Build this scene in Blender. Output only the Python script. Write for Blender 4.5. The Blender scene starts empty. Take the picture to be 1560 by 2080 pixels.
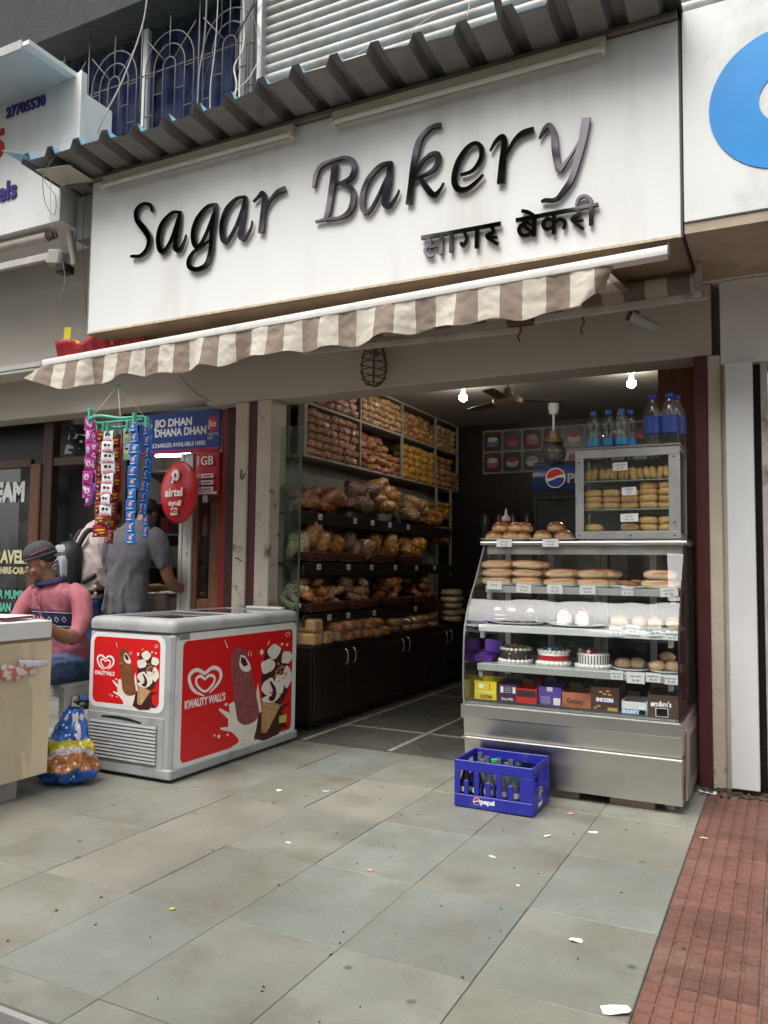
import bpy, math, random
from mathutils import Vector, Matrix, noise as mnoise

# ---------------------------------------------------------------- camera, sky, sun, exposure
SC = bpy.context.scene
COL = SC.collection
cam_d = bpy.data.cameras.new('camera')
cam = bpy.data.objects.new('camera', cam_d)
COL.objects.link(cam)
SC.camera = cam
YAW, PIT, ROL = math.radians(26.662), math.radians(3.858), math.radians(0.698)
fw = Vector((-math.sin(YAW) * math.cos(PIT), math.cos(YAW) * math.cos(PIT), math.sin(PIT)))
rt = Vector((math.cos(YAW), math.sin(YAW), 0))
up = rt.cross(fw)
r2 = rt * math.cos(ROL) + up * math.sin(ROL)
u2 = -rt * math.sin(ROL) + up * math.cos(ROL)
mw = Matrix((r2, u2, -fw)).transposed().to_4x4()
mw.translation = (0, 0, 1.2)
cam.matrix_world = mw
cam_d.sensor_fit = 'VERTICAL'
cam_d.sensor_height = 24
cam_d.lens = 24 * 1617.97 / 2080
cam_d.clip_start = 0.05
cam_d.clip_end = 500

SUN_EL, SUN_AZ = math.radians(59), math.radians(-20)     # azimuth measured from -Y (street side) towards -X
world = bpy.data.worlds.new('World')
SC.world = world
world.use_nodes = True
wn = world.node_tree
sky = wn.nodes.new('ShaderNodeTexSky')
sky.sky_type = 'NISHITA'
sky.sun_disc = False
sky.sun_elevation = SUN_EL
sky.sun_rotation = math.pi - SUN_AZ
sky.dust_density = 4
sky.air_density = 1.0
hsv = wn.nodes.new('ShaderNodeHueSaturation')
hsv.inputs['Saturation'].default_value = 0.08
bg = wn.nodes['Background']
wn.links.new(sky.outputs[0], hsv.inputs['Color'])
wn.links.new(hsv.outputs[0], bg.inputs[0])
bg.inputs[1].default_value = 0.14
sd = bpy.data.lights.new('sun', 'SUN')
sd.energy = 1.35
sd.angle = math.radians(40)
sd.color = (1.0, 0.965, 0.91)
sun = bpy.data.objects.new('sun', sd)
COL.objects.link(sun)
tosun = Vector((math.sin(SUN_AZ) * math.cos(SUN_EL), -math.cos(SUN_AZ) * math.cos(SUN_EL), math.sin(SUN_EL)))
sun.rotation_euler = tosun.to_track_quat('Z', 'Y').to_euler()
SC.view_settings.view_transform = 'Standard'
SC.view_settings.look = 'None'
SC.view_settings.gamma = 1
SC.view_settings.use_curve_mapping = False
SC.view_settings.exposure = 1.06
SC.cycles.max_bounces = 8
SC.cycles.transparent_max_bounces = 16
SC.cycles.sample_clamp_indirect = 4
SC.cycles.use_denoising = True

# ---------------------------------------------------------------- helpers
RND = random.Random(7)
MATS = {}

def M(name, c, r=.6, m=0, var=.12, vs=5, b=0, bs=60, coat=0, spec=.5, dirt=None, rv=0, stretch=None, emit=None, sub=0, alpha=None, trans=0):
    """procedural material: base colour with noise variation, optional dirt layer, bump and per-object variation"""
    if name in MATS:
        return MATS[name]
    mt = bpy.data.materials.new(name)
    mt.use_nodes = True
    nt = mt.node_tree
    P = nt.nodes['Principled BSDF']
    N, Lk = nt.nodes.new, nt.links.new
    tc = N('ShaderNodeTexCoord')
    oi = N('ShaderNodeObjectInfo')
    mul = N('ShaderNodeMath'); mul.operation = 'MULTIPLY'; mul.inputs[1].default_value = 37.0
    Lk(oi.outputs['Random'], mul.inputs[0])
    add = N('ShaderNodeVectorMath'); add.operation = 'ADD'
    Lk(tc.outputs['Object'], add.inputs[0]); Lk(mul.outputs[0], add.inputs[1])
    vec = add.outputs[0]
    if stretch:
        mp = N('ShaderNodeMapping'); mp.inputs['Scale'].default_value = stretch
        Lk(vec, mp.inputs[0]); vec = mp.outputs[0]
    def noise(scale, det=5):
        n = N('ShaderNodeTexNoise'); n.inputs['Scale'].default_value = scale; n.inputs['Detail'].default_value = det
        n.inputs['Roughness'].default_value = .62
        Lk(vec, n.inputs['Vector']); return n.outputs['Fac']
    n1 = noise(vs)
    rp = N('ShaderNodeValToRGB')
    rp.color_ramp.elements[0].position = .3; rp.color_ramp.elements[1].position = .72
    rp.color_ramp.elements[0].color = [max(0, x * (1 - var)) for x in c] + [1]
    rp.color_ramp.elements[1].color = [min(1, x * (1 + var)) for x in c] + [1]
    Lk(n1, rp.inputs[0])
    col = rp.outputs[0]
    if rv:
        h = N('ShaderNodeHueSaturation')
        mr = N('ShaderNodeMapRange'); mr.inputs[3].default_value = 1 - rv; mr.inputs[4].default_value = 1 + rv
        Lk(oi.outputs['Random'], mr.inputs[0]); Lk(mr.outputs[0], h.inputs['Value']); Lk(col, h.inputs['Color'])
        col = h.outputs[0]
    if dirt:
        dc, ds, d0, d1 = dirt
        n2 = noise(ds, 8)
        dr = N('ShaderNodeMapRange'); dr.inputs[1].default_value = d0; dr.inputs[2].default_value = d1
        Lk(n2, dr.inputs[0])
        mx = N('ShaderNodeMix'); mx.data_type = 'RGBA'
        Lk(dr.outputs[0], mx.inputs[0]); Lk(col, mx.inputs[6]); mx.inputs[7].default_value = (*dc, 1)
        col = mx.outputs[2]
    Lk(col, P.inputs['Base Color'])
    rr = N('ShaderNodeMapRange'); rr.inputs[3].default_value = max(.02, r - .08); rr.inputs[4].default_value = min(1, r + .1)
    Lk(noise(vs * 2.3), rr.inputs[0]); Lk(rr.outputs[0], P.inputs['Roughness'])
    P.inputs['Metallic'].default_value = m
    P.inputs['Specular IOR Level'].default_value = spec
    P.inputs['Coat Weight'].default_value = coat
    P.inputs['Coat Roughness'].default_value = .09
    if sub:
        P.inputs['Subsurface Weight'].default_value = sub; P.inputs['Subsurface Radius'].default_value = (.03, .015, .01)
        P.inputs['Subsurface Scale'].default_value = .3
    if trans:
        P.inputs['Transmission Weight'].default_value = trans
    if emit:
        P.inputs['Emission Color'].default_value = (*emit[:3], 1); P.inputs['Emission Strength'].default_value = emit[3]
    if b:
        bp = N('ShaderNodeBump'); bp.inputs['Strength'].default_value = b; bp.inputs['Distance'].default_value = .02
        Lk(noise(bs, 3), bp.inputs['Height']); Lk(bp.outputs[0], P.inputs['Normal'])
        if coat: Lk(bp.outputs[0], P.inputs['Coat Normal'])
    MATS[name] = mt
    return mt

def glass(name, tint=(.93, .97, .95), k=1.0, rough=.0, ior=1.5, dust=.03):
    """thin pane: see-through with a fresnel reflection and a faint film of dust"""
    mt = bpy.data.materials.new(name); mt.use_nodes = True
    nt = mt.node_tree; nt.nodes.clear()
    N, Lk = nt.nodes.new, nt.links.new
    out = N('ShaderNodeOutputMaterial'); tr = N('ShaderNodeBsdfTransparent'); gl = N('ShaderNodeBsdfGlossy')
    df = N('ShaderNodeBsdfDiffuse'); df.inputs[0].default_value = (.6, .6, .58, 1)
    fr = N('ShaderNodeFresnel')
    ge = N('ShaderNodeNewGeometry'); im = N('ShaderNodeMapRange'); im.inputs[3].default_value = ior; im.inputs[4].default_value = 1 / ior
    Lk(ge.outputs['Backfacing'], im.inputs[0]); Lk(im.outputs[0], fr.inputs[0])      # both faces of a thin pane reflect alike
    mu = N('ShaderNodeMath'); mu.operation = 'MULTIPLY'; mu.inputs[1].default_value = k; mu.use_clamp = True
    m1 = N('ShaderNodeMixShader'); m2 = N('ShaderNodeMixShader')
    tc = N('ShaderNodeTexCoord'); nz = N('ShaderNodeTexNoise'); nz.inputs['Scale'].default_value = 7; nz.inputs['Detail'].default_value = 7
    mr = N('ShaderNodeMapRange'); mr.inputs[1].default_value = .42; mr.inputs[2].default_value = .75; mr.inputs[4].default_value = dust * 2
    Lk(tc.outputs['Object'], nz.inputs['Vector']); Lk(nz.outputs['Fac'], mr.inputs[0])
    tr.inputs[0].default_value = (*tint, 1); gl.inputs['Roughness'].default_value = rough
    Lk(fr.outputs[0], mu.inputs[0]); Lk(mu.outputs[0], m1.inputs[0]); Lk(tr.outputs[0], m1.inputs[1]); Lk(gl.outputs[0], m1.inputs[2])
    Lk(mr.outputs[0], m2.inputs[0]); Lk(m1.outputs[0], m2.inputs[1]); Lk(df.outputs[0], m2.inputs[2])
    Lk(m2.outputs[0], out.inputs[0])
    return mt

def tag(o, label=None, cat=None, group=None, kind=None):
    if label: o['label'] = label
    if cat: o['category'] = cat
    if group: o['group'] = group
    if kind: o['kind'] = kind
    return o

def par(o, parent):
    """parent o while keeping its coordinates in world space"""
    if parent is None: return
    o.parent = parent
    if parent.parent is None: o.matrix_parent_inverse = parent.matrix_basis.inverted()

def empty(name, loc=(0, 0, 0), rz=0, label=None, cat=None, group=None, parent=None):
    o = bpy.data.objects.new(name, None)
    o.empty_display_size = .1
    COL.objects.link(o)
    o.location = loc; o.rotation_euler = (0, 0, rz)
    par(o, parent)
    return tag(o, label, cat, group)

def place(me, name, parent=None, loc=(0, 0, 0), rot=(0, 0, 0), scale=(1, 1, 1), mat=None):
    o = bpy.data.objects.new(name, me)
    COL.objects.link(o)
    o.location = loc; o.rotation_euler = rot; o.scale = scale
    par(o, parent)
    if mat: o.material_slots[0].link = 'OBJECT'; o.material_slots[0].material = mat
    return o

def copy_tree(o, parent=None):
    c = o.copy(); COL.objects.link(c); c.parent = parent
    for ch in o.children: copy_tree(ch, c)
    return c

def catmull(pts, n=6):
    """smooth a polyline of tuples (any dimension)"""
    out = []
    P = [Vector(p) for p in pts]
    for i in range(len(P) - 1):
        a = P[max(i - 1, 0)]; b_ = P[i]; c = P[i + 1]; d = P[min(i + 2, len(P) - 1)]
        for k in range(n):
            t = k / n
            out.append(.5 * ((2 * b_) + (c - a) * t + (2 * a - 5 * b_ + 4 * c - d) * t * t + (-a + 3 * b_ - 3 * c + d) * t ** 3))
    out.append(P[-1])
    return out

class MB:
    def __init__(s): s.v = []; s.f = []
    def add(s, vs, fs):
        k = len(s.v); s.v += [tuple(v) for v in vs]; s.f += [tuple(i + k for i in f) for f in fs]; return s
    def box(s, x0, x1, y0, y1, z0, z1, ch=0, mx=None):
        if ch <= 0:
            vs = [(x, y, z) for x in (x0, x1) for y in (y0, y1) for z in (z0, z1)]
            fs = [(0, 1, 3, 2), (4, 6, 7, 5), (0, 4, 5, 1), (2, 3, 7, 6), (0, 2, 6, 4), (1, 5, 7, 3)]
        else:
            lo = (x0, y0, z0); hi = (x1, y1, z1); ch = min(ch, .45 * min(hi[i] - lo[i] for i in range(3)))
            vs = []; idx = {}
            for cx in (0, 1):
                for cy in (0, 1):
                    for cz in (0, 1):
                        c = (cx, cy, cz)
                        for ax in range(3):
                            p = []
                            for i in range(3):
                                e = hi[i] if c[i] else lo[i]
                                p.append(e if i == ax else e - ch * (1 if c[i] else -1))
                            idx[c + (ax,)] = len(vs); vs.append(p)
            fs = []
            for ax in range(3):
                a, b_ = [i for i in range(3) if i != ax]
                for sd_ in (0, 1):
                    q = []
                    for (p, r) in ((0, 0), (1, 0), (1, 1), (0, 1)):
                        c = [0, 0, 0]; c[ax] = sd_; c[a] = p; c[b_] = r; q.append(idx[tuple(c) + (ax,)])
                    fs.append(q if (sd_ == 1) == (ax != 1) else q[::-1])
            for ax in range(3):
                a, b_ = [i for i in range(3) if i != ax]
                for p in (0, 1):
                    for r in (0, 1):
                        c0 = [0, 0, 0]; c1 = [0, 0, 0]; c0[a] = c1[a] = p; c0[b_] = c1[b_] = r; c1[ax] = 1
                        q = [idx[tuple(c0) + (a,)], idx[tuple(c1) + (a,)], idx[tuple(c1) + (b_,)], idx[tuple(c0) + (b_,)]]
                        fs.append(q if ((p == r) == (ax != 1)) else q[::-1])
            for c in [(i, j, k) for i in (0, 1) for j in (0, 1) for k in (0, 1)]:
                q = [idx[c + (0,)], idx[c + (1,)], idx[c + (2,)]]
                fs.append(q if sum(c) % 2 else q[::-1])
        if mx is not None: vs = [mx @ Vector(v) for v in vs]
        return s.add(vs, fs)
    def cbox(s, c, size, ch=0, rot=(0, 0, 0)):
        mx = Matrix.Translation(c) @ (Matrix.Rotation(rot[2], 4, 'Z') @ Matrix.Rotation(rot[1], 4, 'Y') @ Matrix.Rotation(rot[0], 4, 'X'))
        h = [q / 2 for q in size]
        return s.box(-h[0], h[0], -h[1], h[1], -h[2], h[2], ch, mx)
    def tube(s, pts, r, seg=8, cap=True):
        P = [Vector(p) for p in pts]; n = len(P)
        R = r if isinstance(r, (list, tuple)) else [r] * n
        t0 = (P[1] - P[0]).normalized()
        a = t0.orthogonal().normalized()
        vs = []
        for i in range(n):
            t = (P[min(i + 1, n - 1)] - P[max(i - 1, 0)])
            t = t.normalized() if t.length > 1e-9 else t0
            a = (a - t * a.dot(t))
            a = a.normalized() if a.length > 1e-6 else t.orthogonal().normalized()
            b_ = t.cross(a)
            for k in range(seg):
                an = 2 * math.pi * k / seg
                vs.append(P[i] + (a * math.cos(an) + b_ * math.sin(an)) * R[i])
        fs = [(i * seg + k, i * seg + (k + 1) % seg, (i + 1) * seg + (k + 1) % seg, (i + 1) * seg + k) for i in range(n - 1) for k in range(seg)]
        if cap: fs += [tuple(range(seg))[::-1], tuple((n - 1) * seg + k for k in range(seg))]
        return s.add(vs, fs)
    def lathe(s, prof, seg=20, mx=None, cap=True):
        vs = []; n = len(prof)
        for r, z in prof:
            for k in range(seg):
                an = 2 * math.pi * k / seg; vs.append(Vector((r * math.cos(an), r * math.sin(an), z)))
        if mx is not None:
            if not isinstance(mx, Matrix): mx = Matrix.Translation(mx)
            vs = [mx @ v for v in vs]
        fs = [(i * seg + k, i * seg + (k + 1) % seg, (i + 1) * seg + (k + 1) % seg, (i + 1) * seg + k) for i in range(n - 1) for k in range(seg)]
        if cap: fs += [tuple(range(seg))[::-1], tuple((n - 1) * seg + k for k in range(seg))]
        return s.add(vs, fs)
    def prism(s, poly, fr, d0=0, d1=.002):
        """extruded 2-D polygon on a frame (origin, u, v); d along u x v"""
        o, u, v = [Vector(q) for q in fr]; n = u.cross(v)
        ar = sum(poly[i][0] * poly[(i + 1) % len(poly)][1] - poly[(i + 1) % len(poly)][0] * poly[i][1] for i in range(len(poly)))
        if ar < 0: poly = poly[::-1]
        k = len(poly)
        vs = [o + u * p[0] + v * p[1] + n * d0 for p in poly] + [o + u * p[0] + v * p[1] + n * d1 for p in poly]
        fs = [tuple(range(k))[::-1], tuple(range(k, 2 * k))] + [(i, (i + 1) % k, k + (i + 1) % k, k + i) for i in range(k)]
        return s.add(vs, fs)
    def ribbon(s, st, fr, d0, d1, n=7):
        """stroke of (u, v, half width) swept into a solid ribbon, quad by quad"""
        P = catmull(st, n) if len(st) > 2 else [Vector(p) for p in st]
        o, u, v = [Vector(q) for q in fr]; nn = u.cross(v)
        A, B = [], []
        for i, p in enumerate(P):
            t = P[min(i + 1, len(P) - 1)] - P[max(i - 1, 0)]
            t = Vector((t[0], t[1])); t = t.normalized() if t.length > 1e-9 else Vector((1, 0))
            q = Vector((-t[1], t[0])) * max(p[2], .0005)
            A.append((p[0] + q[0], p[1] + q[1])); B.append((p[0] - q[0], p[1] - q[1]))
        vs = []
        for (a, b_) in zip(A, B):
            for d in (d0, d1):
                vs.append(o + u * a[0] + v * a[1] + nn * d); vs.append(o + u * b_[0] + v * b_[1] + nn * d)
        fs = []
        for i in range(len(P) - 1):
            j = 4 * i; k = j + 4
            fs += [(j + 2, j + 3, k + 3, k + 2), (j, k, k + 1, j + 1), (j, j + 2, k + 2, k), (j + 1, k + 1, k + 3, j + 3)]
        e = 4 * (len(P) - 1)
        fs += [(0, 1, 3, 2), (e, e + 2, e + 3, e + 1)]
        return s.add(vs, fs)
    def blob(s, c, r, rot=(0, 0, 0), seg=12, rings=8, nz=0, fq=8, seed=0, flat=None, sq=1.0):
        """super-ellipsoid with noise; flat = cut height (fraction of rz) for a level bottom"""
        mx = Matrix.Translation(c) @ (Matrix.Rotation(rot[2], 4, 'Z') @ Matrix.Rotation(rot[1], 4, 'Y') @ Matrix.Rotation(rot[0], 4, 'X'))
        def pw(x): return math.copysign(abs(x) ** sq, x)
        vs = []
        for i in range(rings + 1):
            th = math.pi * i / rings
            for k in range(seg):
                ph = 2 * math.pi * k / seg
                p = Vector((pw(math.sin(th)) * pw(math.cos(ph)), pw(math.sin(th)) * pw(math.sin(ph)), pw(math.cos(th))))
                if nz:
                    p *= 1 + nz * mnoise.noise(Vector((p[0], p[1], p[2])) * fq * .3 + Vector((seed * 7.3, seed * 3.1, seed)))
                if flat is not None: p[2] = max(p[2], flat)
                vs.append(mx @ Vector((p[0] * r[0], p[1] * r[1], p[2] * r[2])))
        fs = [(i * seg + k, (i + 1) * seg + k, (i + 1) * seg + (k + 1) % seg, i * seg + (k + 1) % seg) for i in range(rings) for k in range(seg)]
        return s.add(vs, fs)
    def grid(s, fn, nu, nv):
        vs = [fn(i / nu, j / nv) for i in range(nu + 1) for j in range(nv + 1)]
        fs = [(i * (nv + 1) + j, (i + 1) * (nv + 1) + j, (i + 1) * (nv + 1) + j + 1, i * (nv + 1) + j + 1) for i in range(nu) for j in range(nv)]
        return s.add(vs, fs)
    def mesh(s, name, mat, smooth=False, angle=None):
        me = bpy.data.meshes.new(name)
        me.from_pydata(s.v, [], s.f)
        me.materials.append(mat)
        if smooth:
            me.shade_smooth()
            if angle: me.set_sharp_from_angle(angle=math.radians(angle))
        me.update()
        return me
    def build(s, name, mat, parent=None, smooth=False, angle=None, solid=0):
        o = bpy.data.objects.new(name, s.mesh(name, mat, smooth, angle))
        COL.objects.link(o)
        par(o, parent)
        if solid:
            md = o.modifiers.new('solid', 'SOLIDIFY'); md.thickness = solid; md.offset = 0
        return o

def text_mesh(body, size, mat, ext=.0015, bold=0, align='LEFT', sp=1, shear=0, res=3):
    cu = bpy.data.curves.new('txt', 'FONT'); cu.body = body; cu.size = size; cu.extrude = ext; cu.offset = bold
    cu.align_x = align; cu.space_character = sp; cu.shear = shear; cu.resolution_u = res
    ob = bpy.data.objects.new('txt', cu); COL.objects.link(ob)
    dg = bpy.context.evaluated_depsgraph_get()
    me = bpy.data.meshes.new_from_object(ob.evaluated_get(dg))
    bpy.data.objects.remove(ob)
    me.name = 'lettering'
    me.materials.clear(); me.materials.append(mat)
    return me

def text(body, size, mat, parent, fr, off=.002, ext=.0012, bold=0, align='LEFT', name='lettering', sx=1, sp=1, shear=0, rot=0):
    me = text_mesh(body, size, mat, ext, bold, align, sp, shear)
    o = bpy.data.objects.new(name, me); COL.objects.link(o)
    oo, u, v = [Vector(q) for q in fr]; n = u.cross(v)
    m = Matrix((u, v, n)).transposed().to_4x4(); m.translation = oo + n * off
    par(o, parent)
    o.matrix_basis = m @ Matrix.Rotation(rot, 4, 'Z') @ Matrix.Diagonal((sx, 1, 1, 1))
    return o

def fuse(mb, name, mat, parent, voxel=.008, smooth_it=4, fold=0, fs=(9, 9, 5)):
    """union of overlapping lofts into one continuous smooth skin (voxel remesh), baked to a mesh"""
    o = mb.build(name, mat)
    md = o.modifiers.new('r', 'REMESH'); md.mode = 'VOXEL'; md.voxel_size = voxel
    m2 = o.modifiers.new('s', 'SMOOTH'); m2.factor = .5; m2.iterations = smooth_it
    dg = bpy.context.evaluated_depsgraph_get()
    me = bpy.data.meshes.new_from_object(o.evaluated_get(dg))
    bpy.data.objects.remove(o)
    me.materials.clear(); me.materials.append(mat); me.shade_smooth(); me.name = name
    if fold:                                         # cloth folds: ridged noise along the normals
        nrm = [v.normal.copy() for v in me.vertices]
        for v, n_ in zip(me.vertices, nrm):
            p = v.co.copy(); a = mnoise.noise(Vector((p.x * fs[0], p.y * fs[1], p.z * fs[2])) + Vector((.5 * math.sin(p.z * 14), 0, p.x * 3)))
            b_ = mnoise.noise(Vector((p.x * 24, p.y * 24, p.z * 17 + p.x * 11)))
            v.co = p + n_ * fold * ((.55 - abs(a)) * 1.3 - .35 + .30 * b_)
    return place(me, name, parent)

def loft(mb, secs, seg=14):
    """body loft: secs = (centre, rx, ry, axis angle about z); tube follows centres, elliptical rings in local frame with x kept level"""
    P = [Vector(q[0]) for q in secs]; n = len(P); vs = []
    for i in range(n):
        t = (P[min(i + 1, n - 1)] - P[max(i - 1, 0)]).normalized()
        ang = secs[i][3] if len(secs[i]) > 3 else 0
        x = Vector((math.cos(ang), math.sin(ang), 0)); x = (x - t * x.dot(t))
        x = x.normalized() if x.length > .05 else t.orthogonal().normalized()
        y = t.cross(x)
        for k in range(seg):
            a = 2 * math.pi * k / seg
            vs.append(P[i] + x * math.cos(a) * secs[i][1] + y * math.sin(a) * secs[i][2])
    fs = [(i * seg + k, i * seg + (k + 1) % seg, (i + 1) * seg + (k + 1) % seg, (i + 1) * seg + k) for i in range(n - 1) for k in range(seg)]
    fs += [tuple(range(seg))[::-1], tuple((n - 1) * seg + k for k in range(seg))]
    mb.add(vs, fs)

XF = lambda x, y, z: ((x, y, z), (1, 0, 0), (0, 0, 1))        # frame on a wall facing the street
YF = lambda x, y, z: ((x, y, z), (0, 1, 0), (0, 0, 1))        # frame on a wall facing +X
def ellp(cx, cy, rx, ry, n=20): return [(cx + rx * math.cos(2 * math.pi * k / n), cy + ry * math.sin(2 * math.pi * k / n)) for k in range(n)]
def rrect(x0, x1, y0, y1, r, n=5):
    out = []
    for cx, cy, a0 in ((x1 - r, y0 + r, -90), (x1 - r, y1 - r, 0), (x0 + r, y1 - r, 90), (x0 + r, y0 + r, 180)):
        for k in range(n + 1):
            a = math.radians(a0 + 90 * k / n); out.append((cx + r * math.cos(a), cy + r * math.sin(a)))
    return out
ORD = ['first', 'second', 'third', 'fourth', 'fifth', 'sixth', 'seventh', 'eighth', 'ninth', 'tenth', 'eleventh', 'twelfth', 'thirteenth', 'fourteenth', 'fifteenth', 'sixteenth', 'seventeenth', 'eighteenth']
# ---------------------------------------------------------------- palette
stone = M('kota_stone', (.228, .232, .196), .47, var=.13, vs=2.2, b=.10, bs=55, dirt=((.165, .148, .112), 3.1, .46, .74), rv=.07)
stone2 = M('kota_stone_brownish', (.242, .234, .194), .5, var=.13, vs=2.6, b=.10, bs=50, dirt=((.185, .168, .132), 2.7, .48, .78), rv=.07)
stone3 = M('kota_stone_bluish', (.212, .226, .198), .44, var=.13, vs=2.0, b=.10, bs=60, dirt=((.18, .17, .14), 3.4, .48, .78), rv=.07)
grout = M('joint_mortar', (.19, .175, .145), .9, var=.3, vs=20)
redtile = M('red_cement_tile', (.175, .078, .056), .78, var=.28, vs=4, b=.3, bs=80, dirt=((.24, .15, .11), 2.5, .52, .75), rv=.22)
asphalt = M('asphalt', (.06, .068, .062), .8, var=.5, vs=90, b=.5, bs=120)
cream = M('cream_paint', (.53, .475, .405), .7, var=.05, vs=1.6, b=.05, bs=30, dirt=((.30, .24, .18), 2.2, .64, .86))
creamw = M('cream_paint_wall', (.66, .60, .53), .75, var=.06, vs=1.6, b=.05, bs=30, dirt=((.32, .26, .2), 1.8, .66, .9))
dirtwall = M('peeling_cream_paint', (.60, .53, .44), .8, var=.10, vs=3, b=.3, bs=25, dirt=((.16, .12, .08), 5.5, .60, .70))
greywall = M('grey_concrete', (.30, .295, .285), .8, var=.12, vs=3, b=.15, bs=30, dirt=((.16, .15, .14), 2.0, .6, .85))
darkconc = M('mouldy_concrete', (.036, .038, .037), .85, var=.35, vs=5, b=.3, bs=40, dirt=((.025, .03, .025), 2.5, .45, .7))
maroon = M('maroon_paint', (.085, .022, .022), .5, var=.2, vs=4, b=.08, bs=40, dirt=((.2, .14, .12), 6, .68, .8))
white = M('white_paint', (.74, .74, .72), .45, var=.05, vs=3, b=.03, bs=40, dirt=((.4, .37, .33), 3.5, .66, .88))
whiteshutter = M('white_enamel_pillar', (.70, .71, .71), .4, var=.05, vs=2, b=.06, bs=20, dirt=((.3, .27, .24), 4, .64, .8))
signwhite = M('white_acrylic_sign', (.78, .78, .77), .32, var=.02, vs=1.2, dirt=((.56, .53, .48), .9, .52, .95), stretch=(3.5, 1, .5))
signdirty = M('white_acrylic_sign_mouldy', (.73, .74, .73), .4, var=.04, vs=2, dirt=((.40, .41, .36), 2.4, .52, .80))
alum = M('aluminium_frame', (.52, .52, .51), .42, m=.7, var=.12, vs=8, b=.05, bs=60, dirt=((.26, .24, .22), 7, .6, .75))
steel = M('stainless_steel', (.56, .545, .52), .30, m=1, var=.07, vs=3, b=.02, bs=30, dirt=((.36, .33, .29), 4, .62, .85))
darksteel = M('dark_metal', (.045, .045, .045), .5, m=.5, var=.2, vs=8)
rust = M('rusty_iron', (.12, .065, .04), .8, var=.4, vs=14, b=.3, bs=60)
greymetal = M('grey_iron_bar', (.13, .125, .12), .65, m=.3, var=.25, vs=10, dirt=((.18, .10, .06), 9, .6, .75))
tin = M('galvanised_sheet_underside', (.21, .208, .198), .62, m=.2, var=.16, vs=6, dirt=((.06, .055, .05), 3, .55, .8))
tinblue = M('blue_coated_sheet_top', (.22, .46, .60), .45, var=.12, vs=5, dirt=((.3, .3, .28), 4, .58, .8))
shutterm = M('galvanised_shutter', (.40, .385, .36), .55, m=.1, var=.16, vs=7, b=.04, bs=40, dirt=((.24, .19, .14), 3.2, .50, .75))
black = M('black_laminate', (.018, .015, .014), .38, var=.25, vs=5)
blackwood = M('dark_wood_laminate', (.028, .017, .014), .32, var=.35, vs=3, stretch=(1, 1, .2))
wood = M('brown_wood', (.17, .072, .032), .5, var=.35, vs=4, stretch=(6, 6, .6), b=.1, bs=20, dirt=((.35, .25, .15), 8, .70, .76))
woodd = M('dark_brown_wood', (.055, .026, .016), .5, var=.35, vs=4, stretch=(6, 6, .6))
whitepl = M('white_plastic', (.72, .72, .70), .4, var=.04, vs=6, dirt=((.45, .42, .37), 5, .6, .85))
redpl = M('red_gloss_print', (.66, .012, .014), .35, var=.05, vs=3)
inkwhite = M('white_ink', (.82, .82, .80), .5, var=.03)
inkblack = M('black_ink', (.02, .02, .022), .5, var=.1)
paper = M('white_paper', (.78, .78, .76), .8, var=.05, vs=9, b=.1, bs=30)
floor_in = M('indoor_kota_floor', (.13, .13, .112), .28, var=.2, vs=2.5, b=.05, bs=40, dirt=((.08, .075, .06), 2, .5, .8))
marble = M('white_marble_strip', (.42, .38, .32), .4, var=.15, vs=9)
pane = glass('clear_glass_pane')
caseglass = glass('display_case_glass', (.965, .985, .975), 1.0, 0, 1.5, .006)
darkpane = glass('dark_window_pane', (.92, .93, .94), 1.0, 0, 1.5, .02)
sideglass = glass('greenish_shelf_glass', (.80, .88, .84), 1.3, 0, 1.5, .05)

def weather(mt, amt=.30, spots=.5, scale=.9):
    """worn ground: broad stains that run across slabs, fine grain, dark gum and oil spots, pale scuffs"""
    nt = mt.node_tree; P = nt.nodes['Principled BSDF']; N, Lk = nt.nodes.new, nt.links.new
    src = P.inputs['Base Color'].links[0].from_socket
    ge = N('ShaderNodeNewGeometry'); pos = ge.outputs['Position']
    def nz(s, d=6, rough=.6):
        n = N('ShaderNodeTexNoise'); n.inputs['Scale'].default_value = s; n.inputs['Detail'].default_value = d; n.inputs['Roughness'].default_value = rough; Lk(pos, n.inputs['Vector']); return n.outputs['Fac']
    def rng(f, a, b, c, d):
        m = N('ShaderNodeMapRange'); m.inputs[1].default_value = a; m.inputs[2].default_value = b; m.inputs[3].default_value = c; m.inputs[4].default_value = d; Lk(f, m.inputs[0]); return m.outputs[0]
    def mul(a, b):
        m = N('ShaderNodeMath'); m.operation = 'MULTIPLY'; Lk(a, m.inputs[0]); Lk(b, m.inputs[1]); return m.outputs[0]
    v = mul(rng(nz(scale, 8), .3, .7, 1 - amt, 1 + amt * .7), rng(nz(140, 3, .8), .25, .75, .86, 1.14))
    v = mul(v, rng(nz(9, 9, .75), .56, .74, 1.0, .80))
    vo = N('ShaderNodeTexVoronoi'); vo.inputs['Scale'].default_value = 3.6; vo.inputs['Randomness'].default_value = 1; Lk(pos, vo.inputs['Vector'])
    v = mul(v, rng(vo.outputs['Distance'], .035, .065, 1 - spots, 1.0))
    v = mul(v, rng(nz(4.5, 10, .8), .62, .72, 1.0, 1.22))
    hs = N('ShaderNodeHueSaturation'); Lk(src, hs.inputs['Color']); Lk(v, hs.inputs['Value']); Lk(hs.outputs[0], P.inputs['Base Color'])
for s_ in (stone, stone2, stone3): weather(s_)
weather(redtile, .35, .3, 1.3); weather(floor_in, .25, .2)
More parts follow.
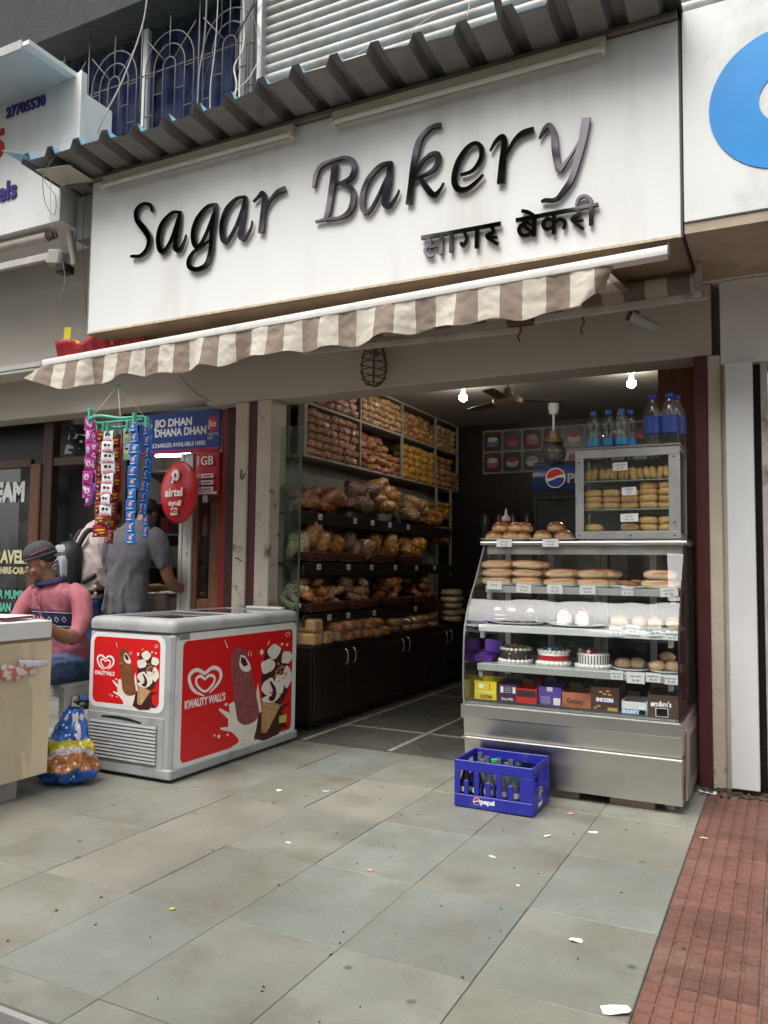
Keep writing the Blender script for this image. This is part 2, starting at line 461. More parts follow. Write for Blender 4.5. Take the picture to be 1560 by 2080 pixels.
# ---------------------------------------------------------------- pavement, road, floor
pav = MB().box(-9, -.392, 1.556, 5.3, -.10, -.0048).build('pavement', grout); tag(pav, 'grey-green stone slab pavement in front of the bakery', kind='structure')
xs = [-.392 - .4395 * k for k in range(0, 15)]
ys = [1.556, 1.692, 2.256, 2.832, 3.437, 4.03, 4.62, 5.28]
r = random.Random(3)
for i in range(len(xs) - 1):
    for j in range(len(ys) - 1):
        x1, x0, y0, y1 = xs[i], xs[i + 1], ys[j], ys[j + 1]
        if j in (1,) and i == 12: continue
        g = .0014
        m = MB(); ins = .0015
        a = [(x0 + g, y0 + g), (x1 - g, y0 + g), (x1 - g, y1 - g), (x0 + g, y1 - g)]
        dz = r.uniform(-.0015, .0012); tl = [r.uniform(-.0012, .0012) for _ in a]
        b_ = [(x0 + g + ins, y0 + g + ins), (x1 - g - ins, y0 + g + ins), (x1 - g - ins, y1 - g - ins), (x0 + g + ins, y1 - g - ins)]
        vs = [(p[0], p[1], -.02) for p in a] + [(p[0], p[1], -.002 + dz + t) for p, t in zip(a, tl)] + [(p[0], p[1], dz + t) for p, t in zip(b_, tl)]
        fs = [(k, (k + 1) % 4, 4 + (k + 1) % 4, 4 + k) for k in range(4)] + [(4 + k, 4 + (k + 1) % 4, 8 + (k + 1) % 4, 8 + k) for k in range(4)] + [(8, 9, 10, 11)]
        m.add(vs, fs)
        m.build('slab', r.choice([stone, stone, stone, stone2, stone3]), pav)

fp = MB().box(-.3905, 2.6, 1.2, 4.98, -.10, -.010).build('footpath', grout); tag(fp, 'red chequered tile footpath at the right', kind='structure')
TS = .306
def tile_mesh():
    m = MB(); m.box(.0015, TS - .0015, .0015, TS - .0015, -.02, -.0060)
    nx, ny = 6, 5; cw, chh = TS / nx, TS / ny
    for i in range(nx):
        for j in range(ny):
            q = .0040; m_ = .0030
            a = [(i * cw + q, j * chh + q), ((i + 1) * cw - q, j * chh + q), ((i + 1) * cw - q, (j + 1) * chh - q), (i * cw + q, (j + 1) * chh - q)]
            b_ = [(i * cw + q + m_, j * chh + q + m_), ((i + 1) * cw - q - m_, j * chh + q + m_), ((i + 1) * cw - q - m_, (j + 1) * chh - q - m_), (i * cw + q + m_, (j + 1) * chh - q - m_)]
            m.add([(p[0], p[1], -.0061) for p in a] + [(p[0], p[1], 0) for p in b_], [(k, (k + 1) % 4, 4 + (k + 1) % 4, 4 + k) for k in range(4)] + [(4, 5, 6, 7)])
    return m.mesh('tile', redtile)
tm = tile_mesh()
for i in range(7):
    for j in range(12):
        place(tm, 'tile', fp, (-.3895 + i * TS, 1.29 + j * TS, r.uniform(-.002, .001)), (r.uniform(-.004, .004), r.uniform(-.004, .004), 0))
rd = MB().box(-120, 120, -120, 1.55, -.4, -.14).build('road', asphalt); tag(rd, 'dark asphalt road at the pavement edge', kind='structure')
kb = MB().box(-9, -.392, 1.535, 1.5545, -.14, -.004, .004).build('kerb', greywall); tag(kb, 'concrete kerb edge of the pavement', kind='structure')
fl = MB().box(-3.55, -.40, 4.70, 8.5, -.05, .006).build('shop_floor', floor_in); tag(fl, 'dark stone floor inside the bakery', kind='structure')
for (x0, x1, y0, y1) in ((-2.978, -2.945, 4.705, 8.4), (-2.318, -2.286, 4.705, 8.4), (-2.94, -2.323, 5.305, 5.33), (-2.28, -1.0, 5.305, 5.33), (-2.94, -2.323, 6.9, 6.925), (-2.28, -1.0, 6.9, 6.925)):
    MB().box(x0, x1, y0, y1, .004, .0085).build('marble_strip', marble, fl)
lf = MB().box(-9, -3.86, 5.31, 8.0, -.05, .10).build('neighbour_floor', woodd); tag(lf, 'raised floor of the shops at the left', kind='structure')

# ---------------------------------------------------------------- bakery building
bk = empty('bakery_building', (-2, 4.8, 0), label='cream painted bakery building with wide open shop front and maroon edged pillars', cat='building')
MB().box(-3.95, -.345, 4.80, 5.05, 2.415, 2.83, .006).build('front_beam', cream, bk)
MB().box(-9.5, -3.956, 4.90, 5.12, 2.486, 3.02, .006).build('front_beam', cream, bk)
MB().box(-3.672, -3.553, 4.80, 5.0, 0, 2.412, .008).build('pillar', dirtwall, bk)
MB().box(-3.551, -3.472, 4.815, 5.0, 0, 2.412).build('pillar_edge', maroon, bk)
MB().box(-3.470, -3.345, 4.80, 5.0, 0, 2.412, .004).build('pillar', dirtwall, bk)
MB().box(-.441, -.372, 4.79, 5.0, 0, 2.412, .006).build('pillar_edge', maroon, bk)
MB().box(-.370, -.300, 4.80, 5.0, 0, 2.412, .006).build('pillar', dirtwall, bk)
MB().box(-3.75, -3.56, 5.002, 8.6, 0, 2.95).build('side_wall', creamw, bk)
MB().box(-.435, -.25, 5.002, 8.6, 0, 2.95).build('side_wall', creamw, bk)
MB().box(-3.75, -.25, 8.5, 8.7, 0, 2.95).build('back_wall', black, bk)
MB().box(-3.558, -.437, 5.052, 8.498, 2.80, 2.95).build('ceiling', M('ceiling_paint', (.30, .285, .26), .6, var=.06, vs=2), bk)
MB().box(-9.5, .8, 4.62, 5.04, 2.835, 3.9).build('facade_wall', creamw, bk)
MB().box(-3.40, 1.2, 4.78, 5.0, 3.905, 7.5).build('facade_wall', greywall, bk)
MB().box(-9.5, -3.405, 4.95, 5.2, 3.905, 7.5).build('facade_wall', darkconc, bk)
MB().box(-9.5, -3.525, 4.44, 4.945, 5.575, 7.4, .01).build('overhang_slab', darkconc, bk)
MB().box(-9.5, -3.42, 4.60, 4.945, 4.42, 4.60, .01).build('window_ledge', greywall, bk)
MB().box(-3.52, -3.405, 4.55, 4.945, 3.905, 7.5, .008).build('corner_post', M('dark_grey_post', (.12, .12, .115), .7, var=.2, vs=4), bk)
# hairline crack + tie hook on the pillar
MB().tube(catmull([(-3.60, 4.795, 1.90), (-3.585, 4.77, 1.84), (-3.565, 4.765, 1.83), (-3.555, 4.775, 1.87)], 4), .006, 6).build('hook', rust, bk)
MB().tube(catmull([(-3.63, 4.795, 1.24), (-3.62, 4.775, 1.245), (-3.59, 4.775, 1.24), (-3.585, 4.798, 1.22)], 4), .004, 6).build('hook', rust, bk)

# rolling shutter of the upper floor
sh = empty('rolling_shutter', (-1.6, 4.6, 4.0), label='grey corrugated metal rolling shutter above the bakery sign', cat='shutter')
sl = MB()
pr_ = [(0, 0), (.010, -.012), (.028, -.024), (.046, -.024), (.064, -.012), (.070, 0), (.074, .004)]
vs = []
for x in (-3.36, .9):
    for z, y in pr_: vs.append((x, 4.66 + y, z))
k = len(pr_)
sl.add(vs, [(i, k + i, k + i + 1, i + 1) for i in range(k - 1)])
slm = sl.mesh('slat', shutterm, True, 50)
for i in range(30):
    o = place(slm, 'slat', sh, (RND.uniform(-.004, .004), RND.uniform(-.003, .003), 3.78 + i * .0745), (0, RND.uniform(-.0006, .0006), 0))
MB().box(-3.402, -3.355, 4.58, 4.72, 3.906, 6.2, .004).build('guide_rail', alum, sh)

# upstairs window with curtains behind it
uw = empty('upstairs_window', (-4.3, 4.7, 4.6), label='white framed upstairs window with dark blue curtains at top left', cat='window')
for x in (-5.6, -4.62, -3.64):
    MB().box(x, x + .05, 4.69, 4.74, 4.643, 5.572, .004).build('frame_bar', white, uw)
MB().box(-5.6, -3.59, 4.685, 4.745, 4.602, 4.642, .004).build('frame_bar', white, uw)
for x in (-5.55, -4.57):
    MB().box(x, x + .93, 4.712, 4.716, 4.642, 5.572).build('pane', darkpane, uw)
    c = MB()
    c.grid(lambda u, v, x=x: (x + u * .93, 4.80 + .03 * math.sin(u * 34 + .7 * v) + .012 * math.sin(u * 71), 4.60 + v * .97), 90, 4)
    c.build('curtain', M('blue_curtain', (.012, .032, .14), .8, var=.25, vs=6, stretch=(6, 1, .5)), uw, True)
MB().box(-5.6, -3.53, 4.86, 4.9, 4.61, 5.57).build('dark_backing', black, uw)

gr = empty('window_grille', (-4.3, 4.55, 4.6), label='ornate grey iron window grille with arched bars at top left', cat='grille')
def bar(pts, rr=.0055, nm='bar'): MB().tube(pts, rr, 6).build(nm, greymetal, gr, True)
gy = 4.55
for k, cx in enumerate((-5.36, -4.78, -4.20, -3.62)):
    for rr in (.062, .155, .245):
        za = 5.06
        n = 12
        arc = [(cx + rr * math.cos(math.pi * q / n), gy, za + rr * 1.15 * math.sin(math.pi * q / n)) for q in range(n + 1)]
        bar([(cx + rr, gy, 4.50)] + arc + [(cx - rr, gy, 4.50)], .0055, 'arch_bar')
    for a in (45, 90, 135):
        ca, sa = math.cos(math.radians(a)), math.sin(math.radians(a))
        bar([(cx + .062 * ca, gy, 5.06 + .071 * sa), (cx + .36 * ca, gy, 5.06 + .41 * sa)], .0055, 'spoke')
    for z in (4.70, 4.86, 5.02):
        for s_ in (-1, 1):
            bar([(cx + s_ * (.155 if z != 4.86 else .062), gy, z), (cx + s_ * (.245 if z != 4.86 else .155), gy, z)], .0045, 'cross_bar')
for x in (-5.07, -4.49, -3.91, -3.44):
    bar([(x, gy, 4.48), (x, gy, 5.574)])
bar([(-5.65, gy + .012, 5.055), (-3.42, gy + .012, 5.055)])
bar([(-5.65, gy + .012, 4.50), (-3.42, gy + .012, 4.50)], .008)

# corrugated sheet roof over the sign
rf = empty('corrugated_canopy', (-2.4, 3.7, 3.95), label='grey corrugated metal sheet canopy above the bakery sign', cat='canopy')
def rib(x):
    p = (x % .25) / .25
    h = .062
    if p < .10: t = p / .10
    elif p < .30: t = 1
    elif p < .42: t = 1 - (p - .30) / .12
    else: t = 0
    return h * t
XS = []
x = -4.62
while x < -.36:
    base = math.floor(x / .25) * .25
    for q in (0, .10, .30, .42): XS.append(base + q * .25)
    x += .25
XS = sorted(set(round(q, 4) for q in XS))
def sheet(m, z_off, y_front, y_back):
    vs = []
    for x in XS:
        sag = .012 * math.sin(x * 2.1) + .006 * math.sin(x * 9)
        for y in (y_front + .02 * math.sin(x * 3.3), y_back):
            vs.append((x, y, 3.955 + rib(x + 1e-5) + (4.03 - y) * .085 + sag * (y < 3.9) + z_off))
    n = len(XS)
    m.add(vs, [(2 * i, 2 * i + 2, 2 * i + 3, 2 * i + 1) for i in range(n - 1)])
m = MB(); sheet(m, 0, 3.70, 4.60); m.build('sheet', tin, rf)
m = MB(); sheet(m, .003, 3.698, 4.60); m.build('coated_top', tinblue, rf)
MB().box(-4.64, -.42, 3.985, 4.02, 3.925, 3.952, .003).build('batten', M('brown_batten', (.17, .14, .11), .7, var=.2, vs=6), rf)
MB().cbox((-4.50, 3.86, 3.93), (.30, .24, .006), .001, (0, .05, .1)).build('cover_board', M('dusty_board', (.50, .45, .38), .7, var=.1, vs=4), rf)
MB().cbox((-4.74, 3.72, 4.03), (.16, .30, .004), 0, (.15, .22, .35)).build('loose_flap', tinblue, rf)
for x in (-.35, -1.18): MB().cbox((x - .1, 3.85, 4.10), (.035, .5, .035), .004, (.1, 0, .2)).build('rusty_support', rust, rf)

# ---------------------------------------------------------------- bakery sign
sg = empty('bakery_sign', (-2.4, 4.03, 2.81), label='long white sign board with dark raised letters above the shop opening', cat='sign')
MB().box(-4.405, -.418, 4.03, 4.60, 2.832, 3.93, .003).build('sign_box', signwhite, sg)
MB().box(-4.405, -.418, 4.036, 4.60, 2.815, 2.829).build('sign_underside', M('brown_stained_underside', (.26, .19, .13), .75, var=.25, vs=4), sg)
edge = M('dark_sign_edge', (.05, .045, .05), .6, var=.2)
MB().box(-4.409, -4.4055, 4.028, 4.6, 2.815, 3.93).build('edge_trim', greywall, sg)
MB().box(-.4175, -.408, 4.026, 4.6, 2.815, 3.93).build('edge_trim', edge, sg)
MB().box(-4.405, -.418, 4.026, 4.0295, 2.818, 2.834, .001).build('edge_trim', M('yellowed_trim', (.55, .47, .34), .6, var=.3, vs=40), sg)
mirror = M('dark_mirror_acrylic', (.15, .135, .145), .02, m=1, var=.15, vs=2.5)
mside = M('letter_side_brown', (.030, .018, .016), .35, var=.15)
SIGN_LETTERS=[('S',[[(-3.81,3.591,0.0072),(-3.829,3.643,0.0116),(-3.896,3.665,0.0088),(-3.953,3.631,0.0163),(-3.947,3.562,0.0192),(-3.877,3.481,0.023),(-3.831,3.412,0.0217),(-3.843,3.342,0.0173),(-3.904,3.301,0.0116),(-3.975,3.309,0.0101),(-3.996,3.309,0.0045)]]),
('a',[[(-3.57,3.544,0.007),(-3.637,3.551,0.0098),(-3.718,3.488,0.0199),(-3.745,3.397,0.0227),(-3.726,3.312,0.0227),(-3.685,3.302,0.0139),(-3.631,3.376,0.0099),(-3.583,3.499,0.0085)],[(-3.565,3.549,0.0108),(-3.574,3.461,0.0194),(-3.592,3.358,0.0206),(-3.59,3.298,0.0222),(-3.553,3.286,0.0126),(-3.518,3.345,0.0057),(-3.509,3.378,0.0026)]]),
('g',[[(-3.265,3.537,0.008),(-3.336,3.534,0.0109),(-3.413,3.467,0.0191),(-3.446,3.379,0.0206),(-3.428,3.294,0.0203),(-3.392,3.281,0.0121),(-3.337,3.359,0.0093),(-3.284,3.477,0.008)],[(-3.265,3.543,0.0108),(-3.276,3.441,0.0175),(-3.291,3.339,0.0188),(-3.297,3.236,0.0188),(-3.33,3.149,0.0172),(-3.401,3.126,0.0149),(-3.467,3.148,0.0166),(-3.479,3.197,0.0153),(-3.441,3.249,0.0095),(-3.377,3.273,0.0067),(-3.314,3.303,0.0057)]]),
('a',[[(-3.03,3.542,0.0067),(-3.105,3.54,0.0093),(-3.179,3.48,0.0185),(-3.211,3.382,0.0198),(-3.196,3.288,0.0198),(-3.159,3.279,0.0119),(-3.099,3.362,0.0092),(-3.048,3.477,0.0077)],[(-3.03,3.542,0.0119),(-3.041,3.453,0.0193),(-3.058,3.342,0.0193),(-3.059,3.286,0.0193),(-3.028,3.269,0.0128),(-2.983,3.323,0.0052),(-2.973,3.372,0.0023)]]),
('r',[[(-2.968,3.495,0.0041),(-2.928,3.521,0.009),(-2.899,3.536,0.0164),(-2.881,3.495,0.019),(-2.888,3.412,0.02),(-2.902,3.28,0.0213)],[(-2.883,3.411,0.0065),(-2.835,3.48,0.009),(-2.783,3.52,0.0159),(-2.726,3.53,0.0185)]]),
('B',[[(-2.517,3.494,0.0097),(-2.504,3.569,0.017),(-2.469,3.619,0.0142),(-2.383,3.635,0.0095),(-2.298,3.632,0.0113),(-2.248,3.595,0.0177),(-2.238,3.543,0.0177),(-2.265,3.498,0.0151),(-2.33,3.484,0.0082),(-2.373,3.487,0.0054)],[(-2.345,3.489,0.0072),(-2.264,3.441,0.0164),(-2.24,3.374,0.0201),(-2.264,3.297,0.0189),(-2.333,3.269,0.0107),(-2.419,3.277,0.0097),(-2.502,3.277,0.0066)],[(-2.371,3.603,0.0233),(-2.383,3.504,0.0233),(-2.4,3.406,0.0207),(-2.417,3.314,0.0192),(-2.44,3.272,0.0097)]]),
('a',[[(-1.99,3.537,0.0064),(-2.063,3.529,0.0146),(-2.136,3.471,0.0174),(-2.176,3.386,0.0187),(-2.175,3.299,0.0189),(-2.137,3.269,0.0118),(-2.08,3.342,0.0091),(-2.022,3.452,0.0077)],[(-1.996,3.539,0.0143),(-2.008,3.437,0.0232),(-2.027,3.343,0.0235),(-2.03,3.292,0.0194),(-1.993,3.281,0.0117),(-1.952,3.334,0.0054),(-1.942,3.362,0.0028)]]),
('k',[[(-1.683,3.683,0.0161),(-1.74,3.685,0.0128),(-1.8,3.646,0.0166),(-1.83,3.58,0.0214),(-1.852,3.476,0.0188),(-1.864,3.37,0.0191),(-1.876,3.264,0.0217)],[(-1.851,3.404,0.0064),(-1.801,3.489,0.0099),(-1.744,3.527,0.0112),(-1.7,3.517,0.015),(-1.698,3.478,0.0163),(-1.731,3.432,0.0125),(-1.8,3.411,0.0077),(-1.845,3.405,0.0051)],[(-1.813,3.414,0.0115),(-1.768,3.338,0.0173),(-1.723,3.287,0.016),(-1.686,3.309,0.0074),(-1.664,3.346,0.0036)]]),
('e',[[(-1.564,3.368,0.006),(-1.492,3.379,0.0084),(-1.445,3.433,0.0132),(-1.442,3.496,0.0143),(-1.478,3.531,0.0094),(-1.529,3.51,0.0123),(-1.579,3.44,0.0171),(-1.6,3.35,0.0181),(-1.579,3.293,0.017),(-1.527,3.28,0.0122),(-1.468,3.31,0.0084),(-1.43,3.343,0.0048)]]),
('r',[[(-1.392,3.467,0.0036),(-1.357,3.516,0.0084),(-1.322,3.529,0.0152),(-1.309,3.491,0.0173),(-1.319,3.393,0.0208),(-1.329,3.27,0.023)],[(-1.31,3.402,0.0056),(-1.259,3.488,0.0094),(-1.208,3.523,0.015),(-1.146,3.529,0.0138)]]),
('y',[[(-1.118,3.471,0.003),(-1.091,3.515,0.0102),(-1.063,3.531,0.0135),(-1.039,3.48,0.0175),(-1.031,3.384,0.02),(-1.015,3.28,0.0164)],[(-1.012,3.269,0.0134),(-0.95,3.341,0.0063),(-0.899,3.419,0.0053)],[(-0.87,3.522,0.0239),(-0.886,3.427,0.0227),(-0.913,3.324,0.0207),(-0.945,3.221,0.0171),(-0.983,3.164,0.0154),(-1.031,3.121,0.0109),(-1.086,3.129,0.0089),(-1.108,3.123,0.0046)]]),
('sa',[[(-1.797,3.051,0.0114),(-1.647,3.049,0.0109)],[(-1.674,3.042,0.0122),(-1.676,2.937,0.0124)],[(-1.756,3.048,0.0089),(-1.74,3.006,0.0092),(-1.763,2.991,0.0091),(-1.773,2.969,0.0106),(-1.748,2.941,0.0099),(-1.718,2.936,0.0063)],[(-1.748,2.988,0.0091),(-1.678,2.992,0.0094)]]),
('aa',[[(-1.645,3.049,0.0109),(-1.574,3.049,0.0107)],[(-1.614,3.046,0.0119),(-1.616,2.937,0.0119)]]),
('ga',[[(-1.572,3.049,0.0109),(-1.437,3.048,0.0104)],[(-1.54,3.041,0.0089),(-1.523,2.995,0.0094),(-1.547,2.965,0.0109),(-1.559,2.985,0.0075)],[(-1.464,3.044,0.0119),(-1.466,2.935,0.012)]]),
('ra',[[(-1.435,3.048,0.0106),(-1.329,3.048,0.0106)],[(-1.382,3.041,0.0096),(-1.37,3.01,0.0096),(-1.408,2.994,0.0094),(-1.39,2.971,0.0086),(-1.344,2.936,0.0084)],[(-1.405,2.986,0.0076),(-1.349,2.976,0.0053)]]),
('be',[[(-1.245,3.049,0.0104),(-1.108,3.05,0.0101)],[(-1.144,3.052,0.0111),(-1.146,2.944,0.0111)],[(-1.213,3.023,0.0081),(-1.18,3.025,0.0068),(-1.152,3.0,0.0065)],[(-1.213,3.023,0.0091),(-1.229,2.995,0.0101),(-1.211,2.962,0.0096),(-1.174,2.96,0.0086),(-1.152,2.976,0.0068)],[(-1.21,3.018,0.0076),(-1.152,2.965,0.0076)],[(-1.215,3.097,0.0078),(-1.18,3.083,0.0096),(-1.144,3.056,0.0075)]]),
('ka',[[(-1.106,3.05,0.0101),(-0.967,3.05,0.0098)],[(-1.039,3.045,0.0108),(-1.041,2.938,0.0108)],[(-1.042,3.011,0.0073),(-1.075,3.026,0.0078),(-1.097,3.004,0.0094),(-1.086,2.975,0.0096),(-1.059,2.972,0.0076),(-1.041,2.988,0.0065)],[(-1.035,3.003,0.0073),(-1.005,3.012,0.0081),(-0.981,2.988,0.0086),(-0.992,2.955,0.0065)]]),
('ri',[[(-0.965,3.049,0.0096),(-0.81,3.051,0.0093)],[(-0.918,3.047,0.0088),(-0.909,3.018,0.0091),(-0.945,3.001,0.0086),(-0.928,2.976,0.0078),(-0.887,2.934,0.0076)],[(-0.941,2.991,0.007),(-0.888,2.982,0.0048)],[(-0.846,3.049,0.0105),(-0.849,2.95,0.0106)],[(-0.846,3.049,0.0083),(-0.85,3.084,0.0088),(-0.879,3.11,0.0081),(-0.911,3.101,0.0088),(-0.922,3.068,0.0076)]])]
for nm, sts in SIGN_LETTERS:
    face, back = MB(), MB()
    for i, st in enumerate(sts):
        face.ribbon([(a, b_, w * .93) for a, b_, w in st], XF(0, 4.004, 0), -.0005 * i, .003 - .0006 * i)
        back.ribbon([(a, b_, w * .93 + .0012) for a, b_, w in st], XF(0, 4.004, 0), -.014 - .0004 * i, -.002 - .0006 * i)
    o = face.build('letter', mirror, sg)
    back.build('letter_side', mside, o)

# fluorescent batten lights fixed along the top of the sign
for x0, x1, lab in ((-4.26, -2.66, 'unlit fluorescent tube batten at the left top of the bakery sign'), (-2.38, -.765, 'unlit fluorescent tube batten at the right top of the bakery sign')):
    t = empty('tube_light', ((x0 + x1) / 2, 3.99, 3.86), label=lab, cat='lamp', group='tube lights over the sign')
    MB().box(x0, x1, 3.975, 4.012, 3.872, 3.922, .004).build('batten_body', M('yellowed_enamel', (.56, .48, .34), .5, var=.12, vs=6, dirt=((.25, .2, .14), 8, .62, .8)), t)
    for xx in (x0 + .012, x1 - .012): MB().box(xx - .012, xx + .012, 3.95, 3.998, 3.83, 3.871, .004).build('lamp_holder', M('cream_plastic', (.6, .55, .45), .5), t)
    MB().tube([(x0 + .025, 3.965, 3.846), (x1 - .025, 3.965, 3.846)], .0145, 12).build('tube', M('opal_tube', (.62, .59, .54), .2, var=.05), t, True, 40)

# ---------------------------------------------------------------- awning
aw = empty('retractable_awning', (-2.4, 3.8, 2.5), label='folded striped beige and brown awning below the bakery sign', cat='awning')
A0, A1 = Vector((-4.475, 3.75, 2.545)), Vector((-.445, 3.75, 2.645))
AX = (A1 - A0).normalized()
m = MB()
prof = [(-.036, -.020), (-.040, .0), (-.034, .020), (-.012, .030), (.020, .030), (.034, .012), (.034, -.014), (.012, -.030), (-.016, -.030)]
k = len(prof); vs = []
for P_ in (A0, A1):
    for y, z in prof: vs.append(P_ + Vector((0, y, z)))
m.add(vs, [tuple(range(k))[::-1], tuple(range(k, 2 * k))] + [(i, (i + 1) % k, k + (i + 1) % k, k + i) for i in range(k)])
m.build('front_bar', M('white_awning_bar', (.72, .69, .66), .4, var=.06, vs=5, dirt=((.38, .33, .28), 4, .58, .85)), aw, True, 35)
MB().box(-.4445, -.438, 3.712, 3.786, 2.614, 2.677, .003).build('end_cap', greymetal, aw)
def valance_mat():
    mt = bpy.data.materials.new('striped_canvas'); mt.use_nodes = True
    nt = mt.node_tree; P = nt.nodes['Principled BSDF']; N, Lk = nt.nodes.new, nt.links.new
    tc = N('ShaderNodeTexCoord'); sx = N('ShaderNodeSeparateXYZ'); Lk(tc.outputs['UV'], sx.inputs[0])
    fr = N('ShaderNodeMath'); fr.operation = 'FRACT'; Lk(sx.outputs[0], fr.inputs[0])
    gt = N('ShaderNodeMath'); gt.operation = 'GREATER_THAN'; gt.inputs[1].default_value = .5; Lk(fr.outputs[0], gt.inputs[0])
    mx = N('ShaderNodeMix'); mx.data_type = 'RGBA'; Lk(gt.outputs[0], mx.inputs[0])
    mx.inputs[6].default_value = (.80, .74, .63, 1); mx.inputs[7].default_value = (.34, .265, .21, 1)
    nz = N('ShaderNodeTexNoise'); nz.inputs['Scale'].default_value = 5; nz.inputs['Detail'].default_value = 9; Lk(tc.outputs['Object'], nz.inputs['Vector'])
    mr = N('ShaderNodeMapRange'); mr.inputs[1].default_value = .48; mr.inputs[2].default_value = .75; mr.inputs[4].default_value = .55; Lk(nz.outputs['Fac'], mr.inputs[0])
    m2 = N('ShaderNodeMix'); m2.data_type = 'RGBA'; Lk(mr.outputs[0], m2.inputs[0]); Lk(mx.outputs[2], m2.inputs[6]); m2.inputs[7].default_value = (.45, .37, .29, 1)
    Lk(m2.outputs[2], P.inputs['Base Color']); P.inputs['Roughness'].default_value = .75
    # thin canvas lets daylight through
    tl = N('ShaderNodeBsdfTranslucent'); Lk(m2.outputs[2], tl.inputs[0]); ms = N('ShaderNodeMixShader'); ms.inputs[0].default_value = .35
    out = nt.nodes['Material Output']; Lk(P.outputs[0], ms.inputs[1]); Lk(tl.outputs[0], ms.inputs[2]); Lk(ms.outputs[0], out.inputs[0])
    return mt
canvas = valance_mat()
def uv_strip(o, fu):
    me = o.data; uv = me.uv_layers.new(name='UVMap')
    for lp in me.loops:
        co = me.vertices[lp.vertex_index].co; uv.data[lp.index].uv = fu(co)
L_ = 3.80
def val(u, v):
    x = A0.x + .0 + u * L_
    top = A0 + AX * (u * L_)
    ph = u * L_ / .305
    drop = .188 + .011 * math.cos(ph * 2 * math.pi) + .010 * math.sin(u * 23) + .006 * math.sin(u * 51)
    d = v * drop
    y = top.y - .030 - .012 * v + v * (.020 * math.sin(u * 62) + .014 * math.sin(u * 41 + 1.7 + v) + .009 * math.sin(u * 117)) + .006 * mnoise.noise(Vector((u * 60, v * 4, 1))) + .004 * mnoise.noise(Vector((u * 140, v * 9, 5)))
    xx = top.x + .012 * v * math.sin(u * 37)
    if u < .045: y -= .10 * (1 - u / .045) ** 1.5 * v; xx -= .05 * (1 - u / .045) * v; d *= .55 + .45 * u / .045
    if u > .96: xx -= .06 * ((u - .96) / .04) * v; d *= 1 - .35 * (u - .96) / .04; y += .10 * ((u - .96) / .04) ** 2 * v
    return (xx, y, top.z - .012 - d)
m = MB(); m.grid(val, 420, 16)
o = m.build('valance', canvas, aw, True)
uv_strip(o, lambda c: ((c.x + 4.6) / .232, c.z))
# rolled fabric behind the bar and the fabric tail that shows at the right
m = MB(); m.grid(lambda u, v: (-4.35 + u * 3.62, 3.785 + v * .72, 2.60 + .025 * u + .10 * v + .02 * math.sin(u * 9) * v), 60, 6)
o = m.build('canopy_fabric', canvas, aw, True); uv_strip(o, lambda c: ((c.x + 4.6) / .232, c.y))
m = MB(); m.tube([(-4.35, 4.52, 2.72), (-.40, 4.52, 2.745)], .055, 14); o = m.build('fabric_roll', canvas, aw, True, 40); uv_strip(o, lambda c: ((c.x + 4.6) / .232, c.z))
armm = M('chalky_grey_arm', (.42, .39, .36), .55, m=.2, var=.15, vs=7, dirt=((.18, .12, .08), 8, .58, .75))
MB().cbox((-.86, 4.42, 2.632), (1.06, .03, .045), .006, (0, -.012, 0)).build('folding_arm', armm, aw)
MB().cbox((-.375, 4.43, 2.715), (.032, .05, .19), .006, (0, .05, 0)).build('arm_bracket', armm, aw)
MB().tube([(-.395, 4.39, 2.645), (-.36, 4.39, 2.645)], .022, 10).build('arm_joint', armm, aw)
MB().box(-1.42, -1.26, 4.38, 4.44, 2.60, 2.655, .008).build('arm_joint', rust, aw)
MB().cbox((-2.1, 4.44, 2.60), (1.5, .03, .04), .006, (0, .02, 0)).build('folding_arm', armm, aw)
for x in (-1.34, -.98):
    MB().tube(catmull([(x, 4.40, 2.60), (x + .01, 4.38, 2.56), (x - .008, 4.38, 2.53), (x + .004, 4.38, 2.50)], 5), .006, 6).build('crank_loop', rust, aw, True)

cc = empty('security_camera', (-.68, 4.55, 2.55), label='grey tubular security camera under the right awning arm', cat='camera')
MB().box(-.755, -.705, 4.545, 4.60, 2.575, 2.80, .006).build('bracket', M('grey_brown_bracket', (.17, .15, .13), .6, var=.2), cc)
MB().tube([(-.735, 4.44, 2.585), (-.60, 4.54, 2.525)], .032, 16).build('housing', M('grey_camera_housing', (.33, .32, .31), .45, var=.1), cc, True, 40)
MB().tube([(-.7415, 4.435, 2.588), (-.732, 4.442, 2.584)], .027, 16).build('lens', M('black_lens', (.01, .01, .012), .1), cc, True, 40)

# wire lamp cage hanging from the beam
cg = empty('wire_lamp_cage', (-2.44, 4.70, 2.42), label='rusty wire lamp cage hanging in front of the cream beam', cat='lamp cage')
cy_ = 4.68
for z, rr in ((2.65, .07), (2.60, .085), (2.55, .092), (2.50, .092), (2.45, .080), (2.415, .05)):
    MB().tube([(-2.44 + rr * math.cos(q * math.pi / 9), cy_ + rr * math.sin(q * math.pi / 9), z + .006 * math.sin(q)) for q in range(19)], .0042, 5, False).build('ring', rust, cg, True)
for q in range(6):
    a = q * math.pi / 3
    MB().tube(catmull([(-2.44 + rr * math.cos(a), cy_ + rr * math.sin(a), z) for z, rr in ((2.70, .05), (2.65, .07), (2.55, .092), (2.47, .086), (2.42, .052), (2.405, .0))], 3), .0042, 5).build('rib', rust, cg, True)
MB().tube([(-2.44, cy_, 2.70), (-2.44, cy_, 2.60)], .03, 12).build('socket', M('brown_socket', (.28, .2, .16), .6), cg, True, 40)

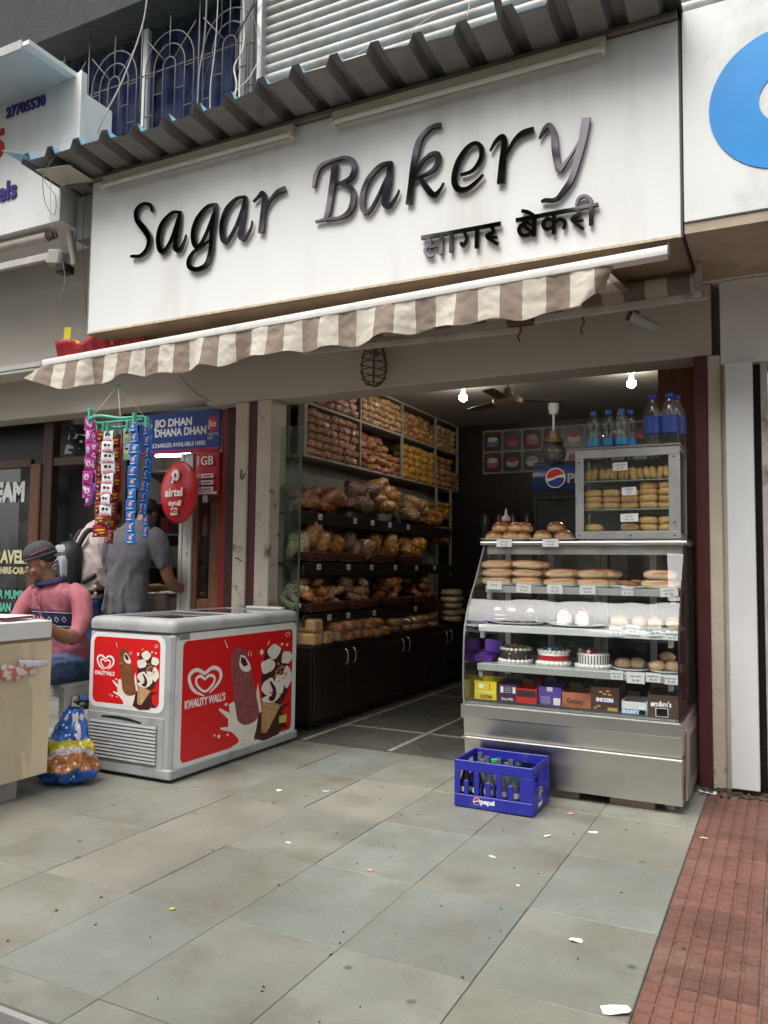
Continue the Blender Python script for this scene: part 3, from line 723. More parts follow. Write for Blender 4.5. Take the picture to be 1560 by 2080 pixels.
# red banner scrap tucked over the awning, yellow tag
bn = MB(); bn.grid(lambda u, v: (-4.92 + u * .86, 4.24 - .05 * v + .03 * math.sin(u * 9), 2.70 + .17 * v * (1 - .5 * u) + .05 * u + .02 * math.sin(u * 14)), 24, 5)
o = bn.build('folded_banner', M('red_banner', (.42, .02, .03), .5, var=.7, vs=9, dirt=((.75, .55, .05), 6, .56, .6)), None, True, solid=.003); tag(o, 'crumpled red banner tucked behind the left awning end', 'banner')
o = MB().cbox((-4.96, 4.34, 2.955), (.075, .004, .14), 0, (0, .1, 0)).build('yellow_tag', M('yellow_card', (.75, .62, .02), .5)); tag(o, 'yellow card tag on the cream wall left of the sign', 'tag')
# ---------------------------------------------------------------- neighbouring signs
navy = M('navy_lettering', (.035, .02, .20), .4, var=.1)
ls = empty('travel_agency_sign', (-5.4, 4.03, 3.7), label='white neighbouring sign box with a blue phone number at top left', cat='sign')
MB().box(-7.2, -4.735, 4.03, 4.5, 3.715, 4.80, .003).build('sign_panel', signwhite, ls)
MB().box(-4.733, -4.535, 4.01, 4.06, 3.98, 4.80, .003).build('side_cheek', white, ls)
MB().box(-7.2, -4.675, 3.61, 4.06, 4.775, 4.798, .003).build('hood', M('grey_white_hood', (.55, .57, .58), .5, var=.08, vs=3), ls)
MB().box(-4.673, -4.60, 3.60, 4.07, 4.77, 4.808, .004).build('hood_edge', white, ls)
MB().box(-7.2, -4.675, 3.594, 3.609, 4.755, 4.825, .003).build('hood_edge', alum, ls)
MB().box(-4.555, -4.53, 4.0, 4.009, 4.06, 4.80, .002).build('cheek_edge', white, ls)
text('27705530', .118, navy, ls, ((-5.365, 4.028, 4.652), (1, 0, .0), (0, 0, 1)), .003, .006, .0035, sx=.92)
text('5', .30, M('red_lettering', (.5, .01, .015), .4), ls, XF(-5.52, 4.028, 4.36), .003, .008, .012)
text('els', .20, navy, ls, XF(-5.42, 4.028, 3.99), .003, .008, .007)
MB().box(-4.70, -4.45, 4.15, 4.58, 3.60, 3.93).build('side_return', greywall, ls)

na = empty('neighbour_awning_arm', (-5.3, 4.35, 3.5), label='rusty retracted awning roller and arm under the travel sign', cat='awning')
MB().tube([(-7.2, 4.10, 3.675), (-4.93, 4.10, 3.655)], .038, 12).build('roller', M('stained_white_roller', (.5, .45, .4), .6, var=.2, vs=6, dirt=((.2, .11, .07), 5, .52, .7)), na, True, 40)
MB().tube([(-4.93, 4.10, 3.655), (-4.86, 4.10, 3.655)], .030, 12).build('roller_end', rust, na, True, 40)
MB().cbox((-5.95, 4.10, 3.50), (2.1, .035, .06), .006, (0, .005, 0)).build('arm', M('dirty_white_arm', (.5, .47, .43), .6, var=.15, vs=7, dirt=((.16, .1, .07), 6, .55, .7)), na)
MB().cbox((-4.83, 4.10, 3.47), (.15, .08, .12), .015, (0, .2, 0)).build('knuckle', armm, na)
MB().cbox((-4.69, 4.12, 3.53), (.045, .055, .30), .01, (0, -.25, 0)).build('bracket', M('dirty_cream_bracket', (.38, .33, .27), .6, var=.2, vs=9), na)
MB().box(-4.80, -4.70, 4.06, 4.16, 3.34, 3.41, .008).build('stop_block', black, na)

rs = empty('bank_sign', (.2, 4.02, 2.88), label='white mouldy sign with a large blue disc at the right edge', cat='sign')
MB().box(-.402, 1.6, 4.02, 4.5, 2.885, 3.955, .003).build('sign_panel', signdirty, rs)
MB().box(-.402, 1.6, 4.03, 4.75, 2.83, 2.882).build('lower_band', M('brown_stained_band', (.42, .34, .26), .7, var=.3, vs=3), rs)
bd = MB()
ro, ri, cx, cz = .343, .125, .06, 3.405
n = 60; a0 = math.radians(-90 + 9); a1 = math.radians(270 - 9)
outer = [(cx + ro * math.cos(a0 + (a1 - a0) * k / n), cz + ro * math.sin(a0 + (a1 - a0) * k / n)) for k in range(n + 1)]
b0 = math.radians(-90 + 19); b1 = math.radians(270 - 19)
inner = [(cx + ri * math.cos(b0 + (b1 - b0) * k / n), cz + ri * math.sin(b0 + (b1 - b0) * k / n)) for k in range(n + 1)]
vs = []
for p, q in zip(outer, inner):
    vs += [(p[0], 4.0165, p[1]), (q[0], 4.0165, q[1])]
bd.add(vs, [(2 * k, 2 * k + 1, 2 * k + 3, 2 * k + 2) for k in range(n)])
bd.build('blue_disc', M('sky_blue_vinyl', (.022, .26, .66), .35, var=.05), rs, solid=.003)

nb = empty('neighbour_shop_front', (.2, 4.8, 0), label='grey beam and white shutter pillar of the shop at the right edge', cat='shop front')
MB().box(-.298, 1.6, 4.79, 5.1, 2.35, 2.83, .006).build('beam', M('pale_grey_paint', (.78, .77, .75), .7, var=.06, vs=2, dirt=((.25, .24, .22), 2, .62, .85)), nb)
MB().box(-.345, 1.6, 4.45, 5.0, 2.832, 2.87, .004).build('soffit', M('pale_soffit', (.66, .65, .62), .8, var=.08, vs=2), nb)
MB().box(-.274, -.135, 4.74, 4.95, .03, 2.347, .004).build('pillar', whiteshutter, nb)
MB().box(-.300, -.276, 4.83, 5.0, 0, 2.347).build('pillar_back', dirtwall, nb)
MB().box(-.133, -.10, 4.86, 5.0, 0, 2.347).build('gap', black, nb)
MB().box(-.098, -.062, 4.80, 4.95, .02, 2.347, .003).build('shutter_rail', M('weathered_rail', (.5, .48, .45), .5, m=.2, var=.2, vs=6, dirt=((.2, .14, .1), 5, .56, .7)), nb)
MB().box(-.059, -.01, 4.88, 4.95, .02, 2.347, .003).build('shutter_rail', darksteel, nb)
for k in range(30):
    MB().box(-.008, 1.6, 4.89, 4.905, .03 + k * .077, .105 + k * .077, .006).build('shutter_slat', shutterm, nb)
rb = MB(); rr_ = random.Random(5)
for k in range(50): rb.blob((rr_.uniform(-.42, .1), rr_.uniform(4.66, 4.80), .004), (rr_.uniform(.006, .03), rr_.uniform(.006, .02), rr_.uniform(.004, .016)), (0, 0, rr_.uniform(0, 3)), 7, 4, .4, 8, k)
o = rb.build('rubble', M('dirt_crumbs', (.07, .055, .045), .95, var=.5, vs=30)); tag(o, 'dark crumbs of dirt and rubble at the foot of the right pillar', 'rubble', kind='stuff')

# ---------------------------------------------------------------- shops at the left: dark interior, wood frames
tv = empty('travel_office_front', (-6, 5.1, 0), label='dark wood framed travel office front with painted glass at left', cat='shop front')
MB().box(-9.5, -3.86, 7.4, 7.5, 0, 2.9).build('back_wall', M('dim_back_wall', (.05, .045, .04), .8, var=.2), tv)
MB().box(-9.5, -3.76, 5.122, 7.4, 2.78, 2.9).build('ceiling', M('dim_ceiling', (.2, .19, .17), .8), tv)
for x0, x1 in ((-6.085, -5.96), (-7.6, -7.45), (-5.12, -5.05)):
    MB().box(x0, x1, 5.10, 5.19, .10, 2.484, .006).build('post', woodd, tv)
MB().box(-5.958, -5.122, 5.11, 5.18, 2.07, 2.15, .006).build('transom', woodd, tv)
MB().box(-6.22, -6.087, 5.08, 5.14, .12, 2.10, .008).build('door_stile', M('reddish_wood', (.12, .05, .025), .5, var=.3, vs=4, stretch=(6, 6, .6)), tv)
MB().box(-7.45, -6.222, 5.085, 5.135, 2.07, 2.15, .006).build('door_rail', woodd, tv)
MB().box(-7.45, -6.222, 5.105, 5.112, .12, 2.068).build('glass_pane', darkpane, tv)
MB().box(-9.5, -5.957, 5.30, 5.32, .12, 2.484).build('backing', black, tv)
MB().box(-5.955, -5.125, 5.145, 5.150, 2.15, 2.484).build('glass_pane', darkpane, tv)
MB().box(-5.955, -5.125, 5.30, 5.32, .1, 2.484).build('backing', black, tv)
gold = M('gold_lettering', (.62, .56, .33), .5, var=.1); teal = M('teal_lettering', (.12, .42, .33), .5, var=.1); palel = M('pale_grey_lettering', (.55, .57, .55), .5)
for body, sz, mt, x, z, bo in (('TEAM', .245, palel, -6.30, 1.765, .014), ('TRAVELS', .165, gold, -6.205, 1.185, .006), ('ON HIRE-CAR-VAN', .085, gold, -6.10, 1.085, .003), ('BUSES', .085, gold, -6.60, .985, .003), ('FOR MUMBAI', .105, teal, -6.18, .855, .004), ('DARSHAN', .105, teal, -6.42, .735, .004)):
    al = 'RIGHT'
    text(body, sz, mt, tv, XF(x, 5.10, z), .002, .0015, bo, al, sx=.85)

ms = empty('mobile_recharge_shop', (-4.3, 5.1, 0), label='small mobile recharge shop with white door post and wooden door', cat='shop')
wpost = M('flaking_white_paint', (.62, .60, .56), .6, var=.08, vs=4, b=.2, bs=30, dirt=((.16, .12, .09), 9, .66, .70))
for k, (x0, x1) in enumerate(((-4.352, -4.318), (-4.315, -4.262), (-4.259, -4.222))):
    MB().box(x0, x1, 4.985 + .008 * (k % 2), 5.08, .10, 2.085, .004).build('white_post', wpost, ms)
MB().box(-4.216, -4.175, 5.0, 5.06, .10, 2.08, .004).build('door_stile', wood, ms)
MB().box(-4.05, -3.945, 5.0, 5.06, .10, 2.08, .004).build('door_stile', wood, ms)
MB().box(-4.173, -4.052, 5.005, 5.055, .74, .92, .006).build('door_rail', wood, ms)
MB().box(-4.173, -4.052, 5.01, 5.05, .10, .738, .012).build('door_panel', wood, ms)
MB().box(-4.173, -4.052, 5.03, 5.034, .922, 2.08).build('glass_pane', darkpane, ms)
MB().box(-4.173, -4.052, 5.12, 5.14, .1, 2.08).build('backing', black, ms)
MB().box(-3.943, -3.862, 4.98, 5.10, .10, 2.41, .004).build('red_post', M('dark_red_paint', (.23, .012, .012), .45, var=.2, vs=5), ms)
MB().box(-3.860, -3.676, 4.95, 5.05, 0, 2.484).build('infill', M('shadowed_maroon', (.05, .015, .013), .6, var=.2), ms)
MB().box(-4.26, -4.25, 4.975, 4.984, 1.27, 1.285, .002).build('latch', rust, ms)
MB().box(-5.95, -3.94, 6.55, 6.6, .1, 2.7).build('back_wall', M('pale_shop_wall', (.34, .32, .3), .7, var=.1), ms)
MB().box(-3.94, -3.90, 5.12, 6.6, .1, 2.7).build('side_wall', M('pale_shop_wall', (.5, .48, .45), .7), ms)
MB().box(-6.0, -5.955, 5.33, 6.6, .1, 2.7).build('side_wall', M('pale_shop_wall', (.5, .48, .45), .7), ms)
MB().box(-5.30, -4.36, 5.33, 5.70, .10, .93, .006).build('counter', M('dark_shop_counter', (.08, .06, .05), .5), ms)
for k in range(4): MB().box(-5.95, -3.945, 6.3, 6.55, 1.15 + .33 * k, 1.17 + .33 * k).build('wall_shelf', M('pale_shelf', (.4, .39, .37), .6), ms)
o = MB().tube([(-5.55, 6.0, 2.26), (-5.12, 6.0, 2.25)], .016, 10).build('lit_tube', M('lit_fluorescent', (.9, .9, .9), .4, emit=(1, .97, .9, 14)), ms, True, 40)
q = random.Random(11)
for k in range(14):
    x = -5.75 + (k % 7) * .14; z = 1.17 + .33 * (k // 7 + (0 if k < 7 else 0)) + .001
    w, h = q.uniform(.07, .11), q.uniform(.16, .24)
    o = MB().box(x, x + w, 6.31, 6.36, z, z + h, .004).build('phone_box', M('phone_box_%d' % (k % 4), [(.05, .05, .06), (.45, .45, .47), (.03, .08, .25), (.3, .05, .05)][k % 4], .4))
    tag(o, '%s phone box from the left on the %s recharge shop wall shelf' % (ORD[k % 7], ('lower', 'upper')[k // 7]), 'box', 'phone boxes in the recharge shop')
for k, (x, y) in enumerate(((-4.98, 5.46), (-4.78, 5.48), (-4.62, 5.44), (-4.85, 5.58))):
    o = MB().cbox((x, y, .937 + .004 * k), (.20, .28, .006), 0, (0, 0, q.uniform(-.5, .5))).build('newspaper', M('newsprint', (.52, .5, .47), .8, var=.35, vs=60)); tag(o, 'printed paper on the recharge shop counter, %s of four laid down' % ORD[k], 'paper', 'papers on the recharge shop counter')

# blue recharge sign
js = empty('recharge_sign', (-4.3, 5.0, 2.1), label='blue recharge sign board with white lettering and red round logo', cat='sign')
MB().box(-4.78, -3.945, 4.965, 4.984, 2.092, 2.425, .002).build('board', M('deep_blue_print', (.012, .045, .25), .4, var=.25, vs=3), js)
MB().box(-4.78, -3.945, 4.9640, 4.9648, 2.094, 2.118).build('pink_band', M('magenta_band', (.35, .02, .09), .4, var=.4, vs=9), js)
text('JIO DHAN', .088, inkwhite, js, XF(-4.615, 4.9648, 2.312), .001, .0006, .003, sx=.98)
text('DHANA DHAN', .088, inkwhite, js, XF(-4.615, 4.9648, 2.232), .001, .0006, .003, sx=.90)
text('RECHARGES AVAILABLE HERE', .048, inkwhite, js, XF(-4.085, 4.9648, 2.142), .001, .0005, .0008, 'RIGHT', sx=.93)
MB().prism(rrect(-4.72, -4.645, 2.225, 2.345, .006), XF(0, 4.9648, 0), .0004, .001).build('white_box', inkwhite, js)
text('15', .062, navy, js, XF(-4.714, 4.9638, 2.25), .001, .0004, .002)
MB().prism(ellp(-4.02, 2.305, .052, .062, 32), XF(0, 4.9648, 0), .0004, .001).build('round_logo', M('logo_red', (.6, .01, .015), .4), js)
text('Jio', .075, inkwhite, js, XF(-4.02, 4.9638, 2.282), .001, .0004, .001, 'CENTER')
text('DIGITAL', .030, inkwhite, js, XF(-4.065, 4.9648, 2.212), .001, .0004, 0)
text('LIFE', .030, inkwhite, js, XF(-4.065, 4.9648, 2.182), .001, .0004, 0)

# red satellite dish
ad = empty('satellite_dish', (-4.2, 4.85, 1.75), label='red satellite dish with white lettering fixed to the white door post', cat='satellite dish')
m = MB(); mxd = Matrix.Translation((-4.20, 4.80, 1.75)) @ Matrix.Rotation(math.radians(-6), 4, 'Z') @ Matrix.Rotation(math.radians(90), 4, 'X') @ Matrix.Diagonal((.205, .242, .05, 1))
m.lathe([(0.001, 1), (.25, .95), (.5, .8), (.75, .52), (.92, .22), (1, 0), (1.01, -.1), (.97, -.1), (.8, .25), (0.001, .7)], 40, mxd, False)
m.build('dish', M('red_dish_enamel', (.50, .012, .016), .3, var=.06, vs=3), ad, True, 60)
MB().box(-4.215, -4.185, 4.83, 4.99, 1.73, 1.77, .004).build('mount', darksteel, ad)
def dishf(x, z):
    return ((x, 4.741, z), (math.cos(-.105), math.sin(-.105), 0), (0, 0, 1))
text('airtel', .092, inkwhite, ad, dishf(-4.195, 1.715), .0, .003, .002, 'CENTER')
text('digital', .050, inkwhite, ad, dishf(-4.20, 1.645), -.004, .003, 0, 'CENTER')
text('HD', .046, M('logo_red', (.6, .01, .015), .4), ad, dishf(-4.193, 1.585), .006, .002, .001, 'CENTER')
MB().prism(rrect(-.034, .034, -.012, .042, .008), dishf(-4.193, 1.582), -.012, .002).build('hd_plate', inkwhite, ad)
MB().ribbon([(-.03, -.03, .007), (-.012, .012, .008), (-.022, .042, .013), (.012, .062, .014), (.034, .03, .011), (.018, -.005, .008), (.004, .01, .006)], dishf(-4.19, 1.845), -.01, .004).build('swirl_logo', inkwhite, ad)
MB().prism(ellp(.055, .0, .018, .024), dishf(-4.19, 1.66), -.012, .001).build('small_dish_mark', M('pale_pink_ink', (.7, .5, .48), .5), ad)

gb = empty('red_poster', (-4.05, 4.95, 1.76), label='red 1GB mobile data poster hanging beside the satellite dish', cat='poster')
m = MB(); m.grid(lambda u, v: (-4.172 + u * .238, 4.955 - .02 * math.sin(u * 4) * (1 - v), 2.10 - (1 - v) * .36 - .01 * u), 8, 8)
m.build('sheet', M('red_poster_print', (.52, .015, .02), .45, var=.08), gb, True, solid=.001)
text('1GB', .098, inkwhite, gb, XF(-4.15, 4.933, 1.975), .001, .0005, .002, sx=.98)
for k, z in enumerate((1.905, 1.852, 1.80)):
    MB().box(-4.092, -3.972, 4.9325, 4.9335, z - .034, z).build('price_strip', inkwhite, gb)
    MB().box(-4.142, -4.098, 4.9325, 4.9335, z - .034, z).build('price_block', M('poster_tint_%d' % k, [(.6, .35, .2), (.3, .1, .3), (.3, .35, .4)][k], .5), gb)
    MB().box(-4.078, -3.99, 4.9318, 4.9323, z - .022, z - .014).build('price_text', inkblack, gb)
MB().box(-4.17, -3.935, 4.931, 4.9345, 1.742, 1.762).build('white_hem', inkwhite, gb)

# tube under the left beam
t = empty('tube_light', (-5.8, 4.75, 2.82), label='unlit white tube batten on the cream beam at the far left', cat='lamp')
MB().box(-6.6, -5.52, 4.57, 4.618, 2.83, 2.87, .004).build('batten_body', white, t)
MB().tube([(-6.58, 4.56, 2.80), (-5.55, 4.56, 2.80)], .014, 10).build('tube', M('opal_tube', (.62, .59, .54), .2), t, True, 40)
ART={'heart':[[(3.705,0.565,0.0085),(3.77,0.591,0.01),(3.833,0.574,0.011),(3.853,0.533,0.011),(3.821,0.49,0.0085),(3.749,0.449,0.0025)],[(3.705,0.565,0.0085),(3.633,0.594,0.01),(3.578,0.577,0.0105),(3.571,0.538,0.0105),(3.613,0.48,0.009),(3.701,0.439,0.003)],[(3.706,0.531,0.0065),(3.745,0.55,0.0075),(3.792,0.534,0.0075),(3.78,0.495,0.0075),(3.709,0.463,0.006),(3.64,0.505,0.0075),(3.629,0.543,0.0075),(3.667,0.555,0.0075),(3.706,0.531,0.0065)]],'bar':[(3.988,0.684),(4.054,0.678),(4.108,0.633),(4.149,0.548),(4.183,0.454),(4.227,0.33),(4.249,0.245),(4.193,0.209),(4.102,0.206),(4.027,0.245),(4.002,0.328),(3.968,0.463),(3.949,0.57),(3.956,0.647)],'bite':[(4.04,0.641),(4.085,0.626),(4.144,0.567),(4.137,0.533),(4.074,0.537),(4.028,0.579)],'biteh':[(4.044,0.63),(4.086,0.616),(4.118,0.574),(4.076,0.563),(4.042,0.595)],'wafer':[(4.274,0.351),(4.499,0.276),(4.339,0.118),(4.277,0.126)],'choc':[(4.318,0.66),(4.486,0.636),(4.577,0.531),(4.617,0.41),(4.533,0.305),(4.482,0.274),(4.279,0.341),(4.264,0.471),(4.273,0.562)],'petals':[(4.402,0.629,0.076,0.045),(4.331,0.542,0.079,0.046),(4.549,0.577,0.064,0.043),(4.557,0.446,0.061,0.068),(4.347,0.41,0.075,0.051),(4.469,0.409,0.059,0.067),(4.38,0.331,0.104,0.028)],'cream':[(3.986,0.365),(3.937,0.355),(3.946,0.302),(3.847,0.347),(3.841,0.335),(3.933,0.269),(3.935,0.222),(3.856,0.23),(3.866,0.217),(3.972,0.185),(4.031,0.14),(4.047,0.111),(3.961,0.092),(3.976,0.079),(4.077,0.096),(4.182,0.085),(4.251,0.117),(4.272,0.196),(4.271,0.287),(4.23,0.448),(4.214,0.386),(4.238,0.256),(4.102,0.202),(4.027,0.245),(4.002,0.328)],'dark':[(4.246,0.255),(4.218,0.15),(4.197,0.105),(4.308,0.07),(4.472,0.082),(4.505,0.114),(4.593,0.108),(4.521,0.154),(4.51,0.232),(4.622,0.273),(4.5,0.262),(4.382,0.27)],'drops':[(3.847,0.182,0.014,0.01),(3.806,0.194,0.009,0.007),(3.908,0.359,0.014,0.009),(3.93,0.176,0.011,0.007),(4.263,0.637,0.019,0.018),(4.493,0.669,0.016,0.009),(4.555,0.661,0.014,0.01)],'lines':[[(3.879,0.745,0.0015),(3.909,0.695,0.004)],[(4.129,0.658,0.0015),(4.118,0.628,0.0035)],[(4.16,0.655,0.0015),(4.146,0.625,0.0035)],[(4.349,0.704,0.002),(4.325,0.678,0.003)],[(4.569,0.746,0.002),(4.588,0.73,0.002),(4.553,0.716,0.002),(4.535,0.733,0.002),(4.569,0.746,0.002)]],'sticker':[(4.471,0.2),(4.559,0.2),(4.561,0.152),(4.473,0.153)],'text0':(3.541,0.391),'text1':(3.879,0.393),'red':[(3.497,0.069),(4.63,0.063),(4.603,0.802),(3.484,0.791)],'white':[(3.451,0.06),(4.676,0.031),(4.648,0.819),(3.441,0.818)]}
# ---------------------------------------------------------------- ice cream freezer
FG = M('freezer_grey', (.37, .38, .38), .42, var=.06, vs=4, b=.03, bs=30, dirt=((.20, .19, .175), 4.5, .52, .80))
fz = empty('ice_cream_freezer', (-3.32, 4.06, 0), label='grey chest freezer with red ice cream artwork on its sides', cat='freezer')
fx0, fx1, fy0, fy1 = -3.645, -3.008, 3.432, 4.690
MB().box(fx0, fx1, fy0, fy1, .035, .81, .018).build('body', FG, fz)
MB().box(fx0 - .006, fx1 + .006, fy0 - .006, fy1 + .006, .018, .075, .008).build('plinth', FG, fz)
# rounded lid rim as a lofted ring with an opening
def rim(off_o, off_i, z):
    return rrect(fx0 - off_o, fx1 + off_o, fy0 - off_o, fy1 + off_o, .05 + off_o, 5)
lv = [(-.003, .812), (.006, .818), (.008, .845), (.004, .868), (-.010, .882), (-.035, .888), (-.070, .889), (-.074, .880), (-.074, .862)]
m = MB(); vs = []; n = 24
for o_, z in lv:
    for p in rrect(fx0 - o_, fx1 + o_, fy0 - o_, fy1 + o_, max(.004, .045 + o_ * .55), 5): vs.append((p[0], p[1], z))
m.add(vs, [(i * n + k, i * n + (k + 1) % n, (i + 1) * n + (k + 1) % n, (i + 1) * n + k) for i in range(len(lv) - 1) for k in range(n)])
m.build('lid_rim', FG, fz, True, 50)
MB().box(fx0 + .08, fx1 - .08, fy0 + .08, fy1 - .08, .60, .62).build('inner_floor', M('freezer_inner', (.35, .36, .37), .5), fz)
lidg = glass('freezer_lid_glass', (.30, .32, .33), 1.8, 0, 1.5, .06)
for k, (y0, y1, z) in enumerate(((fy0 + .076, 4.06, .872), (4.06, fy1 - .076, .880))):
    o = MB().box(fx0 + .078, fx1 - .078, y0, y1, z, z + .005).build('sliding_lid', lidg, fz)
    MB().box(fx0 + .078, fx1 - .078, y0, y0 + .022, z - .003, z + .010, .002).build('lid_frame', FG, o)
MB().box(-3.40, -3.10, 4.615, 4.66, .888, .906, .004).build('lid_handle', whitepl, fz)
# white sticker plates, red fields and the printed artwork
FY = ((0, 0, 0), (0, 1, 0), (0, 0, 1)); FYs = ((fx1, 0, 0), (0, 1, 0), (0, 0, 1)); FXs = ((0, fy0, 0), (1, 0, 0), (0, 0, 1))
wst = M('white_sticker', (.76, .76, .75), .4, var=.03, dirt=((.5, .49, .46), 6, .62, .8))
MB().prism(rrect(3.456, 4.668, .052, .806, .055), FYs, .0005, .0012).build('side_sticker', wst, fz)
MB().prism(rrect(3.512, 4.622, .092, .764, .035), FYs, .0013, .0018).build('side_red_field', redpl, fz)
MB().prism(rrect(-3.628, -3.062, .370, .796, .055), FXs, .0005, .0012).build('end_sticker', wst, fz)
MB().prism(rrect(-3.600, -3.098, .398, .772, .035), FXs, .0013, .0018).build('end_red_field', redpl, fz)
barc = M('milk_chocolate_print', (.20, .075, .025), .4, var=.4, vs=30, dirt=((.5, .26, .10), 60, .60, .66))
barp = M('berry_chocolate_print', (.26, .07, .075), .4, var=.25, vs=25, dirt=((.62, .33, .27), 55, .62, .67))
wafc = M('wafer_print', (.48, .26, .11), .5, var=.3, vs=60)
wafl = M('wafer_line_print', (.72, .5, .28), .5)
crm = M('cream_print', (.80, .74, .66), .45, var=.10, vs=20)
dkc = M('dark_chocolate_print', (.06, .016, .014), .4, var=.3, vs=20)
nut = M('nut_print', (.55, .28, .14), .5, var=.3, vs=40)
def art(fr, tr, bar_m, tag_):
    """flat print: every colour is its own thin film on the sticker, one above the other"""
    def P_(l): return [tr(*p) for p in l]
    s0 = abs(tr(1, 0)[0] - tr(0, 0)[0]); s1 = abs(tr(0, 1)[1] - tr(0, 0)[1]); sm = (s0 * s1) ** .5
    def layer(name, mt, k, fn):
        m_ = MB(); fn(m_, .0019 + .00035 * k, .0019 + .00035 * k + .0003); m_.build(name, mt, fz)
    layer('heart_logo', inkwhite, 0, lambda m_, a, b_: [m_.ribbon([(*tr(p[0], p[1]), p[2] * sm * 1.12) for p in st], fr, a + .00005 * i, b_ + .00005 * i) for i, st in enumerate(ART['heart'])])
    layer('cream_splash', crm, 0, lambda m_, a, b_: m_.prism(P_(ART['cream']), fr, a, b_))
    layer('chocolate_splash', dkc, 1, lambda m_, a, b_: m_.prism(P_(ART['dark']), fr, a, b_))
    layer('ice_cream_bar', bar_m, 2, lambda m_, a, b_: m_.prism([tuple(p) for p in catmull(P_(ART['bar']) + [P_(ART['bar'])[0]], 3)[:-1]], fr, a, b_))
    layer('bite_edge', crm, 3, lambda m_, a, b_: m_.prism([tuple(p) for p in catmull(P_(ART['bite']) + [P_(ART['bite'])[0]], 3)[:-1]], fr, a, b_))
    layer('bite', dkc, 4, lambda m_, a, b_: m_.prism(P_(ART['biteh']), fr, a, b_))
    layer('cone_wafer', wafc, 3, lambda m_, a, b_: m_.prism(P_(ART['wafer']), fr, a, b_))
    def lines(m_, a, b_):
        A, B, C_, D_ = P_(ART['wafer'])
        for k in range(1, 6):
            t = k / 6
            p = (A[0] + (B[0] - A[0]) * t, A[1] + (B[1] - A[1]) * t); e = C_
            f_ = .9; m_.ribbon([(p[0], p[1], .0012), (p[0] + (e[0] - p[0]) * f_, p[1] + (e[1] - p[1]) * f_, .0008)], fr, a, b_)
            l = (A[0] + (D_[0] - A[0]) * t, A[1] + (D_[1] - A[1]) * t); r_ = (B[0] + (C_[0] - B[0]) * t, B[1] + (C_[1] - B[1]) * t)
            m_.ribbon([(l[0], l[1], .0010), (r_[0], r_[1], .0010)], fr, a + .0001, b_ + .0001)
    layer('wafer_lines', wafl, 4, lines)
    layer('chocolate_top', dkc, 4, lambda m_, a, b_: m_.prism(P_(ART['choc']), fr, a, b_))
    def pet(m_, a, b_):
        for i, (x, y, rx, ry) in enumerate(ART['petals']):
            q = [(x + rx * (1 + .10 * math.sin(3 * t + i)) * math.cos(t), y + ry * (1 + .12 * math.cos(4 * t + i * 2)) * math.sin(t)) for t in [2 * math.pi * k / 26 for k in range(26)]]
            m_.prism([tr(min(p[0], 4.62), p[1]) for p in q], fr, a + .00012 * i, b_ + .00012 * i)
    layer('whipped_cream', crm, 5, pet)
    rr = random.Random(4)
    layer('nut_pieces', nut, 9, lambda m_, a, b_: [m_.prism([tr(*p) for p in ellp(4.47 + rr.gauss(0, .045), .50 + rr.gauss(0, .035), .011, .008, 6)], fr, a, b_) for _ in range(26)])
    layer('chocolate_swirl', dkc, 9, lambda m_, a, b_: m_.ribbon([(*tr(4.36, .44), .004 * sm * 2), (*tr(4.41, .38), .009 * sm * 2), (*tr(4.40, .335), .012 * sm * 2), (*tr(4.35, .33), .005 * sm * 2)], fr, a, b_))
    layer('drops', crm, 1, lambda m_, a, b_: [m_.prism([tr(*p) for p in ellp(*d, 10)], fr, a, b_) for d in ART['drops']])
    layer('line_marks', inkwhite, 1, lambda m_, a, b_: [m_.ribbon([(*tr(p[0], p[1]), p[2] * sm) for p in st], fr, a, b_) for st in ART['lines']])
art(FYs, lambda u, v: (u, v), barp, 'side')
kx, kz = .50 / 1.125, .374 / .69
def tre(u, v): return (-3.600 + (u - 3.498) * kx, .398 + (v - .082) * kz * 1.0 - .012)
art(FXs, tre, barc, 'end')
text("KWALITY WALL'S", .062, inkwhite, fz, ((fx1, 3.535, .388), (0, 1, 0), (0, 0, 1)), .0022, .0003, .0022, sx=.74)
text("KWALITY WALL'S", .031, inkwhite, fz, ((-3.585, fy0, .553), (1, 0, 0), (0, 0, 1)), .0022, .0003, .001, sx=.62)
MB().prism([(4.472, .152), (4.56, .152), (4.56, .20), (4.472, .20)], FYs, .006, .0065).build('yellow_label', M('yellow_label', (.62, .55, .16), .5, var=.3, vs=60), fz)
MB().box(fx1, fx1 + .003, 3.475, 3.565, .772, .808, .001).build('grey_nameplate', M('grey_nameplate', (.25, .25, .25), .4, var=.4, vs=80), fz)
# louvred grille of the motor compartment
MB().box(-3.632, -3.058, fy0 - .004, fy0 + .002, .068, .345, .002).build('grille_panel', FG, fz)
for k in range(11):
    z = .098 + k * .0192
    MB().cbox((-3.355, fy0 - .0085, z), (.50, .010, .0155), .002, (math.radians(-24), 0, 0)).build('louvre', FG, fz)
MB().box(-3.61, -3.10, fy0 - .006, fy0 - .0042, .088, .302).build('louvre_shadow_gap', M('grey_gap_shade', (.22, .22, .215), .8), fz)  # grey sheet behind the louvres, shade between slats put into its colour
sl = MB(); sl.prism([(-3.52 + .30 * t, .325 - .012 * math.sin(t * math.pi) * -1 - .012 * t) for t in [k / 8 for k in range(9)]] + [(-3.52 + .30 * t, .316 - .012 * t + .004 * math.sin(t * math.pi)) for t in [1 - k / 8 for k in range(9)]], FXs, .0042, .0055)
sl.build('grip_slot', M('black_slot', (.01, .01, .01), .6), fz)
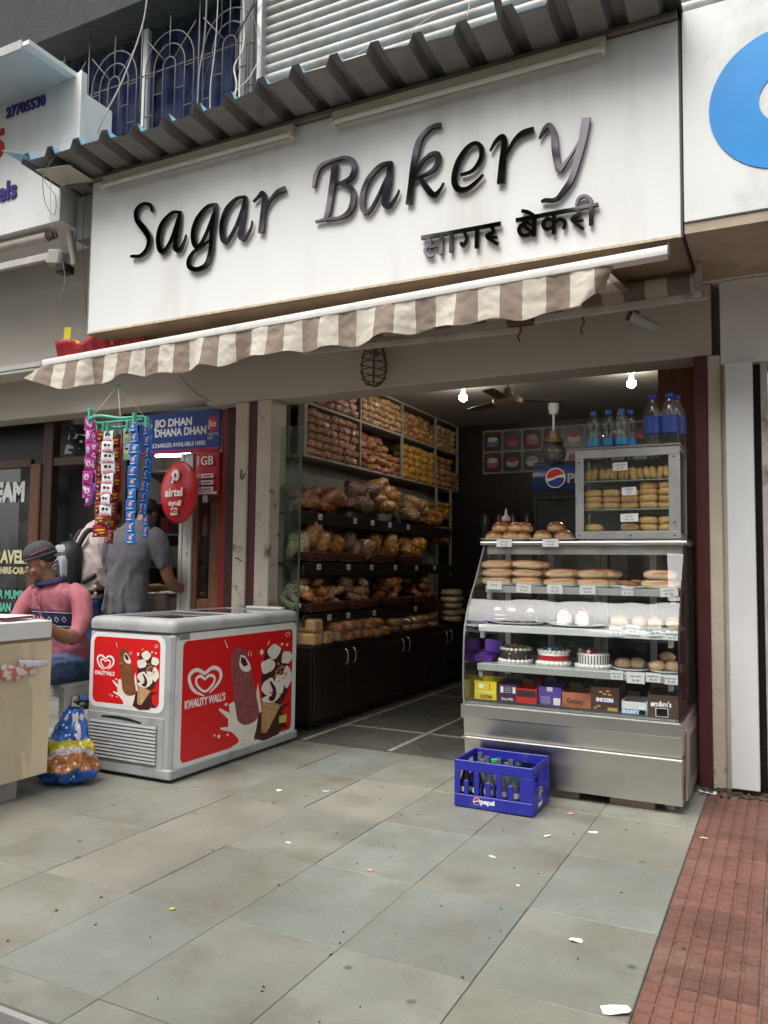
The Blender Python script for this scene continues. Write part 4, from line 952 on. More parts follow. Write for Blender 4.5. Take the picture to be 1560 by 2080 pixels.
for x, y in ((-3.60, 3.48), (-3.05, 3.48), (-3.60, 4.64), (-3.05, 4.64)):
    MB().tube([(x - .012, y, .02), (x + .012, y, .02)], .02, 12).build('castor', M('black_rubber', (.015, .015, .015), .7), fz)

# ---------------------------------------------------------------- vendor table at the left edge
tb = empty('vendor_table', (-3.85, 2.75, 0), label='cream laminate vendor table wrapped in plastic at the left edge', cat='table')
lam = M('cream_laminate', (.70, .59, .40), .42, var=.08, vs=3, dirt=((.75, .70, .6), 7, .70, .73))
MB().box(-4.5, -3.462, 2.0, 3.012, .10, .79, .004).build('cabinet', lam, tb)
MB().box(-4.5, -3.50, 2.0, 2.86, 0, .098, .003).build('plinth', M('grey_plinth', (.27, .26, .25), .6), tb)
MB().box(-4.5, -3.456, 2.0, 3.018, .792, .80, .002).build('edge_strip', M('brown_edge', (.3, .2, .12), .6), tb)
w_ = MB(); w_.grid(lambda u, v: (-3.458 + .007 * math.sin(u * 17 + 2 * v) + .006 * math.sin(u * 31 + v * 7) + .004, 2.1 + u * .80, .10 + v * .68), 40, 10)
w_.build('plastic_wrap', glass('plastic_wrap_film', (.95, .95, .94), 1.3, .14, 1.45, .06), tb, True)
bx_ = MB(); bx_.box(-4.4, -3.452, 2.1, 2.998, .803, .893, .004); o = bx_.build('carton_box', M('white_worn_carton', (.70, .70, .69), .6, var=.05, dirt=((.28, .27, .27), 12, .66, .70))); tag(o, 'flat worn white carton lying on the vendor table', 'box')
q = random.Random(2)
for k in range(7):
    m = MB(); a = q.uniform(-.3, .3)
    cx, cy = -3.78 + q.uniform(-.12, .10), 2.80 + q.uniform(-.08, .1)
    m.cbox((cx, cy, .898 + k * .0035), (.34, .24, .0025), 0, (0, 0, a)); o = m.build('pink_form', M('pink_paper_%d' % (k % 2), [(.72, .30, .36), (.75, .62, .62)][k % 2], .7, var=.1)); tag(o, 'loose pink paper sheet, %s from the bottom of the stack on the carton' % ORD[k], 'paper', 'pink paper sheets on the carton')
o = MB(); o.grid(lambda u, v: (-3.452 + .03 * u * (1 - u), 2.70 + u * .22, .60 + v * .085 * (1 - .55 * u) + .03 * u + .008 * math.sin(u * 12)), 14, 5)
o = o.build('torn_cartoon_sticker', M('torn_print', (.62, .60, .56), .5, var=.1, dirt=((.55, .16, .1), 22, .48, .52)), tb, True, solid=.001)
m = MB(); m.grid(lambda u, v: (-3.452 + .03 * u, 2.80 + u * .16, .66 + v * .045 * (1 - .4 * u)), 6, 3); m.build('torn_paper_flap', M('blue_white_scrap', (.55, .58, .62), .6, var=.3, vs=20), tb, True, solid=.001)

# ---------------------------------------------------------------- plastic stool
st = empty('plastic_stool', (-4.0, 3.60, 0), rz=.12, label='white plastic stool under the seated boy in pink', cat='stool')
def stool_ring(m, z0, z1, w0, w1): pass
m = MB(); vs = []
for z, w, in ((.445, .150), (.462, .150), (.470, .142), (.470, .02)):
    for p in rrect(-w, w, -w, w, min(.05, w * .45), 4): vs.append((p[0] - 4.0, p[1] + 3.60, z))
n = 20
m.add(vs, [(i * n + k, i * n + (k + 1) % n, (i + 1) * n + (k + 1) % n, (i + 1) * n + k) for i in range(3) for k in range(n)] + [tuple(range(3 * n, 4 * n))])
stw = M('stool_plastic', (.62, .60, .56), .42, var=.05, vs=4, dirt=((.35, .32, .28), 5, .62, .85))
m.build('seat', stw, st, True, 50)
for sx in (-1, 1):
    for sy in (-1, 1):
        m = MB(); vs = []
        for z, o_, w in ((.446, .118, .062), (.38, .128, .044), (.2, .148, .036), (.0, .170, .030)):
            for a, b_ in ((-w, -w), (w, -w), (w, w), (-w, w)):
                vs.append((-4.0 + sx * o_ + a * .5, 3.60 + sy * o_ + b_ * .5, z))
        m.add(vs, [(4 * i + k, 4 * i + (k + 1) % 4, 4 * i + 4 + (k + 1) % 4, 4 * i + 4 + k) for i in range(3) for k in range(4)] + [(0, 1, 2, 3), (12, 13, 14, 15)])
        m.build('leg', stw, st)
for s_ in (-1, 1):
    MB().box(-4.0 - .115, -4.0 + .115, 3.60 + s_ * .142 - .006, 3.60 + s_ * .142 + .006, .39, .444, .004).build('apron', stw, st)
    MB().box(-4.0 + s_ * .142 - .006, -4.0 + s_ * .142 + .006, 3.60 - .115, 3.60 + .115, .39, .444, .004).build('apron', stw, st)

# ---------------------------------------------------------------- snack sack on the ground
def sackf(u, v):
    a = 2 * math.pi * u
    prof = [(0, .085), (.06, .135), (.20, .155), (.38, .140), (.58, .105), (.78, .070), (.92, .050), (1.0, .030)]
    for k in range(len(prof) - 1):
        if prof[k][0] <= v <= prof[k + 1][0]:
            t = (v - prof[k][0]) / (prof[k + 1][0] - prof[k][0]); rr = prof[k][1] + (prof[k + 1][1] - prof[k][1]) * t; break
    n_ = mnoise.noise(Vector((math.cos(a) * 2.2, math.sin(a) * 2.2, v * 5))) + .5 * mnoise.noise(Vector((math.cos(a) * 6, math.sin(a) * 6, v * 9))) + .35 * (abs(mnoise.noise(Vector((math.cos(a) * 11, math.sin(a) * 11, v * 17)))) - .2)
    rr *= 1 + .24 * n_ + .16 * v * math.cos(5 * a + 3 * v)
    return (-3.535 + rr * 1.12 * math.cos(a) + .05 * v * v, 3.20 + rr * .85 * math.sin(a), .004 + v * .40 + .015 * n_ * v)
def bagprint():
    mt = bpy.data.materials.new('snack_bag_print'); mt.use_nodes = True
    nt = mt.node_tree; P = nt.nodes['Principled BSDF']; N, Lk = nt.nodes.new, nt.links.new
    tc = N('ShaderNodeTexCoord'); sx = N('ShaderNodeSeparateXYZ'); Lk(tc.outputs['Object'], sx.inputs[0])
    nz = N('ShaderNodeTexNoise'); nz.inputs['Scale'].default_value = 6; Lk(tc.outputs['Object'], nz.inputs['Vector'])
    ad_ = N('ShaderNodeMath'); ad_.operation = 'MULTIPLY_ADD'; ad_.inputs[1].default_value = .16; Lk(nz.outputs['Fac'], ad_.inputs[0]); Lk(sx.outputs[2], ad_.inputs[2])
    rp = N('ShaderNodeValToRGB'); rp.color_ramp.interpolation = 'CONSTANT'
    cs = [(0, (.03, .14, .52, 1)), (.13, (.03, .14, .52, 1)), (.15, (.55, .22, .07, 1)), (.235, (.66, .64, .66, 1)), (.262, (.7, .58, .05, 1)), (.305, (.03, .15, .55, 1))]
    e = rp.color_ramp.elements; e[0].position = cs[0][0]; e[0].color = cs[0][1]; e[1].position = cs[1][0]; e[1].color = cs[1][1]
    for p_, c_ in cs[2:]: x_ = e.new(p_); x_.color = c_
    Lk(ad_.outputs[0], rp.inputs[0])
    # granola flecks and white spots
    vo = N('ShaderNodeTexVoronoi'); vo.inputs['Scale'].default_value = 70; Lk(tc.outputs['Object'], vo.inputs['Vector'])
    mr = N('ShaderNodeMapRange'); mr.inputs[1].default_value = .0; mr.inputs[2].default_value = .7; mr.inputs[3].default_value = 1.35; mr.inputs[4].default_value = .55; Lk(vo.outputs['Distance'], mr.inputs[0])
    hs = N('ShaderNodeHueSaturation'); Lk(rp.outputs[0], hs.inputs['Color']); Lk(mr.outputs[0], hs.inputs['Value'])
    v2 = N('ShaderNodeTexVoronoi'); v2.inputs['Scale'].default_value = 26; Lk(tc.outputs['Object'], v2.inputs['Vector'])
    lt = N('ShaderNodeMath'); lt.operation = 'LESS_THAN'; lt.inputs[1].default_value = .20; Lk(v2.outputs['Distance'], lt.inputs[0])
    mx = N('ShaderNodeMix'); mx.data_type = 'RGBA'; Lk(lt.outputs[0], mx.inputs[0]); Lk(hs.outputs[0], mx.inputs[6]); mx.inputs[7].default_value = (.72, .72, .74, 1)
    wn_ = N('ShaderNodeTexNoise'); wn_.inputs['Scale'].default_value = 3.4; Lk(tc.outputs['Object'], wn_.inputs['Vector'])
    gt = N('ShaderNodeMath'); gt.operation = 'GREATER_THAN'; gt.inputs[1].default_value = .585; Lk(wn_.outputs['Fac'], gt.inputs[0])
    m3 = N('ShaderNodeMix'); m3.data_type = 'RGBA'; Lk(gt.outputs[0], m3.inputs[0]); Lk(mx.outputs[2], m3.inputs[6]); m3.inputs[7].default_value = (.60, .58, .60, 1)
    Lk(m3.outputs[2], P.inputs['Base Color']); P.inputs['Roughness'].default_value = .28
    return mt
m = MB(); m.grid(sackf, 96, 48)
o = m.build('snack_bag', bagprint(), None, True); tag(o, 'crumpled blue and orange snack sack standing beside the freezer', 'bag')

# ---------------------------------------------------------------- candy sachet strips on a green clip hanger
hg = empty('clip_hanger', (-3.80, 3.75, 2.1), label='mint green plastic clip hanger hanging below the awning', cat='hanger')
mint = M('mint_plastic', (.10, .42, .29), .4, var=.08)
cxh, cyh, rh = -3.79, 3.75, .20
MB().tube([(cxh + rh * 1.1 * math.cos(k * math.pi / 16), cyh + rh * .8 * math.sin(k * math.pi / 16), 2.10 + .01 * math.cos(k * .8)) for k in range(33)], .011, 6, False).build('ring', mint, hg, True)
MB().box(cxh - .22, cxh + .22, cyh - .012, cyh + .012, 2.095, 2.108, .003).build('cross_bar', mint, hg)
for a in (.6, 2.2, 3.9, 5.4):
    MB().tube([(cxh + rh * math.cos(a), cyh + rh * .75 * math.sin(a), 2.108), (cxh - .02, cyh, 2.335)], .0018, 4).build('cord', M('pale_cord', (.5, .47, .42), .8), hg)
MB().blob((cxh - .02, cyh, 2.338), (.018, .018, .01), seg=8, rings=5).build('hook_knob', mint, hg)
def strip_print(name, base, accent, scale, thr, shine=.18, met=.35):
    return M(name, base, shine, m=met, var=.12, vs=14, b=.25, bs=45, dirt=(accent, scale, thr, thr + .03))
foil = {'pink': strip_print('pink_foil', (.42, .04, .26), (.75, .55, .72), 22, .58), 'red': strip_print('red_foil', (.28, .012, .012), (.65, .36, .03), 26, .62, .25, .2),
        'blue': strip_print('blue_foil', (.02, .13, .44), (.62, .30, .25), 30, .66, .22, .2), 'white': strip_print('white_foil', (.70, .70, .72), (.6, .6, .62), 26, .64, .3, .05),
        'lilac': strip_print('lilac_foil', (.10, .12, .45), (.5, .5, .7), 24, .6), 'green': strip_print('green_foil', (.30, .40, .38), (.6, .5, .03), 20, .56, .3, .1)}
pinkband = M('pink_band_print', (.66, .22, .30), .4)
def sachet(w, h):
    m = MB()
    def f(u, v):
        x = (u - .5) * w; z = -v * h
        t = (max(0, math.sin(math.pi * u)) ** .6) * (max(0, math.sin(math.pi * v)) ** .6)
        return (x * (1 - .06 * math.sin(math.pi * v)), t * .0055 * (1 + .5 * mnoise.noise(Vector((u * 5, v * 5, w * 90)))), z)
    m.grid(lambda u, v: (f(u, v)[0], -f(u, v)[1], f(u, v)[2]), 10, 10)
    m.grid(lambda u, v: (f(1 - u, v)[0], f(1 - u, v)[1] * .6, f(1 - u, v)[2]), 10, 10)
    return m
ink = lambda n, c: M('ink_' + n, c, .35, var=.1)
SPRINT = {'pink': [(ink('silver', (.62, .50, .60)), [(0, .45, .26, .24)]), (ink('magenta', (.30, .01, .14)), [(.02, .5, .12, .12), (-.2, .82, .16, .05)])],
          'red': [(ink('gold', (.66, .38, .03)), [(0, .42, .34, .10), (.1, .66, .22, .06)]), (ink('pale', (.7, .6, .5)), [(-.26, .78, .10, .07)])],
          'blue': [(ink('peach', (.72, .36, .26)), [(0, .42, .16, .22)]), (ink('cyan', (.30, .55, .80)), [(-.05, .78, .32, .06), (.2, .16, .16, .05)]), (ink('deep', (.02, .03, .2)), [(.04, .5, .06, .09)])],
          'white': [(ink('panda', (.015, .015, .018)), [(-.12, .38, .13, .15), (.16, .42, .11, .12)]), (pinkband, [(0, .86, .45, .10)])],
          'lilac': [(ink('violet', (.16, .06, .36)), [(0, .5, .3, .25)])], 'green': [(ink('lime', (.5, .5, .05)), [(0, .5, .3, .15)]), (ink('panda', (.015, .015, .018)), [(0, .3, .2, .08)])]}
rs_ = random.Random(9)
for kind, x, y, zt, zb, w, n, sw, lab in (
    ('lilac', -4.02, 3.80, 2.06, 1.58, .045, 7, .05, 'bluish lilac sachet strip at the far left of the clip hanger'),
    ('pink', -3.985, 3.72, 2.11, 1.56, .060, 8, .02, 'pink foil sachet strip behind the front pink one'),
    ('pink', -3.905, 3.62, 2.12, 1.60, .078, 6, 0, 'front pink foil sachet strip on the clip hanger'),
    ('red', -3.885, 3.72, 2.05, 1.36, .115, 9, .01, 'wide red and gold sachet strip, longest of the reds'),
    ('red', -3.86, 3.80, 2.03, 1.32, .085, 8, .02, 'narrow dark red sachet strip behind the wide red one'),
    ('white', -3.755, 3.63, 2.02, 1.49, .098, 8, .005, 'white and pink panda pattern sachet strip'),
    ('green', -3.66, 3.70, 2.04, 1.84, .062, 2, .0, 'short grey green strip of two sachets'),
    ('blue', -3.60, 3.82, 2.06, 1.36, .045, 10, .012, 'blue sachet strip behind the front blue one'),
    ('blue', -3.57, 3.66, 2.07, 1.31, .080, 11, .008, 'front blue sachet strip with orange marks'),
    ('blue', -3.545, 3.74, 2.06, 1.50, .050, 8, .012, 'short blue sachet strip at the right of the clip hanger')):
    t = empty('sachet_strip', (x, y, zb), label=lab, cat='sachet strip', group='sachet strips on the clip hanger')
    h = (zt - zb) / n
    me = sachet(w, h).mesh('sachet', foil[kind], True)
    for k in range(n):
        dx = sw * math.sin(k * .7)
        o = place(me, 'sachet', t, (x + dx, y + rs_.uniform(-.006, .006), zt - k * h), (rs_.uniform(-.06, .06), rs_.uniform(-.03, .03), rs_.uniform(-.25, .25)))
        for pm_, els in SPRINT[kind]:                  # printed marks on the front of each sachet
            m_ = MB()
            for ex, ez, rx, rz in els: m_.prism(ellp(ex * w, -ez * h, rx * w, rz * h, 9), ((0, -.0062, 0), (1, 0, 0), (0, 0, 1)), 0, .0005)
            place(m_.mesh('print', pm_), 'print', o)
    MB().box(x - .008, x + .008, y - .016, y + .016, zt - .02, zt + .05, .003).build('clip', mint, t)
# ---------------------------------------------------------------- glass display counter
dc = empty('display_counter', (-1.02, 4.55, 0), label='stainless steel bakery display counter with curved glass front', cat='display counter')
CX0, CX1 = -1.582, -.460
def panel(pts, name, mat, x0=CX0, x1=CX1, inset=0):
    k = len(pts)
    vs = [(x0 + inset, y, z) for y, z in pts] + [(x1 - inset, y, z) for y, z in pts]
    ar = sum(pts[i][0] * pts[(i + 1) % k][1] - pts[(i + 1) % k][0] * pts[i][1] for i in range(k))
    fs = [tuple(range(k)), tuple(range(k, 2 * k))[::-1]] + [(i, k + i, k + (i + 1) % k, (i + 1) % k) for i in range(k)]
    if ar > 0: fs = [f[::-1] for f in fs]
    return MB().add(vs, fs).build(name, mat, dc)
panel([(4.128, .385), (4.124, .392), (4.124, .452), (4.135, .458), (4.88, .458), (4.88, .385)], 'ledge', steel, inset=-.006)
panel([(4.162, .284), (4.150, .383), (4.88, .383), (4.88, .284)], 'base_panel', steel)
panel([(4.138, .270), (4.134, .277), (4.142, .282), (4.17, .2835), (4.17, .269)], 'lip', steel, inset=-.003)
panel([(4.170, .182), (4.160, .2685), (4.88, .2685), (4.88, .182)], 'base_panel', steel, inset=.002)
panel([(4.205, .045), (4.190, .180), (4.88, .180), (4.88, .045)], 'base_panel', steel, inset=.004)
MB().box(CX1 - .002, CX1 + .012, 4.30, 4.86, .05, .40, .003).build('side_vent', steel, dc)
for k in range(16): MB().box(CX1 + .012, CX1 + .0135, 4.40, 4.74, .13 + k * .014, .136 + k * .014).build('vent_slot', inkblack, dc)
for x in (-.535, -1.50):
    MB().lathe([(.022, 0), (.026, .008), (.022, .05)], 12, (x, 4.30, 0)).build('foot', M('scuffed_foot', (.42, .4, .36), .6, var=.2, vs=20), dc, True, 40)
for x0, x1 in ((-1.18, -.98), (-.82, -.60)): MB().box(x0, x1, 4.24, 4.36, 0, .043, .004).build('wooden_packer', M('raw_wood_packer', (.24, .19, .14), .8, var=.3, vs=8, stretch=(.5, 6, 6)), dc)
# glass
GP = catmull([(4.150, .460), (4.136, .52), (4.134, .66), (4.144, .83), (4.162, .89), (4.196, .96), (4.250, 1.04), (4.318, 1.12), (4.392, 1.22), (4.468, 1.322)], 5)
m = MB(); vs = []
for x in (CX0 + .008, CX1 - .010):
    for p in GP: vs.append((x, p[0], p[1]))
k = len(GP); m.add(vs, [(i, k + i, k + i + 1, i + 1) for i in range(k - 1)])
m.build('curved_glass', caseglass, dc, True)
for x, nm in ((CX0 + .004, 'side_glass'), (CX1 - .006, 'side_glass')):
    m = MB(); m.prism([(p[0] + .004, p[1]) for p in GP] + [(4.86, 1.322), (4.86, .460)], YF(x, 0, 0), -.002, .002); m.build(nm, caseglass, dc)
blk = M('black_glass_edge', (.012, .012, .013), .25)
for x in (CX0 + .004, CX1 - .006):
    m = MB(); m.tube([(x, p[0] - .002, p[1]) for p in GP], .005, 6); m.build('glass_edge', blk if x > -1 else M('bright_edge', (.4, .42, .42), .2, m=.6), dc, True, 50)
MB().box(CX1 - .016, CX1, 4.84, 4.885, .46, 1.33, .003).build('corner_post', M('maroon_brown_post', (.06, .03, .028), .4), dc)
# top
MB().box(CX0 - .004, CX1 + .004, 4.462, 4.90, 1.326, 1.350, .004).build('top_board', steel, dc)
MB().tube([(CX0 - .012, 4.456, 1.340), (CX1 + .006, 4.456, 1.340)], .013, 12).build('front_rail', steel, dc, True, 40)
MB().box(CX0 + .02, CX1 - .02, 4.475, 4.49, 1.275, 1.325, .002).build('valance_rail', alum, dc)
# back frame with sliding doors
for x in (CX0 + .01, -1.30, -1.02, -.98, -.70, CX1 - .05):
    MB().box(x, x + .035, 4.845, 4.87, .46, 1.325, .002).build('back_post', alum, dc)
MB().box(CX0 + .02, CX1 - .02, 4.873, 4.878, .46, 1.325).build('back_glass', glass('back_door_glass', (.55, .6, .58), 1.2, 0, 1.5, .05), dc)
for z, y0, nm in ((1.092, 4.372, 1), (.878, 4.262, 2), (.664, 4.240, 3)):
    MB().box(CX0 + .05, CX1 - .03, y0 + .012, 4.84, z - .006, z).build('shelf', M('grey_shelf_glass', (.42, .45, .44), .2, spec=.6), dc)
    MB().box(CX0 + .045, CX1 - .028, y0, y0 + .0115, z - .036, z + .002, .002).build('shelf_rail', M('satin_rail_%d' % nm, [(.42, .43, .41), (.74, .76, .75), (.42, .43, .40)][nm - 1], .32, m=.25, var=.08), dc)
    for x in (CX0 + .06, CX1 - .06): MB().box(x - .012, x + .012, y0 + .012, y0 + .05, z - .075, z - .037, .003).build('shelf_bracket', alum, dc)
gm = MB()
for k in range(90): gm.box(CX0 + .03 + k * .0121, CX0 + .034 + k * .0121, 4.17, 4.24, .464, .468)
gm.box(CX0 + .02, CX1 - .02, 4.165, 4.172, .459, .470); gm.box(CX0 + .02, CX1 - .02, 4.238, 4.245, .459, .470)
gm.build('vent_grating', M('dark_grating', (.10, .10, .10), .5, m=.5), dc)
MB().box(CX0 + .02, CX1 - .02, 4.16, 4.84, .4585, .4600).build('deck', M('dark_deck', (.16, .16, .155), .5), dc)

# ---------------------------------------------------------------- bread and food materials
def bread(name, top, side, r=.42, coat=.0, p0=.45, p1=.8, b=.12):
    if name in MATS: return MATS[name]
    mt = M(name, side, r, var=.10, vs=14, b=b, bs=35, coat=coat)
    nt = mt.node_tree; P = nt.nodes['Principled BSDF']; N, Lk = nt.nodes.new, nt.links.new
    src = P.inputs['Base Color'].links[0].from_socket
    tc = N('ShaderNodeTexCoord'); sx = N('ShaderNodeSeparateXYZ'); Lk(tc.outputs['Generated'], sx.inputs[0])
    nz = N('ShaderNodeTexNoise'); nz.inputs['Scale'].default_value = 9; Lk(tc.outputs['Object'], nz.inputs['Vector'])
    ma = N('ShaderNodeMath'); ma.operation = 'MULTIPLY_ADD'; ma.inputs[1].default_value = .45; Lk(nz.outputs['Fac'], ma.inputs[0]); Lk(sx.outputs[2], ma.inputs[2])
    mr = N('ShaderNodeMapRange'); mr.inputs[1].default_value = p0 + .2; mr.inputs[2].default_value = p1 + .2; Lk(ma.outputs[0], mr.inputs[0])
    mx = N('ShaderNodeMix'); mx.data_type = 'RGBA'; Lk(mr.outputs[0], mx.inputs[0]); Lk(src, mx.inputs[6]); mx.inputs[7].default_value = (*top, 1)
    Lk(mx.outputs[2], P.inputs['Base Color'])
    return mt
roll = bread('hot_dog_roll', (.36, .14, .045), (.68, .52, .31), .35, .35)
bun = bread('glazed_bun', (.27, .085, .02), (.62, .40, .19), .3, .5, .25, .6)
puff = bread('puff_pastry', (.62, .33, .10), (.68, .46, .20), .5, .15, .4, .9, .35)
patty = M('fried_patty', (.26, .10, .03), .6, var=.3, vs=20, b=.3, bs=60)
dish = M('white_melamine', (.72, .73, .72), .25, var=.03)
tagp = M('price_card', (.74, .75, .76), .5, var=.04)
tagsleeve = glass('card_sleeve', (.96, .97, .97), .5, .05, 1.5, .02)

def plate(x, y, z, rx, ry, label, group=None, name='plate'):
    m = MB(); m.lathe([(.001, 0), (.70, .0), (.86, .004), (1, .012), (1.0, .0145), (.84, .0075), (.001, .004)], 28, Matrix.Translation((x, y, z)) @ Matrix.Diagonal((rx, ry, 1, 1)), False)
    o = m.build(name, dish, None, True, 60); tag(o, label, 'plate', group); return o
def card(x, y, z, w, h, lines, label, rot=0, tilt=.12, sleeve=False):
    t = empty('price_tag', (x, y, z), label=label, cat='price tag', group='price tags of the display counter')
    mx = Matrix.Translation((x, y, z)) @ Matrix.Rotation(rot, 4, 'Y') @ Matrix.Rotation(tilt, 4, 'X')
    m = MB(); m.box(-w / 2, w / 2, -.0008, .0008, -h / 2, h / 2, 0, mx); m.build('card', tagp, t)
    if sleeve:
        m = MB(); m.box(-w * .58, w * .58, -.0024, -.0018, -h * .62, h * .62, 0, mx); m.build('sleeve', tagsleeve, t)
    u = (mx.to_3x3() @ Vector((1, 0, 0))); v = (mx.to_3x3() @ Vector((0, 0, 1)))
    for k, (tx, sz, dz) in enumerate(lines):
        c_ = mx @ Vector((0, -.001, dz * h))
        text(tx, sz, inkblack, t, (c_, u, v), .0005, .0002, 0, 'CENTER')
    return t

# hot-dog rolls, stacked on the top shelf
def rollmesh(L, seed):
    m = MB(); m.blob((0, 0, 0), (L / 2, .034, .0255), seg=14, rings=10, nz=.10, fq=6, seed=seed, sq=.72); return m.mesh('roll', roll, True)
rms = [rollmesh(.172, s) for s in range(4)]
q = random.Random(21)
k = 0
for (cx, nrow, lab) in ((-1.49, 3, 'hot dog roll in the leftmost stack on the top counter shelf'), (-1.315, 3, 'hot dog roll in the tall second stack on the top counter shelf'), (-1.125, 2, 'hot dog roll in the third low stack on the top counter shelf'), (-.94, 2, 'hot dog roll in the fourth stack beside the fried snacks'), (-.590, 2, 'hot dog roll in the rightmost stack of the top counter shelf')):
    for row in range(nrow):
        for dp in range(3 if row < nrow - 1 or cx > -1.2 else 2):
            o = place(rms[k % 4], 'hot_dog_roll', None, (cx + q.uniform(-.008, .008) + (.02 * dp if cx < -.7 else -.006 * dp), 4.455 + dp * .068 + q.uniform(-.006, .006), 1.121 + row * .0475), (q.uniform(-.06, .06), q.uniform(-.04, .04), q.uniform(-.06, .06) + .06), [q.uniform(.92, 1.08), q.uniform(.92, 1.06), q.uniform(.92, 1.06)])
            tag(o, ('bottom', 'second', 'third')[row] + ' row ' + ('front ', 'middle ', 'back ')[dp] + lab.replace(' on the top counter shelf', ' of the top shelf').replace(' of the top counter shelf', ' of the top shelf'), 'bread roll', 'hot dog rolls on the top counter shelf'); k += 1
for i, cx in enumerate((-1.49, -1.315, -1.125, -.94, -.575)):
    plate(cx + .01, 4.48, 1.093, .098, .085, ['flat white plate under the leftmost hot dog rolls', 'flat white plate under the second hot dog roll stack', 'flat white plate under the third hot dog roll stack', 'flat white plate under the fourth hot dog roll stack', 'flat white plate under the rightmost hot dog rolls'][i], 'plates on the top counter shelf')
plate(-.755, 4.46, 1.093, .10, .085, 'white plate holding the brown fried snacks on the top shelf', 'plates on the top counter shelf')
for i, (dx, dy) in enumerate(((0, 0), (-.03, .03), (.035, .025))):
    o = MB().blob((-.745 + dx, 4.455 + dy, 1.116 + .006 * i), (.042, .024, .013), (0, .1, .3 * i), 12, 8, .15, 8, i).build('fried_snack', patty, None, True); tag(o, ['front', 'left rear', 'right rear'][i] + ' brown fried snack on the white plate of the top shelf', 'snack', 'fried snacks on the top shelf')
for i, (x, lines, rt_) in enumerate(((-1.478, [('Rs. 30', .014, -.05)], .03), (-1.306, [('PANEER ROLL', .009, .12), ('Rs. 35', .016, -.32)], .08), (-1.130, [('VEG ROLL', .009, .12), ('Rs. 25', .016, -.32)], .0), (-.952, [('CHEESE ROLL', .009, .12), ('Rs. 25', .016, -.32)], 0), (-.742, [('VEG CHOP', .013, .08), ('Rs. 20', .014, -.34)], .0), (-.535, [('MAYO ROLL', .009, .12), ('Rs. 35', .016, -.32)], -.10))):
    lines = [(l[0], l[1], l[2]) for l in lines]
    card(x, 4.357, 1.082 if i else 1.096, .086 if i != 4 else .060, .046, lines, ['price card under the leftmost hot dog rolls', 'tilted price card below the second roll stack', 'pale price card below the third roll stack', 'price card below the fourth roll stack', 'handwritten price card below the fried snacks', 'tilted price card at the right end of the top shelf'][i], rt_)

# pastries on the second shelf
choc = M('chocolate_flakes', (.035, .016, .011), .5, var=.9, vs=60, b=.5, bs=70, dirt=((.55, .5, .46), 60, .60, .64))
sponge = M('chocolate_sponge', (.07, .028, .016), .7, var=.3, vs=40)
whip = M('whipped_cream', (.78, .76, .72), .5, var=.03, b=.06, bs=30)
yell = M('yellow_glaze', (.70, .52, .05), .3)
cherry = M('cherry', (.42, .008, .02), .15, coat=.5)
pinkc = M('pink_cream', (.70, .42, .46), .5)
def cherry_on(t, x, y, z):
    MB().lathe([(.020, 0), (.022, .006), (.017, .014), (.008, .020), (.001, .022)], 10, (x, y, z)).build('cream_dollop', whip, t, True)
    MB().blob((x, y, z + .027), (.0115, .0115, .011), seg=10, rings=7).build('cherry', cherry, t, True)
plate(-1.362, 4.42, .879, .155, .12, 'white oval plate holding the chocolate pastries', 'plates on the second counter shelf')
plate(-1.03, 4.42, .879, .150, .12, 'white oval plate holding the yellow and white pastries', 'plates on the second counter shelf')
for i, (x, y, rz, lab) in enumerate(((-1.455, 4.44, .2, 'chocolate layer pastry with its cut side showing, leftmost'), (-1.385, 4.40, .9, 'flaked chocolate pastry in the middle of the plate'), (-1.285, 4.42, .6, 'flaked chocolate pastry at the right of the plate'))):
    t = empty('pastry', (x, y, .884), label=lab, cat='pastry', group='chocolate pastries')
    if i == 0:
        for j, (mt, z0, z1) in enumerate(((sponge, 0, .018), (whip, .018, .022), (sponge, .022, .040), (whip, .040, .044), (sponge, .044, .060))):
            MB().cbox((x + .005, y, .884 + (z0 + z1) / 2), (.095, .05, z1 - z0), .001, (0, 0, rz - .25)).build('layer', mt, t)
        MB().cbox((x + .005, y, .948), (.095, .05, .007), .002, (0, 0, rz - .25)).build('topping', choc, t)
        MB().cbox((x - .045, y - .003, .916), (.006, .052, .064), .001, (0, 0, rz - .25)).build('flaked_side', choc, t)
        cherry_on(t, x - .03, y, .951)
    else:
        MB().cbox((x, y, .917), (.062, .062, .066), .006, (0, 0, rz)).build('cake_piece', choc, t)
        cherry_on(t, x, y, .950)
for i, (x, y, mt, lab) in enumerate(((-1.115, 4.46, pinkc, 'pink topped pastry at the back left of the second plate'), (-1.085, 4.40, yell, 'yellow topped white pastry at the front left of the plate'), (-1.01, 4.47, pinkc, 'pink topped pastry at the back right of the second plate'), (-.985, 4.40, yell, 'yellow topped white pastry at the front right of the plate'))):
    t = empty('pastry', (x, y, .884), label=lab, cat='pastry', group='fruit pastries')
    MB().cbox((x, y, .912), (.055, .055, .054), .004, (0, 0, .3 + i)).build('cake_piece', whip, t)
    MB().cbox((x, y, .942), (.054, .054, .006), .003, (0, 0, .3 + i)).build('glaze', mt, t)
    cherry_on(t, x, y, .945)
purple = M('purple_wrapper', (.10, .02, .25), .3, var=.3, vs=20, b=.2, bs=30, coat=.3)
for i in range(4):
    o = MB().cbox((-1.515, 4.40 + i * .05, .892 + .014 * (i % 3)), (.11, .05, .012), .003, (0, .05, .1 * i)).build('chocolate_bar', purple); tag(o, '%s purple chocolate bar from the glass, left of the chocolate pastries' % ORD[i], 'chocolate bar', 'purple chocolate bars on the second shelf')
